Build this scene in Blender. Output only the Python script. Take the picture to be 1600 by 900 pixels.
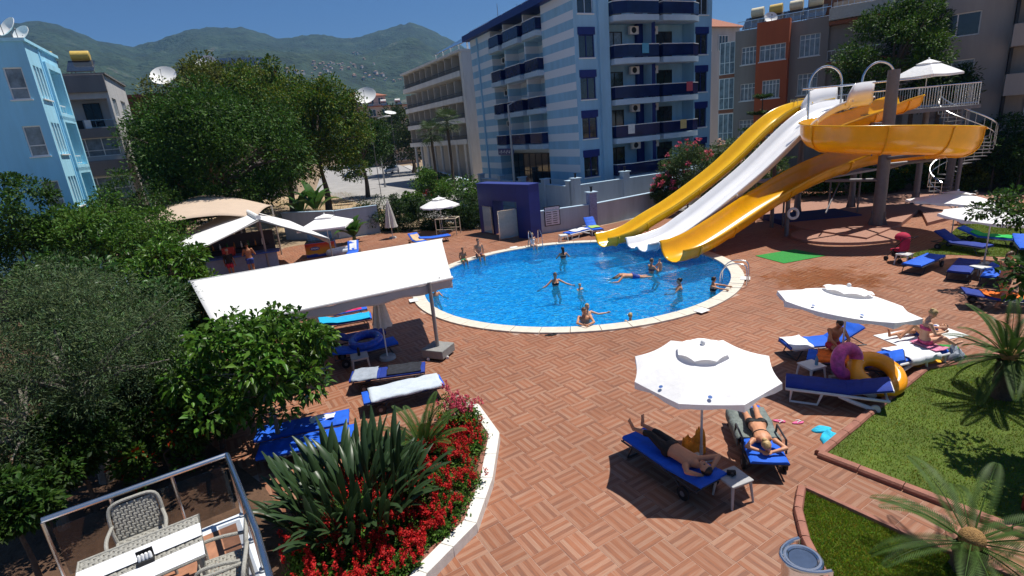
import bpy, math, random
import numpy as np
from mathutils import Vector, Matrix
for o in list(bpy.data.objects): bpy.data.objects.remove(o)
random.seed(11); rng = np.random.default_rng(11)
S = bpy.context.scene; COL = S.collection
R_ = math.radians
# ------------------------------------------------------------------ camera
HAZE = 0.00013
H = 6.2; F = 830.0
AX = np.array([[0.99600287, 0.08932125, 0.0], [-0.02520939, 0.28110475, 0.95934593], [-0.08568998, 0.95551129, -0.28223287]])
cd = bpy.data.cameras.new('camera'); cam = bpy.data.objects.new('camera', cd); COL.objects.link(cam)
cd.sensor_width = 36; cd.lens = 36 * F / 1600; cd.clip_start = 0.1; cd.clip_end = 9000
cam.matrix_world = Matrix(((AX[0][0], AX[0][1], -AX[0][2], 0), (AX[1][0], AX[1][1], -AX[1][2], 0), (AX[2][0], AX[2][1], -AX[2][2], H), (0, 0, 0, 1)))
S.camera = cam
# ------------------------------------------------------------------ light
SUN_AZ = R_(62); SUN_EL = R_(69)      # azimuth measured from +Y towards +X
sd = Vector((math.sin(SUN_AZ) * math.cos(SUN_EL), math.cos(SUN_AZ) * math.cos(SUN_EL), math.sin(SUN_EL)))
w = bpy.data.worlds.new('World'); S.world = w; w.use_nodes = True
nt = w.node_tree; bg = nt.nodes['Background']; sky = nt.nodes.new('ShaderNodeTexSky')
sky.sky_type = 'NISHITA'; sky.sun_disc = False; sky.sun_elevation = SUN_EL; sky.sun_rotation = SUN_AZ
sky.altitude = 0; sky.air_density = 1.0; sky.dust_density = 0.0; sky.ozone_density = 10.0
nt.links.new(sky.outputs[0], bg.inputs[0]); bg.inputs[1].default_value = 0.056
sl = bpy.data.lights.new('sun', 'SUN'); so = bpy.data.objects.new('sun', sl); COL.objects.link(so)
sl.energy = 5.0; sl.angle = R_(0.53); sl.color = (1.0, 0.95, 0.87)
so.rotation_euler = sd.to_track_quat('Z', 'Y').to_euler(); so.location = (20, 10, 60)
S.view_settings.view_transform = 'Standard'; S.view_settings.look = 'None'
S.view_settings.exposure = 0.33; S.view_settings.gamma = 1.0; S.view_settings.use_curve_mapping = False

# ------------------------------------------------------------------ layout helpers
def ray(px, py): return AX @ np.array([px - 800.0, 450.0 - py, F])
def G(px, py, z=0.0):
    r = ray(px, py); t = (z - H) / r[2]; return Vector((r[0] * t, r[1] * t, z))
def V(px, py, Y):
    r = ray(px, py); t = Y / r[1]; return Vector((r[0] * t, Y, H + r[2] * t))

# ------------------------------------------------------------------ mesh helpers
class MB:
    def __init__(s): s.v = []; s.f = []
    def add(s, vs, fs):
        o = len(s.v); s.v += [tuple(v) for v in vs]; s.f += [tuple(i + o for i in f) for f in fs]; return s
    def box(s, c, d, rz=0, M=None):
        x, y, z = d[0] / 2, d[1] / 2, d[2] / 2
        vs = [Vector((a, b, e)) for a in (-x, x) for b in (-y, y) for e in (-z, z)]
        if rz: vs = [Matrix.Rotation(rz, 3, 'Z') @ v for v in vs]
        if M: vs = [M @ v for v in vs]
        c = Vector(c); vs = [v + c for v in vs]
        return s.add(vs, [(0, 1, 3, 2), (4, 6, 7, 5), (0, 4, 5, 1), (2, 3, 7, 6), (0, 2, 6, 4), (1, 5, 7, 3)])
    def bb(s, a, b):
        return s.box([(p + q) / 2 for p, q in zip(a, b)], [abs(q - p) for p, q in zip(a, b)])
    def beam(s, a, b, w, h, up=(0, 0, 1)):
        a = Vector(a); b = Vector(b); d = (b - a).normalized(); u = Vector(up)
        x = d.cross(u)
        if x.length < 1e-4: x = d.cross(Vector((1, 0, 0)))
        x.normalize(); y = x.cross(d)
        vs = [p + x * i * w / 2 + y * j * h / 2 for p in (a, b) for i, j in ((-1, -1), (1, -1), (1, 1), (-1, 1))]
        return s.add(vs, [(3, 2, 1, 0), (4, 5, 6, 7), (0, 1, 5, 4), (1, 2, 6, 5), (2, 3, 7, 6), (3, 0, 4, 7)])
    def tube(s, pts, r, n=8, closed=False, sq=None):
        pts = [Vector(p) for p in pts]; k = len(pts)
        rs = r if isinstance(r, (list, tuple)) else [r] * k
        prev = None; vs = []
        for i, p in enumerate(pts):
            if closed: d = pts[(i + 1) % k] - pts[i - 1]
            else: d = pts[min(i + 1, k - 1)] - pts[max(i - 1, 0)]
            if d.length < 1e-7: d = Vector((0, 0, 1))
            d.normalize()
            if prev is None:
                x = d.cross(Vector((0, 0, 1)))
                if x.length < 1e-3: x = d.cross(Vector((1, 0, 0)))
            else: x = prev - d * prev.dot(d)
            x.normalize(); prev = x; y = d.cross(x)
            for j in range(n):
                a = 2 * math.pi * j / n; vs.append(p + x * math.cos(a) * rs[i] + y * math.sin(a) * rs[i])
        fs = []
        for i in range(k if closed else k - 1):
            o, q = i * n, ((i + 1) % k) * n
            fs += [(o + j, o + (j + 1) % n, q + (j + 1) % n, q + j) for j in range(n)]
        if not closed: fs += [tuple(range(n - 1, -1, -1)), tuple(range((k - 1) * n, k * n))]
        return s.add(vs, fs)
    def cyl(s, a, b, r0, r1=None, n=12): return s.tube([a, b], [r0, r0 if r1 is None else r1], n)
    def lathe(s, prof, n=24, c=(0, 0, 0), closed=False):
        vs = [(c[0] + r * math.cos(2 * math.pi * j / n), c[1] + r * math.sin(2 * math.pi * j / n), c[2] + z) for r, z in prof for j in range(n)]
        k = len(prof); fs = []
        for i in range(k if closed else k - 1):
            q = ((i + 1) % k) * n
            fs += [(i * n + j, i * n + (j + 1) % n, q + (j + 1) % n, q + j) for j in range(n)]
        return s.add(vs, fs)
    def ell(s, c, r, n=12, m=8, M=None):
        vs = []; c = Vector(c)
        for i in range(m + 1):
            t = math.pi * i / m
            for j in range(n):
                a = 2 * math.pi * j / n
                v = Vector((r[0] * math.sin(t) * math.cos(a), r[1] * math.sin(t) * math.sin(a), r[2] * math.cos(t)))
                vs.append(c + (M @ v if M else v))
        fs = [(i * n + j, (i + 1) * n + j, (i + 1) * n + (j + 1) % n, i * n + (j + 1) % n) for i in range(m) for j in range(n)]
        return s.add(vs, fs)
    def torus(s, c, R, r, n=32, m=12, M=None):
        vs = []; c = Vector(c)
        for i in range(n):
            a = 2 * math.pi * i / n
            for j in range(m):
                b = 2 * math.pi * j / m
                v = Vector(((R + r * math.cos(b)) * math.cos(a), (R + r * math.cos(b)) * math.sin(a), r * math.sin(b)))
                vs.append(c + (M @ v if M else v))
        return s.add(vs, [(i * m + j, ((i + 1) % n) * m + j, ((i + 1) % n) * m + (j + 1) % m, i * m + (j + 1) % m) for i in range(n) for j in range(m)])
    def prism(s, poly, z0, z1):
        n = len(poly); vs = [(p[0], p[1], z0) for p in poly] + [(p[0], p[1], z1) for p in poly]
        area = sum(poly[i][0] * poly[(i + 1) % n][1] - poly[(i + 1) % n][0] * poly[i][1] for i in range(n))
        if area < 0: vs = vs[:n][::-1] + vs[n:][::-1]
        return s.add(vs, [tuple(range(n - 1, -1, -1)), tuple(range(n, 2 * n))] + [(i, (i + 1) % n, n + (i + 1) % n, n + i) for i in range(n)])
    def mesh(s, name, mat=None, sharp=35):
        me = bpy.data.meshes.new(name); me.from_pydata(s.v, [], s.f); me.update()
        if mat: me.materials.append(mat)
        if len(me.polygons):
            me.polygons.foreach_set('use_smooth', [True] * len(me.polygons)); me.set_sharp_from_angle(angle=R_(sharp))
        return me
    def build(s, name, mat, parent=None, loc=None, rz=0, bevel=0, sharp=35, sub=0, solid=0):
        return put(name, s.mesh(name, mat, sharp), parent, loc, rz, bevel, sub, solid)
def put(name, me, parent=None, loc=None, rz=0, bevel=0, sub=0, solid=0):
    o = bpy.data.objects.new(name, me); COL.objects.link(o)
    if parent is not None: o.parent = parent
    if loc is not None: o.location = loc
    if rz: o.rotation_euler = (0, 0, rz)
    if solid: m = o.modifiers.new('solid', 'SOLIDIFY'); m.thickness = solid; m.offset = 0
    if sub: m = o.modifiers.new('sub', 'SUBSURF'); m.levels = m.render_levels = sub
    if bevel: m = o.modifiers.new('bevel', 'BEVEL'); m.width = bevel; m.segments = 2; m.limit_method = 'ANGLE'
    return o
def tag(o, label, cat, group=None, kind=None):
    o['label'] = label; o['category'] = cat
    if group: o['group'] = group
    if kind: o['kind'] = kind
    return o
def struct(o): o['kind'] = 'structure'; return o
def stuff(o): o['kind'] = 'stuff'; return o
def thing(name, label, cat, loc=(0, 0, 0), rz=0, group=None):
    o = bpy.data.objects.new(name, None); COL.objects.link(o); o.empty_display_size = .2
    o.location = loc; o.rotation_euler = (0, 0, rz); return tag(o, label, cat, group)
def copy_tree(o, parent=None):
    c = o.copy(); COL.objects.link(c); c.parent = parent
    for ch in o.children: copy_tree(ch, c)
    return c
def copy_thing(o, label, loc, rz=0, sc=1):
    c = copy_tree(o); c.location = loc; c.rotation_euler = (0, 0, rz); c.scale = (sc, sc, sc); c['label'] = label; return c

# ------------------------------------------------------------------ materials
MATS = {}
def mat(name, col=(.5, .5, .5), rough=.6, metal=0, var=.15, scale=6, bump=0, bscale=40, spec=.4, trans=0, alpha=1, attr=False, coat=0, sub=0):
    if name in MATS: return MATS[name]
    m = bpy.data.materials.new(name); m.use_nodes = True; MATS[name] = m
    nt = m.node_tree; b = nt.nodes['Principled BSDF']
    b.inputs['Roughness'].default_value = rough; b.inputs['Metallic'].default_value = metal
    b.inputs['Specular IOR Level'].default_value = spec
    if trans: b.inputs['Transmission Weight'].default_value = trans
    if alpha < 1: b.inputs['Alpha'].default_value = alpha
    if coat: b.inputs['Coat Weight'].default_value = coat; b.inputs['Coat Roughness'].default_value = .08
    tc = nt.nodes.new('ShaderNodeTexCoord'); ns = nt.nodes.new('ShaderNodeTexNoise')
    ns.inputs['Scale'].default_value = scale; ns.inputs['Detail'].default_value = 6; ns.inputs['Roughness'].default_value = .65
    if 'render' in name:      # rain streaked walls: noise stretched down the facade
        mp = nt.nodes.new('ShaderNodeMapping'); mp.inputs['Scale'].default_value = (1, 1, .16); nt.links.new(tc.outputs['Object'], mp.inputs[0]); nt.links.new(mp.outputs[0], ns.inputs['Vector']); var = max(var, .13)
    else: nt.links.new(tc.outputs['Object'], ns.inputs['Vector'])
    mx = nt.nodes.new('ShaderNodeMix'); mx.data_type = 'RGBA'
    lo = [max(0, c * (1 - var)) for c in col]; hi = [min(1, c * (1 + var)) for c in col]
    mx.inputs['A'].default_value = (*lo, 1); mx.inputs['B'].default_value = (*hi, 1)
    rp = nt.nodes.new('ShaderNodeMapRange'); rp.inputs['From Min'].default_value = .3; rp.inputs['From Max'].default_value = .7
    nt.links.new(ns.outputs['Fac'], rp.inputs['Value']); nt.links.new(rp.outputs[0], mx.inputs['Factor'])
    out = mx.outputs['Result']
    if attr:
        at = nt.nodes.new('ShaderNodeAttribute'); at.attribute_name = 'Col'
        m2 = nt.nodes.new('ShaderNodeMix'); m2.data_type = 'RGBA'; m2.blend_type = 'MULTIPLY'; m2.inputs['Factor'].default_value = 1
        nt.links.new(out, m2.inputs['A']); nt.links.new(at.outputs['Color'], m2.inputs['B']); out = m2.outputs['Result']
    nt.links.new(out, b.inputs['Base Color'])
    if bump:
        n2 = nt.nodes.new('ShaderNodeTexNoise'); n2.inputs['Scale'].default_value = bscale; n2.inputs['Detail'].default_value = 5
        nt.links.new(tc.outputs['Object'], n2.inputs['Vector'])
        bp = nt.nodes.new('ShaderNodeBump'); bp.inputs['Strength'].default_value = bump; bp.inputs['Distance'].default_value = .05
        nt.links.new(n2.outputs['Fac'], bp.inputs['Height']); nt.links.new(bp.outputs[0], b.inputs['Normal'])
    if sub:   # thin translucent sheet: leaves, parasol cloth
        tr = nt.nodes.new('ShaderNodeBsdfTranslucent'); ms = nt.nodes.new('ShaderNodeMixShader'); ms.inputs[0].default_value = sub
        nt.links.new(out, tr.inputs[0]); nt.links.new(b.outputs[0], ms.inputs[1]); nt.links.new(tr.outputs[0], ms.inputs[2])
        nt.links.new(ms.outputs[0], nt.nodes['Material Output'].inputs[0])
    return m
def nodes_of(m): return m.node_tree.nodes, m.node_tree.links, m.node_tree.nodes['Principled BSDF']
WHITE = mat('white_paint', (.78, .78, .76), .5, var=.05)
STEEL = mat('brushed_steel', (.62, .63, .65), .25, 1, var=.08, scale=30)
DARK = mat('dark_metal', (.03, .032, .036), .4, .6, var=.2)
GREYM = mat('grey_painted_steel', (.16, .155, .165), .45, .2, var=.12)
BLACK = mat('black_rubber', (.012, .012, .013), .7, var=.2)
GLASS = mat('window_glass', (.02, .028, .035), .06, var=.5, scale=.8, spec=.8)
CURT = mat('curtained_glass', (.17, .21, .24), .12, var=.5, scale=2.5, spec=.6)
# ================================================================== THE SETTING
def inpoly(p, poly):
    x, y = p[0], p[1]; c = False; n = len(poly)
    for i in range(n):
        x1, y1 = poly[i][:2]; x2, y2 = poly[i - 1][:2]
        if (y1 > y) != (y2 > y) and x < (x2 - x1) * (y - y1) / (y2 - y1) + x1: c = not c
    return c
POOL = Vector((2.66, 22.27, 0)); PR = 6.88; PIN = 6.42
def project(x, y, z):
    c = AX.T @ np.array([x, y, z - H])
    return (800 + F * c[0] / c[2], 450 - F * c[1] / c[2]) if c[2] > .1 else (-9999, -9999)
# ground: one sheet with the pool cut out
earth = mat('dry_earth', (.26, .19, .12), .95, var=.35, scale=.35, bump=.4, bscale=9)
mb = MB(); n = 96; rings = [6.6, 12, 30, 80, 250, 800, 2690]
for r in rings:
    for j in range(n):
        a = 2 * math.pi * j / n; mb.v.append((POOL.x + r * math.cos(a), POOL.y + r * math.sin(a), -.05))
for i in range(len(rings) - 1):
    mb.f += [(i * n + j, (i + 1) * n + j, (i + 1) * n + (j + 1) % n, i * n + (j + 1) % n) for j in range(n)]
struct(mb.build('ground', earth))
# deck base (grout bed) and its tiles
DECK = [(-21, 31), (-14, 36), (-8.5, 38), (-2.2, 36), (1.2, 32.2), (6, 33.4), (11, 35.2), (20, 39), (36, 44), (44, 30), (40, 4), (6, 1.5), (-2, 1.5), (-3.4, 7), (-7, 10.5), (-9.5, 13), (-13, 18), (-19, 26)]
grout = mat('deck_grout', (.40, .27, .21), .9, var=.2, scale=3)
LAWN1 = [(5.36, 8.38), (9.5, 11.2), (12.2, 11.6), (17, 12.2), (15, 7), (8.6, 4.6), (6.95, 6.25)]
LAWN2 = [(4.55, 7.5), (4.22, 7.0), (4.0, 6.4), (3.9, 5.8), (3.9, 5.2), (4.6, 4.6), (6.4, 4.4), (6.3, 5.35), (5.56, 6.15)]
LAWN3 = [G(1398, 404)[:2], G(1460, 388)[:2], G(1500, 352)[:2], G(1640, 336)[:2], G(1660, 425)[:2], G(1575, 402)[:2], G(1480, 398)[:2]]
PLANT = [(-1.12, 11.05), (-.66, 9.81), (-.79, 8.35), (-1.03, 7.24), (-1.71, 6.3), (-2.1, 5.2), (-2.0, 4.2), (-2.9, 5.3), (-4.1, 7.0), (-4.0, 8.6), (-2.9, 9.6), (-2.0, 10.6)]
SOILP = [(-9.5, 13.2), (-13, 18.2), (-19, 26.2), (-30, 27), (-32, 6), (-6.5, 2), (-2.2, 2), (-3.2, 6.6), (-5.2, 9.0), (-7.0, 10.6)]
mb = MB(); rr = []
for j in range(n):   # ring from the pool edge out to the deck outline
    a = 2 * math.pi * j / n; d = Vector((math.cos(a), math.sin(a))); lo, hi = 6.5, 60
    for _ in range(40):
        m_ = (lo + hi) / 2
        if inpoly((POOL.x + d.x * m_, POOL.y + d.y * m_), DECK): lo = m_
        else: hi = m_
    rr.append(lo)
for k in range(2):
    for j in range(n):
        a = 2 * math.pi * j / n; r = 6.6 if k == 0 else rr[j]
        mb.v.append((POOL.x + r * math.cos(a), POOL.y + r * math.sin(a), -.004))
mb.f += [(j, n + j, n + (j + 1) % n, (j + 1) % n) for j in range(n)]
deck = struct(mb.build('pool_deck', grout))
def tile_material():
    m = mat('wood_look_tile', (.36, .15, .10), .5, attr=True); N, L, b = nodes_of(m)
    for x in list(N):
        if x.type in ('TEX_NOISE', 'MIX', 'MAP_RANGE', 'TEX_COORD'): N.remove(x)
    uv = N.new('ShaderNodeUVMap'); uv.uv_map = 'UVMap'
    at = [x for x in N if x.type == 'ATTRIBUTE'][0]
    geo = N.new('ShaderNodeNewGeometry')
    # strips across u (5 per tile), random tone per strip and tile, grain along v
    mp = N.new('ShaderNodeMapping'); mp.inputs['Scale'].default_value = (26, 1.6, 1); L.new(uv.outputs[0], mp.inputs[0])
    ad = N.new('ShaderNodeVectorMath'); ad.operation = 'ADD'; L.new(mp.outputs[0], ad.inputs[0])
    sc = N.new('ShaderNodeVectorMath'); sc.operation = 'SCALE'; sc.inputs['Scale'].default_value = 37; L.new(at.outputs['Vector'], sc.inputs[0]); L.new(sc.outputs[0], ad.inputs[1])
    gr = N.new('ShaderNodeTexNoise'); gr.inputs['Scale'].default_value = 1; gr.inputs['Detail'].default_value = 5; L.new(ad.outputs[0], gr.inputs['Vector'])
    sx = N.new('ShaderNodeSeparateXYZ'); L.new(uv.outputs[0], sx.inputs[0])
    m5 = N.new('ShaderNodeMath'); m5.operation = 'MULTIPLY'; m5.inputs[1].default_value = 6; L.new(sx.outputs[0], m5.inputs[0])
    fl = N.new('ShaderNodeMath'); fl.operation = 'FLOOR'; L.new(m5.outputs[0], fl.inputs[0])
    fr = N.new('ShaderNodeMath'); fr.operation = 'FRACT'; L.new(m5.outputs[0], fr.inputs[0])
    cb = N.new('ShaderNodeCombineXYZ'); L.new(fl.outputs[0], cb.inputs[0]); sa = N.new('ShaderNodeSeparateXYZ'); L.new(at.outputs['Vector'], sa.inputs[0])
    L.new(sa.outputs[0], cb.inputs[1]); wn = N.new('ShaderNodeTexWhiteNoise'); L.new(cb.outputs[0], wn.inputs['Vector'])
    # alternate strips orange / greyish beige
    md = N.new('ShaderNodeMath'); md.operation = 'MODULO'; md.inputs[1].default_value = 2; L.new(fl.outputs[0], md.inputs[0])
    s1 = N.new('ShaderNodeMath'); s1.operation = 'MULTIPLY_ADD'; s1.inputs[1].default_value = .42; L.new(md.outputs[0], s1.inputs[0])
    s2 = N.new('ShaderNodeMath'); s2.operation = 'MULTIPLY'; s2.inputs[1].default_value = .28; L.new(wn.outputs['Value'], s2.inputs[0]); L.new(s2.outputs[0], s1.inputs[2])
    s3 = N.new('ShaderNodeMath'); s3.operation = 'MULTIPLY_ADD'; s3.inputs[1].default_value = 1.0; L.new(gr.outputs['Fac'], s3.inputs[0])
    s4 = N.new('ShaderNodeMath'); s4.operation = 'SUBTRACT'; s4.inputs[1].default_value = .42; L.new(s1.outputs[0], s4.inputs[0]); L.new(s4.outputs[0], s3.inputs[2])
    cr = N.new('ShaderNodeValToRGB'); e = cr.color_ramp.elements
    e[0].position = .0; e[0].color = (.18, .082, .052, 1); e[1].position = 1; e[1].color = (.33, .205, .138, 1)
    x = e.new(.35); x.color = (.285, .108, .052, 1); x = e.new(.62); x.color = (.305, .15, .092, 1)
    L.new(s3.outputs[0], cr.inputs[0])
    # large weathering / damp patches over the deck in world space
    n2 = N.new('ShaderNodeTexNoise'); n2.inputs['Scale'].default_value = .22; n2.inputs['Detail'].default_value = 6; L.new(geo.outputs['Position'], n2.inputs['Vector'])
    mr = N.new('ShaderNodeMapRange'); mr.inputs['From Min'].default_value = .35; mr.inputs['From Max'].default_value = .68; mr.inputs['To Min'].default_value = .86; mr.inputs['To Max'].default_value = 1.1; L.new(n2.outputs['Fac'], mr.inputs['Value'])
    tv = N.new('ShaderNodeMapRange'); tv.inputs['To Min'].default_value = .92; tv.inputs['To Max'].default_value = 1.07; L.new(sa.outputs[1], tv.inputs['Value'])
    mu = N.new('ShaderNodeMath'); mu.operation = 'MULTIPLY'; L.new(mr.outputs[0], mu.inputs[0]); L.new(tv.outputs[0], mu.inputs[1])
    vm = N.new('ShaderNodeVectorMath'); vm.operation = 'SCALE'; L.new(cr.outputs[0], vm.inputs[0]); L.new(mu.outputs[0], vm.inputs['Scale'])
    # splashed water on the walk from the slide steps: darker, shinier, its own ragged shape
    n3 = N.new('ShaderNodeTexNoise'); n3.inputs['Scale'].default_value = .9; n3.inputs['Detail'].default_value = 8; n3.inputs['Roughness'].default_value = .7; L.new(geo.outputs['Position'], n3.inputs['Vector'])
    ds = N.new('ShaderNodeVectorMath'); ds.operation = 'DISTANCE'; ds.inputs[1].default_value = (11.4, 18.6, 0); L.new(geo.outputs['Position'], ds.inputs[0])
    dm = N.new('ShaderNodeMapRange'); dm.inputs['From Min'].default_value = 0; dm.inputs['From Max'].default_value = 5.0; dm.inputs['To Min'].default_value = .26; dm.inputs['To Max'].default_value = -.25; L.new(ds.outputs['Value'], dm.inputs['Value'])
    wa = N.new('ShaderNodeMath'); wa.operation = 'ADD'; L.new(n3.outputs['Fac'], wa.inputs[0]); L.new(dm.outputs[0], wa.inputs[1])
    wm = N.new('ShaderNodeMapRange'); wm.inputs['From Min'].default_value = .54; wm.inputs['From Max'].default_value = .66; L.new(wa.outputs[0], wm.inputs['Value'])
    wx = N.new('ShaderNodeMix'); wx.data_type = 'RGBA'; wx.blend_type = 'MULTIPLY'; wx.inputs['B'].default_value = (.90, .78, .64, 1)
    L.new(wm.outputs[0], wx.inputs['Factor']); L.new(vm.outputs[0], wx.inputs['A']); L.new(wx.outputs['Result'], b.inputs['Base Color'])
    rg = N.new('ShaderNodeMapRange'); rg.inputs['To Min'].default_value = .55; rg.inputs['To Max'].default_value = .22; L.new(wm.outputs[0], rg.inputs['Value']); L.new(rg.outputs[0], b.inputs['Roughness'])
    b.inputs['Specular IOR Level'].default_value = .3
    return m
TILEM = tile_material()
TS = .465; TA = R_(30)
def tile_block(cx, cy, rot, rnd, s=TS, gap=.004):
    """verts, faces, uvs, colours of one tile: bevelled slab, strips run along local y"""
    h = s / 2 - gap / 2; c, sn = math.cos(rot), math.sin(rot); b = .003
    lo = [(-h, -h), (h, -h), (h, h), (-h, h)]; hi = [(x * (h - b) / h, y * (h - b) / h) for x, y in lo]
    dz = (rnd - .5) * .0012
    P = [(x, y, -.006) for x, y in lo] + [(x, y, dz) for x, y in hi]
    vs = [(cx + x * c - y * sn, cy + x * sn + y * c, z) for x, y, z in P]
    uv = [(x / s + .5, y / s + .5) for x, y, z in P]
    fs = [(4, 5, 6, 7)] + [(i, (i + 1) % 4, 4 + (i + 1) % 4, 4 + i) for i in range(4)]
    return vs, fs, uv
def finish_tiles(name, vs, fs, uv, col):
    me = bpy.data.meshes.new(name); me.from_pydata(vs, [], fs); me.update()
    ul = me.uv_layers.new(name='UVMap'); li = np.zeros(len(me.loops), np.int32); me.loops.foreach_get('vertex_index', li)
    ul.data.foreach_set('uv', np.array(uv, np.float32)[li].ravel())
    ca = me.color_attributes.new('Col', 'FLOAT_COLOR', 'POINT'); ca.data.foreach_set('color', np.array(col, np.float32).ravel())
    me.materials.append(TILEM); return me
tiles = []
ca_, sa_ = math.cos(TA), math.sin(TA)
for i in range(-110, 130):
    for j in range(-110, 130):
        x = i * TS * ca_ - j * TS * sa_; y = 6.9 + i * TS * sa_ + j * TS * ca_
        if not inpoly((x, y), DECK) or math.hypot(x - POOL.x, y - POOL.y) < 6.74: continue
        cs = [(x + TS * .5 * (a * ca_ - b * sa_), y + TS * .5 * (a * sa_ + b * ca_)) for a in (-1, 1) for b in (-1, 1)]
        if any(all(inpoly(c, p) for c in cs) for p in (LAWN1, LAWN2, LAWN3, PLANT)): continue
        px, py = project(x, y, 0)
        if not (-40 < px < 1640 and 200 < py < 960): continue
        tiles.append((math.hypot(x, y), x, y, (i + j) % 2, px, py))
tiles.sort()
protos = []
for k in range(16):
    r = [random.random() for _ in range(3)]; vs, fs, uv = tile_block(0, 0, 0, r[1]); protos.append(finish_tiles('tile', vs, fs, uv, [(*r, 1)] * 8))
near = [t for t in tiles if 0 <= t[4] <= 1600 and t[5] <= 905 and t[4] > 560][:300]; ns_ = set(near)
for t in near:
    o = put('tile', random.choice(protos), deck, (t[1], t[2], 0), TA + (math.pi / 2 if t[3] else 0) + (math.pi if random.random() < .5 else 0))
vs, fs, uv, col = [], [], [], []
for t in tiles:
    if t in ns_: continue
    r = [random.random() for _ in range(3)]; a, f_, u_ = tile_block(t[1], t[2], TA + (math.pi / 2 if t[3] else 0) + (math.pi if random.random() < .5 else 0), r[1])
    o = len(vs); vs += a; fs += [tuple(q + o for q in f) for f in f_]; uv += u_; col += [(*r, 1)] * 8
stuff(put('tile_field', finish_tiles('tile_field', vs, fs, uv, col), deck))
# ---- pool
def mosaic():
    m = mat('blue_mosaic_caustic_flecks', (.03, .3, .7), .3); N, L, b = nodes_of(m)
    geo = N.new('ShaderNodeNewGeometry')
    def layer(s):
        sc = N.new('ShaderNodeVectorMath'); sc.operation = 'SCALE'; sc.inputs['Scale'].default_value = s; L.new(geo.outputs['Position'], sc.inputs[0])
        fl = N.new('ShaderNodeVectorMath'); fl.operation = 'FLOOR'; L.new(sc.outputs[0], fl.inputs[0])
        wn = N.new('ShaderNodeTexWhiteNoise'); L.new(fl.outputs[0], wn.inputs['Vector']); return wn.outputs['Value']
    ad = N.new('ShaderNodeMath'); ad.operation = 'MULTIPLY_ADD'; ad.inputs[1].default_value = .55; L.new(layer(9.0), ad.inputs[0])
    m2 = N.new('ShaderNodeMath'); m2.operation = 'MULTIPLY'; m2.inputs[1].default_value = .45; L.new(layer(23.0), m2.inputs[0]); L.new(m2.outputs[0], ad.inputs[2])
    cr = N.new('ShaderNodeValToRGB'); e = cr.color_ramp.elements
    e[0].position = .12; e[0].color = (.01, .30, .62, 1); e[1].position = .86; e[1].color = (.75, .98, 1, 1); x = e.new(.62); x.color = (.06, .58, .90, 1)  # random tile tones; the pale ones paint in caustic light flecks
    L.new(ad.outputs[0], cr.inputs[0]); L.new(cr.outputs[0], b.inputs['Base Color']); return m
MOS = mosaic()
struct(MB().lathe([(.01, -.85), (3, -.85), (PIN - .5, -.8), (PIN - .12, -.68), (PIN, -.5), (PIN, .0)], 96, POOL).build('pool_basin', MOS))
def water_mat():
    m = bpy.data.materials.new('pool_water'); m.use_nodes = True; N, L = m.node_tree.nodes, m.node_tree.links
    N.clear(); out = N.new('ShaderNodeOutputMaterial'); tr = N.new('ShaderNodeBsdfTransparent'); gl = N.new('ShaderNodeBsdfGlossy'); mx = N.new('ShaderNodeMixShader')
    tr.inputs[0].default_value = (.36, .80, .97, 1); gl.inputs['Roughness'].default_value = .03
    fz = N.new('ShaderNodeFresnel'); fz.inputs[0].default_value = 1.33
    tc = N.new('ShaderNodeTexCoord'); n1 = N.new('ShaderNodeTexNoise'); n1.inputs['Scale'].default_value = 3.2; n1.inputs['Detail'].default_value = 4; n1.inputs['Distortion'].default_value = 1.2
    L.new(tc.outputs['Object'], n1.inputs['Vector']); bp = N.new('ShaderNodeBump'); bp.inputs['Strength'].default_value = .9; bp.inputs['Distance'].default_value = .09
    L.new(n1.outputs['Fac'], bp.inputs['Height']); L.new(bp.outputs[0], gl.inputs['Normal']); L.new(bp.outputs[0], fz.inputs['Normal'])
    df = N.new('ShaderNodeBsdfTranslucent'); df.inputs[0].default_value = (.02, .52, .97, 1); d2 = N.new('ShaderNodeBsdfDiffuse'); d2.inputs[0].default_value = (.02, .52, .97, 1); ma = N.new('ShaderNodeMixShader'); ma.inputs[0].default_value = .5; L.new(df.outputs[0], ma.inputs[1]); L.new(d2.outputs[0], ma.inputs[2]); n5 = N.new('ShaderNodeTexNoise'); n5.inputs['Scale'].default_value = 6.5; n5.inputs['Detail'].default_value = 3; n5.inputs['Distortion'].default_value = 1.5; L.new(tc.outputs['Object'], n5.inputs['Vector']); b5 = N.new('ShaderNodeBump'); b5.inputs['Strength'].default_value = 1; b5.inputs['Distance'].default_value = .4; L.new(n5.outputs['Fac'], b5.inputs['Height']); L.new(b5.outputs[0], d2.inputs['Normal']); L.new(b5.outputs[0], df.inputs['Normal'])
    mt = N.new('ShaderNodeMixShader'); mt.inputs[0].default_value = .38; L.new(tr.outputs[0], mt.inputs[1]); L.new(ma.outputs[0], mt.inputs[2])
    L.new(fz.outputs[0], mx.inputs[0]); L.new(mt.outputs[0], mx.inputs[1]); L.new(gl.outputs[0], mx.inputs[2]); L.new(mx.outputs[0], out.inputs[0]); return m
mb = MB(); nr, na = 70, 160
mb.v.append((0, 0, 0))
for i in range(1, nr + 1):
    for j in range(na):
        a = 2 * math.pi * j / na; r = (PIN - .004) * i / nr; x, y = r * math.cos(a), r * math.sin(a)
        zz = .012 * math.sin(x * 5.1 + 1.7 * math.sin(y * 3.3)) + .010 * math.sin(y * 6.7 + 1.3 * math.sin(x * 4.1 + 1)) + .006 * math.sin((x + y) * 11)
        mb.v.append((x, y, zz))
mb.f += [(0, 1 + j, 1 + (j + 1) % na) for j in range(na)]
for i in range(nr - 1):
    mb.f += [(1 + i * na + j, 1 + (i + 1) * na + j, 1 + (i + 1) * na + (j + 1) % na, 1 + i * na + (j + 1) % na) for j in range(na)]
WZ = -.07
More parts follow.
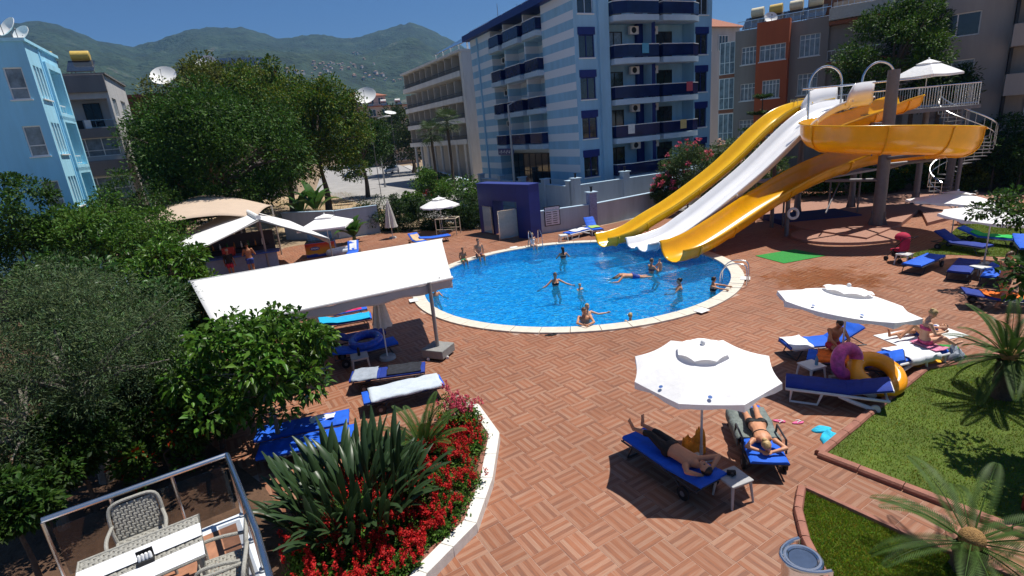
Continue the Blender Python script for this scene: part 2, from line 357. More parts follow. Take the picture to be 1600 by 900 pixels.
struct(mb.build('pool_water', water_mat(), loc=(POOL.x, POOL.y, WZ)))
stone = mat('cream_coping_stone', (.62, .57, .48), .7, var=.14, scale=5, bump=.15, bscale=60)
cop = thing('pool_coping', 'cream stone coping ring round the blue pool', 'pool edge', POOL)
NC = 44
mbp = MB(); a0, a1 = .0014, 2 * math.pi / NC - .0014
ins = [(PIN - .03, a0), (PIN - .03, (a0 + a1) / 2), (PIN - .03, a1)]; ous = [(PR, a1), (PR, (a0 + a1) / 2), (PR, a0)]
mbp.prism([(r * math.cos(a), r * math.sin(a)) for r, a in ins + ous][::-1], -.011, .055)
cm = mbp.mesh('coping_stone', stone)
for k in range(NC): put('coping_stone', cm, cop, (0, 0, (k % 3) * .0015), k * 2 * math.pi / NC, bevel=.008)
for a in (196, 300, 335, 36, 110):   # small skimmer lids on the coping
    p = Vector((math.cos(R_(a)), math.sin(R_(a)), 0)) * (PR + .02); M3 = MB().box((0, 0, 0), (.34, .42, .02)).build('skimmer_lid', WHITE, cop, (p.x, p.y, .068), R_(a), bevel=.005)
# ---- lawns
grassm = mat('lawn_turf', (.08, .12, .015), .95, var=.35, scale=1.2, bump=.5, bscale=60)
blade = mat('grass_blade', (.14, .205, .022), .9, attr=True, spec=.05, var=.25, scale=.7, sub=.25)
kerbm = mat('terracotta_kerb', (.27, .11, .075), .7, var=.2, scale=7, bump=.2)
def raw_mesh(name, verts, faces, material, cols=None):
    """fast mesh from numpy arrays; faces all of one size"""
    me = bpy.data.meshes.new(name); nv, nf, k = len(verts), len(faces), faces.shape[1]
    me.vertices.add(nv); me.vertices.foreach_set('co', verts.astype(np.float32).ravel())
    me.loops.add(nf * k); me.loops.foreach_set('vertex_index', faces.astype(np.int32).ravel())
    me.polygons.add(nf); me.polygons.foreach_set('loop_start', np.arange(0, nf * k, k, dtype=np.int32)); me.polygons.foreach_set('loop_total', np.full(nf, k, np.int32))
    me.update(calc_edges=True)
    if cols is not None:
        ca = me.color_attributes.new('Col', 'FLOAT_COLOR', 'POINT'); c4 = np.ones((nv, 4), np.float32); c4[:, :3] = cols; ca.data.foreach_set('color', c4.ravel())
    me.materials.append(material); return me
def blades(name, poly, z, n, hmax, parent=None, material=blade):
    P = np.array([p[:2] for p in poly]); lo, hi = P.min(0), P.max(0); pts = []
    while len(pts) < n:
        c = rng.uniform(lo, hi, (n, 2)); pts += [q for q in c if inpoly(q, poly)]
    c = np.array(pts[:n]); a = rng.uniform(0, 2 * np.pi, n); wd = rng.uniform(.004, .010, n); h = rng.uniform(.4, 1, n) * hmax
    d = np.c_[np.cos(a), np.sin(a)]; ln = rng.normal(0, .5, (n, 2)) * h[:, None]
    v = np.zeros((n, 3, 3)); v[:, 0, :2] = c - d * wd[:, None]; v[:, 1, :2] = c + d * wd[:, None]; v[:, 2, :2] = c + ln; v[:, :2, 2] = z; v[:, 2, 2] = z + h
    col = np.repeat((np.c_[rng.uniform(.6, 1.7, n), rng.uniform(.65, 1.45, n), rng.uniform(.5, 1.3, n)])[:, None], 3, 1)
    return stuff(put(name, raw_mesh(name, v.reshape(-1, 3), np.arange(3 * n).reshape(-1, 3), material, col.reshape(-1, 3)), parent))
l1 = struct(MB().prism(LAWN1, -.04, .035).build('lawn', grassm)); blades('grass', LAWN1, .03, 90000, .05, l1)
l2 = struct(MB().prism(LAWN2, -.04, .035).build('lawn', grassm)); blades('grass', LAWN2, .03, 60000, .05, l2)
l3 = struct(MB().prism(LAWN3, -.04, .02).build('lawn', grassm)); blades('grass', LAWN3, .02, 30000, .06, l3)
def kerb(path, parent, L0=.52, r=.085):
    """row of rounded terracotta kerb stones"""
    acc = []
    for a, b in zip(path, path[1:]):
        a = Vector((*a[:2], 0)); b = Vector((*b[:2], 0)); d = b - a; k = max(1, round(d.length / L0)); acc += [(a + d * (i / k), a + d * ((i + 1) / k)) for i in range(k)]
    for a, b in acc:
        d = (b - a); l = d.length - .014; m = MB(); prof = [(-r, -.04), (r, -.04), (r, .06), (r * .7, .095), (0, .105), (-r * .7, .095), (-r, .06)]
        vs = [(x, y, z) for y in (0, l) for x, z in prof]; q = len(prof)
        m.add(vs, [tuple(range(q)), tuple(range(2 * q - 1, q - 1, -1))] + [(i, q + i, q + (i + 1) % q, (i + 1) % q) for i in range(q)])
        m.build('kerb_stone', kerbm, parent, a, math.atan2(d.y, d.x) - math.pi / 2 + random.uniform(-.015, .015))
kerb([LAWN1[0], LAWN1[1]], l1); kerb([LAWN1[1], LAWN1[2]], l1); kerb([LAWN1[0], LAWN1[6], LAWN1[5]], l1, .75)
kerb([LAWN2[0], LAWN2[1], LAWN2[2], LAWN2[3], LAWN2[4]], l2, .28, .07); kerb([(4.62, 7.46), LAWN2[8], LAWN2[7]], l2, 1.1, .05)
soil = mat('garden_soil', (.10, .055, .032), .95, var=.4, scale=2.5, bump=.8, bscale=14)
struct(MB().prism(SOILP, -.05, .03).build('garden_bed', soil))
# ---- street, lane and waste plot
asph = mat('pale_street_concrete', (.30, .29, .28), .85, var=.18, scale=.5, bump=.15, bscale=20)
road = [(12.5, 41), (5.0, 37.4), (-4.5, 57), (-8, 72), (-13, 92), (-25, 140), (-40, 195), (-64, 195), (-46, 140), (-29, 84), (-13, 54), (-3, 38.5), (1.6, 33.0), (6, 33.9), (14, 37)]
struct(MB().prism(road, -.046, -.03).build('street', asph))
pav = mat('pavement_slab', (.42, .40, .37), .8, var=.15, scale=1.2)
pb = [(5.0, 37.4), (-4.5, 57), (-8, 72), (-13, 92), (-25, 140)]
struct(MB().prism([(x, y) for x, y in pb] + [(x + 1.6, y + .8) for x, y in pb[::-1]], -.04, .1).build('pavement', pav, bevel=.02))
sand = mat('waste_ground', (.40, .30, .19), .95, var=.3, scale=.6, bump=.5, bscale=8)
struct(MB().prism([(-11.5, 53), (-25, 82), (-40, 78), (-30, 50), (-16, 42), (-9, 45)], -.049, -.036).build('waste_plot', sand))
blades('dry_grass', [(-11.5, 53), (-22, 76), (-34, 70), (-28, 50), (-16, 43), (-10, 46)], -.04, 9000, .5, None, mat('dry_straw', (.34, .27, .11), .9, attr=True))
tag(bpy.data.objects['dry_grass'], 'dry straw coloured grass on the waste plot', 'grass')
# ---- mountains
sil = [(-260, 120), (-120, 75), (0, 42), (40, 33), (70, 33), (110, 45), (150, 62), (205, 74), (240, 66), (290, 48), (330, 43), (380, 43), (410, 52), (440, 61), (470, 55), (500, 53), (550, 60), (580, 52), (620, 40), (640, 36), (660, 40), (690, 55), (730, 75), (780, 98), (850, 118), (950, 130), (1150, 120), (1400, 110)]
az, th = [], []
for p in sil:
    r = ray(*p); az.append(math.atan2(r[0], r[1])); th.append(r[2] / math.hypot(r[0], r[1]))
NA, NRr = 420, 90; A_ = np.linspace(az[0], az[-1], NA); RIDGE = np.interp(A_, az, th)
def vnoise(x, y, seed=0):
    def hsh(i, j): v = np.sin(i * 127.1 + j * 311.7 + seed * 17.3) * 43758.5453; return v - np.floor(v)
    xi, yi = np.floor(x), np.floor(y); fx, fy = x - xi, y - yi; fx = fx * fx * (3 - 2 * fx); fy = fy * fy * (3 - 2 * fy)
    return (hsh(xi, yi) * (1 - fx) + hsh(xi + 1, yi) * fx) * (1 - fy) + (hsh(xi, yi + 1) * (1 - fx) + hsh(xi + 1, yi + 1) * fx) * fy
D0, D1, D2 = 420., 1900., 2500.
def mheight(a, d):
    rd = np.interp(a, az, th) * D1; t = np.clip((d - D0) / (D1 - D0), 0, 1); x, y = d * np.sin(a), d * np.cos(a)
    base = rd * (t ** 1.25); n = sum((vnoise(x / s, y / s, i) - .5) * s * k for i, (s, k) in enumerate([(420, .16), (190, .2), (85, .2), (36, .22), (15, .3)]))
    gul = -np.abs(vnoise(x / 160, y / 230, 9) - .5) * 60
    m = np.sin(np.pi * np.clip(t, 0, 1)) ** .8
    h = base + (n + gul + 12) * m + (vnoise(x / 14, y / 14, 5) - .5) * 7 * np.minimum(1, t * 3)
    back = np.clip((d - D1) / (D2 - D1), 0, 1); return h * (1 - back * .6) + H * np.minimum(1, t * 4)
dd = D0 + (D2 - D0) * np.linspace(0, 1, NRr) ** 1.0
AA, DD = np.meshgrid(A_, dd, indexing='ij'); HH = mheight(AA, DD); HH[:, 0] = -1
verts = np.stack([DD * np.sin(AA), DD * np.cos(AA), HH], -1).reshape(-1, 3)
ii, jj = np.meshgrid(np.arange(NA - 1), np.arange(NRr - 1), indexing='ij'); q = (ii * NRr + jj).ravel()
mm = mat('pine_mountain', (.024, .047, .026), .95, var=.5, scale=.02, bump=1.0, bscale=.12); N, L, b_ = nodes_of(mm)
tc = N.new('ShaderNodeTexCoord')
for x in N:
    if x.type == 'BUMP': x.inputs['Distance'].default_value = 9
def rockmask(sc, lo, hi, col, prev):
    nz = N.new('ShaderNodeTexNoise'); nz.inputs['Scale'].default_value = sc; nz.inputs['Detail'].default_value = 9; nz.inputs['Roughness'].default_value = .72; L.new(tc.outputs['Object'], nz.inputs['Vector'])
    r = N.new('ShaderNodeMapRange'); r.inputs['From Min'].default_value = lo; r.inputs['From Max'].default_value = hi; L.new(nz.outputs['Fac'], r.inputs['Value'])
    mx = N.new('ShaderNodeMix'); mx.data_type = 'RGBA'; mx.inputs['B'].default_value = (*col, 1); L.new(r.outputs[0], mx.inputs['Factor']); L.new(prev, mx.inputs['A']); return mx.outputs['Result']
o_ = b_.inputs['Base Color'].links[0].from_socket
o_ = rockmask(.045, .50, .62, (.012, .028, .016), o_); o_ = rockmask(.011, .55, .68, (.04, .065, .03), o_); o_ = rockmask(.02, .60, .70, (.11, .11, .09), o_); L.new(o_, b_.inputs['Base Color'])
me = raw_mesh('mountains', verts, np.stack([q, q + NRr, q + NRr + 1, q + 1], 1), mm); me.polygons.foreach_set('use_smooth', [True] * len(me.polygons))
struct(put('mountains', me))
# ================================================================== BUILDINGS
GRID = R_(25)
def FM(side, W=0, D=0):
    """map (u along, v up, d inward) to local building coordinates"""
    if side == 'F': return lambda u, v, d: (u, d, v)
    if side == 'L': return lambda u, v, d: (d, u, v)
    if side == 'R': return lambda u, v, d: (W - d, u, v)
def fbox(mb, fm, u0, u1, v0, v1, d0, d1): return mb.bb(fm(u0, v0, d0), fm(u1, v1, d1))
def holed(fm, u0, u1, v0, v1, holes, depth=.16):
    """wall sheet with real openings and reveals"""
    us = sorted({u0, u1, *[h[0] for h in holes], *[h[2] for h in holes]}); vs = sorted({v0, v1, *[h[1] for h in holes], *[h[3] for h in holes]})
    mb = MB(); ix = {}
    def vert(u, v, d=0.0):
        k = (round(u, 4), round(v, 4), d)
        if k not in ix: ix[k] = len(mb.v); mb.v.append(fm(u, v, d))
        return ix[k]
    for a, b in zip(us, us[1:]):
        for c, d in zip(vs, vs[1:]):
            cu, cv = (a + b) / 2, (c + d) / 2
            if any(h[0] < cu < h[2] and h[1] < cv < h[3] for h in holes): continue
            mb.f.append((vert(a, c), vert(b, c), vert(b, d), vert(a, d)))
    for h in holes:
        dp = h[4] if len(h) > 4 else depth
        c = [(h[0], h[1]), (h[2], h[1]), (h[2], h[3]), (h[0], h[3])]
        for i in range(4):
            p, q = c[i], c[(i + 1) % 4]
            mb.add([fm(*p, 0), fm(*q, 0), fm(*q, dp), fm(*p, dp)], [(0, 1, 2, 3)])
        if len(h) > 4: mb.add([fm(*p, dp) for p in c], [(0, 1, 2, 3)])
    return mb
def window(root, fm, u0, v0, u1, v1, d=.12, cols=2, transom=None, fmat=None, gmat=None, fw=.06, sill=None, nm='window'):
    fmat = fmat or WHITE; m = MB()
    fbox(m, fm, u0, u1, v0, v0 + fw, d - .04, d + .02); fbox(m, fm, u0, u1, v1 - fw, v1, d - .04, d + .02)
    for i in range(cols + 1):
        u = u0 + (u1 - u0 - fw) * i / cols; fbox(m, fm, u, u + fw, v0 + fw, v1 - fw, d - .038, d + .02)
    if transom: fbox(m, fm, u0 + fw, u1 - fw, transom, transom + fw * .8, d - .036, d + .02)
    o = m.build(nm, fmat, root)
    fbox(MB(), fm, u0 + .01, u1 - .01, v0 + .01, v1 - .01, d, d + .012)
    p = MB(); fbox(p, fm, u0 + .01, u1 - .01, v0 + .01, v1 - .01, d, d + .012); p.build('pane', gmat or GLASS, o)
    if sill: s = MB(); fbox(s, fm, u0 - .08, u1 + .08, v0 - .07, v0 - .003, -.09, d); s.build('sill', sill, o)
    return o
def body(root, W, D, z1, material, inset=.35, roof=None, name='core'):
    m = MB().bb((inset, inset, -.02), (W - inset, D - inset, z1 - .1)); m.build(name, material, root)
    r = MB().bb((.02, .02, z1 - .09), (W - .02, D - .02, z1)); return r.build('roof', roof or material, root)
def acunit(fm, root, u, v, d=-.3):
    m = MB(); fbox(m, fm, u, u + .8, v, v + .55, d, d + .28); o = m.build('air_conditioner', WHITE, root, bevel=.02)
    g = MB(); c = fm(u + .34, v + .28, d - .004); c2 = fm(u + .34, v + .28, d - .03); g.cyl(c, c2, .21, .2, 16); g.build('fan_grille', DARK, o)
def rail(root, fm, u0, u1, v, h, d, mat_=None, step=.14, name='railing'):
    m = MB(); r = .018
    m.beam(fm(u0, v + h, d), fm(u1, v + h, d), .05, .05); m.beam(fm(u0, v + .08, d), fm(u1, v + .08, d), .03, .03)
    k = max(1, int((u1 - u0) / step))
    for i in range(k + 1): u = u0 + (u1 - u0) * i / k; m.beam(fm(u, v, d), fm(u, v + h, d), .02, .02)
    return m.build(name, mat_ or STEEL, root)
def dish(label, loc, r, az, el=35, mast=1.0, group=None, mount=True):
    t = thing('satellite_dish', label, 'satellite dish', loc, 0, group)
    d = Vector((math.sin(az) * math.cos(R_(el)), math.cos(az) * math.cos(R_(el)), math.sin(R_(el)))); M3 = d.to_track_quat('Z', 'Y').to_matrix()
    prof = [(.001, 0)] + [(r * k / 6, .28 * r * (k / 6) ** 2) for k in range(1, 7)] + [(r * 1.01, .28 * r - .02)] + [(r * k / 6, .28 * r * (k / 6) ** 2 - .03) for k in range(5, 0, -1)] + [(.001, -.03)]
    m = MB().lathe(prof, 28); m.v = [tuple(M3 @ Vector(v) + Vector((0, 0, mast))) for v in m.v]; m.build('reflector', WHITE, t)
    a = M3 @ Vector((0, -r * .9, .2 * r)) + Vector((0, 0, mast)); f = M3 @ Vector((0, 0, r * .85)) + Vector((0, 0, mast))
    MB().tube([a, f], .02, 6).ell(f, (.05, .05, .07)).build('feed_arm', GREYM, t)
    if mount: MB().cyl((0, 0, 0), (0, 0, mast - .02), .04, .04, 8).cyl((0, 0, -.02), (0, 0, .03), .18, .18, 8).build('mast', GREYM, t)
    return t
yel = mat('yellow_tank', (.62, .43, .10), .45, var=.12); crm = mat('cream_tank', (.66, .60, .42), .45, var=.12)
panel_m = mat('solar_collector', (.02, .03, .05), .12, spec=.8, var=.3)
def heater(label, loc, rz, m=None, group='solar water heaters on the roofs', hl=.75):
    t = thing('solar_water_heater', label, 'water heater', loc, rz, group)
    MB().cyl((-hl, 0, 1.5), (hl, 0, 1.5), .36, .36, 18).build('tank', m or crm, t, bevel=.04)
    MB().tube([(-.6, 0, 0), (-.6, 0, 1.2)], .03, 6).tube([(.6, 0, 0), (.6, 0, 1.2)], .03, 6).tube([(-.6, -1.5, 0), (-.6, 0, 1.1)], .03, 6).tube([(.6, -1.5, 0), (.6, 0, 1.1)], .03, 6).build('stand', GREYM, t)
    MB().beam((0, -1.55, .18), (0, -.1, 1.12), 1.7, .07, (0, 0, 1)).build('collector', panel_m, t)
    return t
# -------------------------------------------------- blue striped hotel
hb = mat('pale_blue_render', (.27, .49, .66), .8, var=.07, scale=1.2, bump=.1, bscale=30)
hw = mat('blue_white_trim', (.40, .53, .64), .7, var=.06, scale=2)
navy = mat('navy_paint', (.006, .020, .15), .45, var=.12, scale=2)
bgl = mat('blue_balcony_glass', (.006, .014, .07), .18, var=.3, scale=1, spec=.3)
stp = mat('striped_render', (.27, .49, .66), .8, var=.07, scale=1.2); N, L, b_ = nodes_of(stp)
tc = N.new('ShaderNodeTexCoord'); sx = N.new('ShaderNodeSeparateXYZ'); L.new(tc.outputs['Object'], sx.inputs[0])
mu = N.new('ShaderNodeMath'); mu.operation = 'MULTIPLY'; mu.inputs[1].default_value = 1 / 1.14; L.new(sx.outputs[2], mu.inputs[0])
fr = N.new('ShaderNodeMath'); fr.operation = 'FRACT'; L.new(mu.outputs[0], fr.inputs[0]); gt = N.new('ShaderNodeMath'); gt.operation = 'GREATER_THAN'; gt.inputs[1].default_value = .52; L.new(fr.outputs[0], gt.inputs[0])
mx = N.new('ShaderNodeMix'); mx.data_type = 'RGBA'; L.new(gt.outputs[0], mx.inputs['Factor']); L.new(b_.inputs['Base Color'].links[0].from_socket, mx.inputs['A']); mx.inputs['B'].default_value = (.66, .72, .77, 1); L.new(mx.outputs['Result'], b_.inputs['Base Color'])
HT = thing('striped_hotel', 'pale blue hotel with white stripes, navy window heads and glass balconies', 'hotel', (5.75, 39.5, 0), GRID)
W, D, ZR = 12.7, 18.2, 16.4; fF, fL = FM('F'), FM('L')
lev = [2.1, 4.85, 7.55, 10.3, 13.1]
MB().bb((1.6, 1.6, -.02), (W - .3, D - .3, 14.8)).build('core', hb, HT)
hol = []
for z in lev:
    hol += [(.35, z + .35, 1.65, z + 2.25), (11.05, z + .35, 12.3, z + 2.25), (2.95, z + .15, 6.7, z + 2.7, 1.25), (7.05, z + .15, 10.9, z + 2.7, 1.25)]
holed(fF, 0, W, 0, ZR, hol).build('wall', hb, HT)
hl = []
for z in lev[1:]: hl += [(4.35, z + .15, 7.1, z + 2.55, 1.25), (7.3, z + .15, 10.7, z + 2.55, 1.25), (10.9, z + .15, 13.5, z + 2.55, 1.25)]
hl += [(4.35, .6, 13.5, 4.6, 1.25)]
holed(fL, 0, D, 0, 14.85, hl).build('wall', stp, HT)
MB().bb((0.002, .002, 14.8), (W, .3, ZR)).build('parapet', hb, HT)
MB().bb((-.55, .9, 14.86), (W, D + .6, 15.35)).build('roof', navy, HT)
fbox(MB(), fF, 0, 0, 0, 0, 0, 0)
m = MB(); fbox(m, fF, 1.95, 2.75, 0, ZR, -.22, -.002); m.build('pilaster', hb, HT)
m = MB(); fbox(m, fF, 6.72, 7.03, 0, ZR, -.05, .5); m.build('divider', navy, HT)
def balcony(root, fm, u0, u1, z, out=.95, cham=.55, fasc=None, glassm=None, side=1):
    """slab with one chamfered end and a glass balustrade"""
    pts = [(u0, .3), (u0, -out * .55), (u0 + cham, -out), (u1, -out), (u1, .3)] if side > 0 else [(u0, .3), (u0, -out), (u1 - cham, -out), (u1, -out * .55), (u1, .3)]
    m = MB(); k = len(pts)
    lo = [fm(u, z - .22, d) for u, d in pts]; hi = [fm(u, z + .16, d) for u, d in pts]
    m.add(lo + hi, [tuple(range(k)), tuple(range(2 * k - 1, k - 1, -1))] + [(i, (i + 1) % k, k + (i + 1) % k, k + i) for i in range(k)])
    o = m.build('balcony', fasc, root)
    for (a, b) in zip(pts[:-1], pts[1:]):
        a_, b_2 = fm(a[0], z + .55, a[1] + .06), fm(b[0], z + .55, b[1] + .06)
        g = MB().beam(fm(a[0], z + .62, a[1] + .05), fm(b[0], z + .62, b[1] + .05), .02, .78); g.build('glass_panel', glassm, o)
    t = MB()
    for (a, b) in zip(pts[:-1], pts[1:]): t.beam(fm(a[0], z + 1.04, a[1] + .05), fm(b[0], z + 1.04, b[1] + .05), .06, .05)
    t.build('handrail', WHITE, o); return o
for k, (u, z, c, nm) in enumerate(((4.0, 4.85, (.7, .7, .68), 'white'), (9.6, 7.55, (.55, .1, .12), 'red'), (5.4, 10.3, (.1, .35, .5), 'teal'), (9.0, 4.85, (.65, .5, .2), 'ochre'))):
    q = Matrix.Rotation(GRID, 3, 'Z') @ Vector((u, -.88, z)) + Vector((5.75, 39.5, 0)); m = MB().bb((-.3, -.035, .42), (.3, -.02, 1.09)).bb((-.3, -.0349, 1.075), (.3, .09, 1.09)); tag(m.build('balcony_towel', mat('towel_' + nm, c, .9, var=.15), None, q, GRID), nm + ' towel hanging over a glass balcony of the striped hotel', 'towel', 'towels on the hotel balconies')
lampwhite = mat('curtain_white', (.5, .52, .55), .8)
for i, z in enumerate(lev):
    for (a, c) in ((.35, 1.65), (11.05, 12.3)):
        window(HT, fF, a, z + .35, c, z + 1.82, cols=2, fmat=navy if i < 4 else hw, gmat=GLASS)
        m = MB(); fbox(m, fF, a - .06, c + .06, z + 1.82, z + 2.3, -.05, .1); m.build('window_head', navy, HT)
        m = MB(); fbox(m, fF, a - .05, c + .05, z + .27, z + .347, -.06, .1); m.build('sill', WHITE, HT)
    for k, (a, c) in enumerate(((2.95, 6.7), (7.05, 10.9))):
        balcony(HT, fF, a + .02, c - .02, z, .9, .9, hw, bgl, 1 if k == 0 else -1)
        d0 = a + .5 if k == 0 else a + 1.2
        window(HT, fF, d0, z + .2, d0 + 1.5, z + 2.2, 1.2, 2, fmat=DARK, gmat=random.choice((GLASS, GLASS, CURT)), nm='balcony_door')
        acunit(fF, HT, (c - 1.35) if k == 0 else a + .12, z + 1.95, .7)
        m = MB(); u_ = c - .55 if k == 0 else a - .02
        if k == 0: fbox(m, fF, u_, c - .01, z + .17, z + 2.69, .9, 1.2); m.build('blue_panel', navy, HT)
for z in lev[1:]:
    for k, (a, c) in enumerate(((4.35, 7.1), (7.3, 10.7), (10.9, 13.5))):
        balcony(HT, fL, a + .02, c - .02, z, .55, .7, hw, bgl, -1)
        window(HT, fL, a + .3, z + .2, a + 1.5, z + 2.2, 1.2, 2, fmat=DARK, gmat=random.choice((GLASS, GLASS, CURT)), nm='balcony_door')
        if k == 2: acunit(fL, HT, a + 1.7, z + 1.75, .85)
window(HT, fL, 4.4, .65, 13.4, 4.2, 1.2, 8, 2.6, fmat=DARK, nm='lobby_window')
m = MB(); fbox(m, fL, 9.6, 12.6, 4.2, 4.75, -.62, -.5); sgn = m.build('sign_board', navy, HT)
def text(s, size, loc, rot, material, parent, extr=.01, name='lettering'):
    cu = bpy.data.curves.new(name, 'FONT'); cu.body = s; cu.size = size; cu.extrude = extr; cu.align_x = 'CENTER'; cu.align_y = 'CENTER'
    o = bpy.data.objects.new(name, cu); COL.objects.link(o); dg = bpy.context.evaluated_depsgraph_get(); me = bpy.data.meshes.new_from_object(o.evaluated_get(dg)); bpy.data.objects.remove(o)
    me.materials.append(material); o = put(name, me, parent, loc); o.rotation_euler = rot; return o
m = MB()
for k in range(8): fbox(m, fL, 9.85 + k * .33, 9.85 + k * .33 + .05, 4.3 + .03 * (k % 3), 4.62 - .04 * (k % 2), -.64, -.622); fbox(m, fL, 9.9 + k * .33, 10.0 + k * .33, 4.5 - .12 * (k % 2), 4.55 - .12 * (k % 2), -.64, -.622)
m.build('lettering', WHITE, sgn)
m = MB()
for k in range(3): m.cyl((1.2 + k * 2, 14, 15.3), (1.2 + k * 2, 14, 17.2), .03, .02, 6)
m.build('roof_antenna', GREYM, HT)
m = MB(); fbox(m, fL, 16.3, 16.5, 0, 14.8, -.12, -.002); m.build('drainpipe', hb, HT)
# -------------------------------------------------- white balcony hotel
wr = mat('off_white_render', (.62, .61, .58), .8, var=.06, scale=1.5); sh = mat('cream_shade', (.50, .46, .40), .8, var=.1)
WH = thing('white_hotel', 'off white hotel with long rows of balconies and rooftop solar panels', 'hotel', (-3.6, 69.5, 0), R_(118) - math.pi / 2)
# local y runs back along the street, local x into the block; facade is side L
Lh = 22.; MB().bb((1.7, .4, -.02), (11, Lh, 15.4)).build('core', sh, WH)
MB().bb((-.15, -.35, -.02), (3.2, .38, 15.9)).build('end_wall', wr, WH)
MB().bb((3.2, -.1, -.02), (11, .3, 15.4)).build('side_wall', hb, WH)
for z in (5.1, 7.7, 10.25, 13.2):
    b0 = MB().bb((-.25, .45, z), (1.68, Lh + .3, z + .62)).build('balcony', wr, WH)
    r_ = rail(b0, fL, .5, Lh, z + .62, .5, -.2, DARK, .3)
    for k in range(9):
        y = .9 + k * 2.35
        window(WH, fL, y + .3, z + .66, y + 1.9, z + 2.3, 1.66, 2, fmat=DARK, gmat=GLASS, nm='balcony_door')
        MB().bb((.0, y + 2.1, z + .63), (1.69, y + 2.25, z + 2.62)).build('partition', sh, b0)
MB().bb((-.4, -.4, 15.85), (11.2, Lh + .3, 16.1)).build('roof', wr, WH)
for k in range(8): MB().cyl((.0, 1.6 + k * 2.7, 0), (0, 1.6 + k * 2.7, 5.1), .2, .2, 10).build('column', wr, WH)
for z in (3.6, 6.4, 9.1, 11.9):
    window(WH, fF, 4.2, z, 5.4, z + 1.5, -.05, 2, fmat=WHITE); window(WH, fF, 7.0, z, 8.2, z + 1.5, -.05, 2, fmat=WHITE)
rk = thing('solar_panel_rack', 'large tilted rack of solar panels on the white hotel roof', 'solar panels', (0, 0, 0))
rk.matrix_world = WH.matrix_world
rk.location = WH.location; rk.rotation_euler = WH.rotation_euler
for k in range(9):
    for q in range(2): MB().beam((1.3 + q * 2.6, 1.0 + k * 1.25, 17.2 + q * 1.25), (3.8 + q * 2.6, 1.0 + k * 1.25, 18.4 + q * 1.25), 1.15, .06, (0, 0, 1)).build('panel', panel_m, rk)
m = MB()
for k in range(5):
    y = .6 + k * 2.6; m.tube([(1.3, y, 16.1), (1.3, y, 17.1)], .07, 6).tube([(6.2, y, 16.1), (6.2, y, 19.4)], .07, 6).tube([(1.2, y, 17.08), (6.5, y, 19.6)], .06, 6)
m.build('rack_frame', WHITE, rk)
# -------------------------------------------------- turquoise house (left)
tq = mat('turquoise_render', (.27, .62, .86), .8, var=.08, scale=.8, bump=.12, bscale=25); tq2 = mat('sunlit_turquoise_render', (.36, .70, .86), .8, var=.06, scale=1)  # the paler copy has the sunlight on the right side painted in
BH = thing('turquoise_house', 'turquoise apartment house with framed balcony openings', 'apartment house', (-24.4, 31.0, 0), GRID)
# front face looks at the camera: local x to the left is negative; corner at origin, side R at x=0
fFn = lambda u, v, d: (-u, d, v); fRt = lambda u, v, d: (-d, u, v)
Wb, Db, Zb = 11.0, 5.7, 12.9
MB().bb((-Wb + .4, .4, -.02), (-1.3, Db - .4, Zb - .1)).build('core', tq, BH)
hf = [(.4, 4.15 + 2.95 * k, 1.2, 5.75 + 2.95 * k) for k in range(3)] + [(4, 4.15 + 2.95 * k, 5.2, 5.75 + 2.95 * k) for k in range(3)]
holed(fFn, 0, Wb, 0, Zb, hf).build('wall', tq, BH)
for h in hf: window(BH, fFn, *h[:4], cols=1, transom=h[1] + .55, sill=WHITE, gmat=CURT)
hr = [(2.65, 3.6 + 2.95 * k, 4.95, 6.0 + 2.95 * k, 1.2) for k in range(3)] + [(.4 + .55 * j, 4.2 + 2.95 * k, .8 + .55 * j, 5.9 + 2.95 * k) for k in range(3) for j in range(3)]
holed(fRt, 0, Db, 0, Zb, hr).build('wall', tq2, BH)
for h in hr:
    if len(h) == 5:
        m = MB(); u0, v0, u1, v1 = h[:4]
        for (a, b, c, d) in ((u0 - .3, u0 - .01, v0 - .4, v1 + .35), (u1 + .01, u1 + .3, v0 - .4, v1 + .35), (u0, u1, v1 + .02, v1 + .35), (u0, u1, v0 - .4, v0 - .02)): fbox(m, fRt, a, b, c, d, -.16, -.003)
        m.build('balcony_frame', tq2, BH); rail(BH, fRt, u0, u1, v0, .5, .12, WHITE, .5)
        window(BH, fRt, u0 + .6, v0 + .1, u1 - .3, v1 - .2, 1.15, 2, nm='balcony_door')
    else: window(BH, fRt, *h[:4], cols=1, sill=WHITE, gmat=CURT, fw=.05)
for k in range(3): m = MB(); fbox(m, fRt, 2.12, 2.28, 0, Zb, -.05 - .001 * k, -.003); 
m.build('drainpipe', tq, BH)
MB().bb((-Wb, -.12, Zb), (.12, Db + .12, Zb + .16)).build('roof', tq2, BH)
p = V(20, 60, 31.8); dish('white satellite dish leaning over the turquoise house parapet', (p.x, p.y, 13.06), .56, R_(200), 32, p.z - 13.06 + .5)
p = V(40, 68, 33.2); dish('second white satellite dish set back on the turquoise house roof', (p.x, p.y, 13.06), .5, R_(190), 32, p.z - 13.06 + .45)
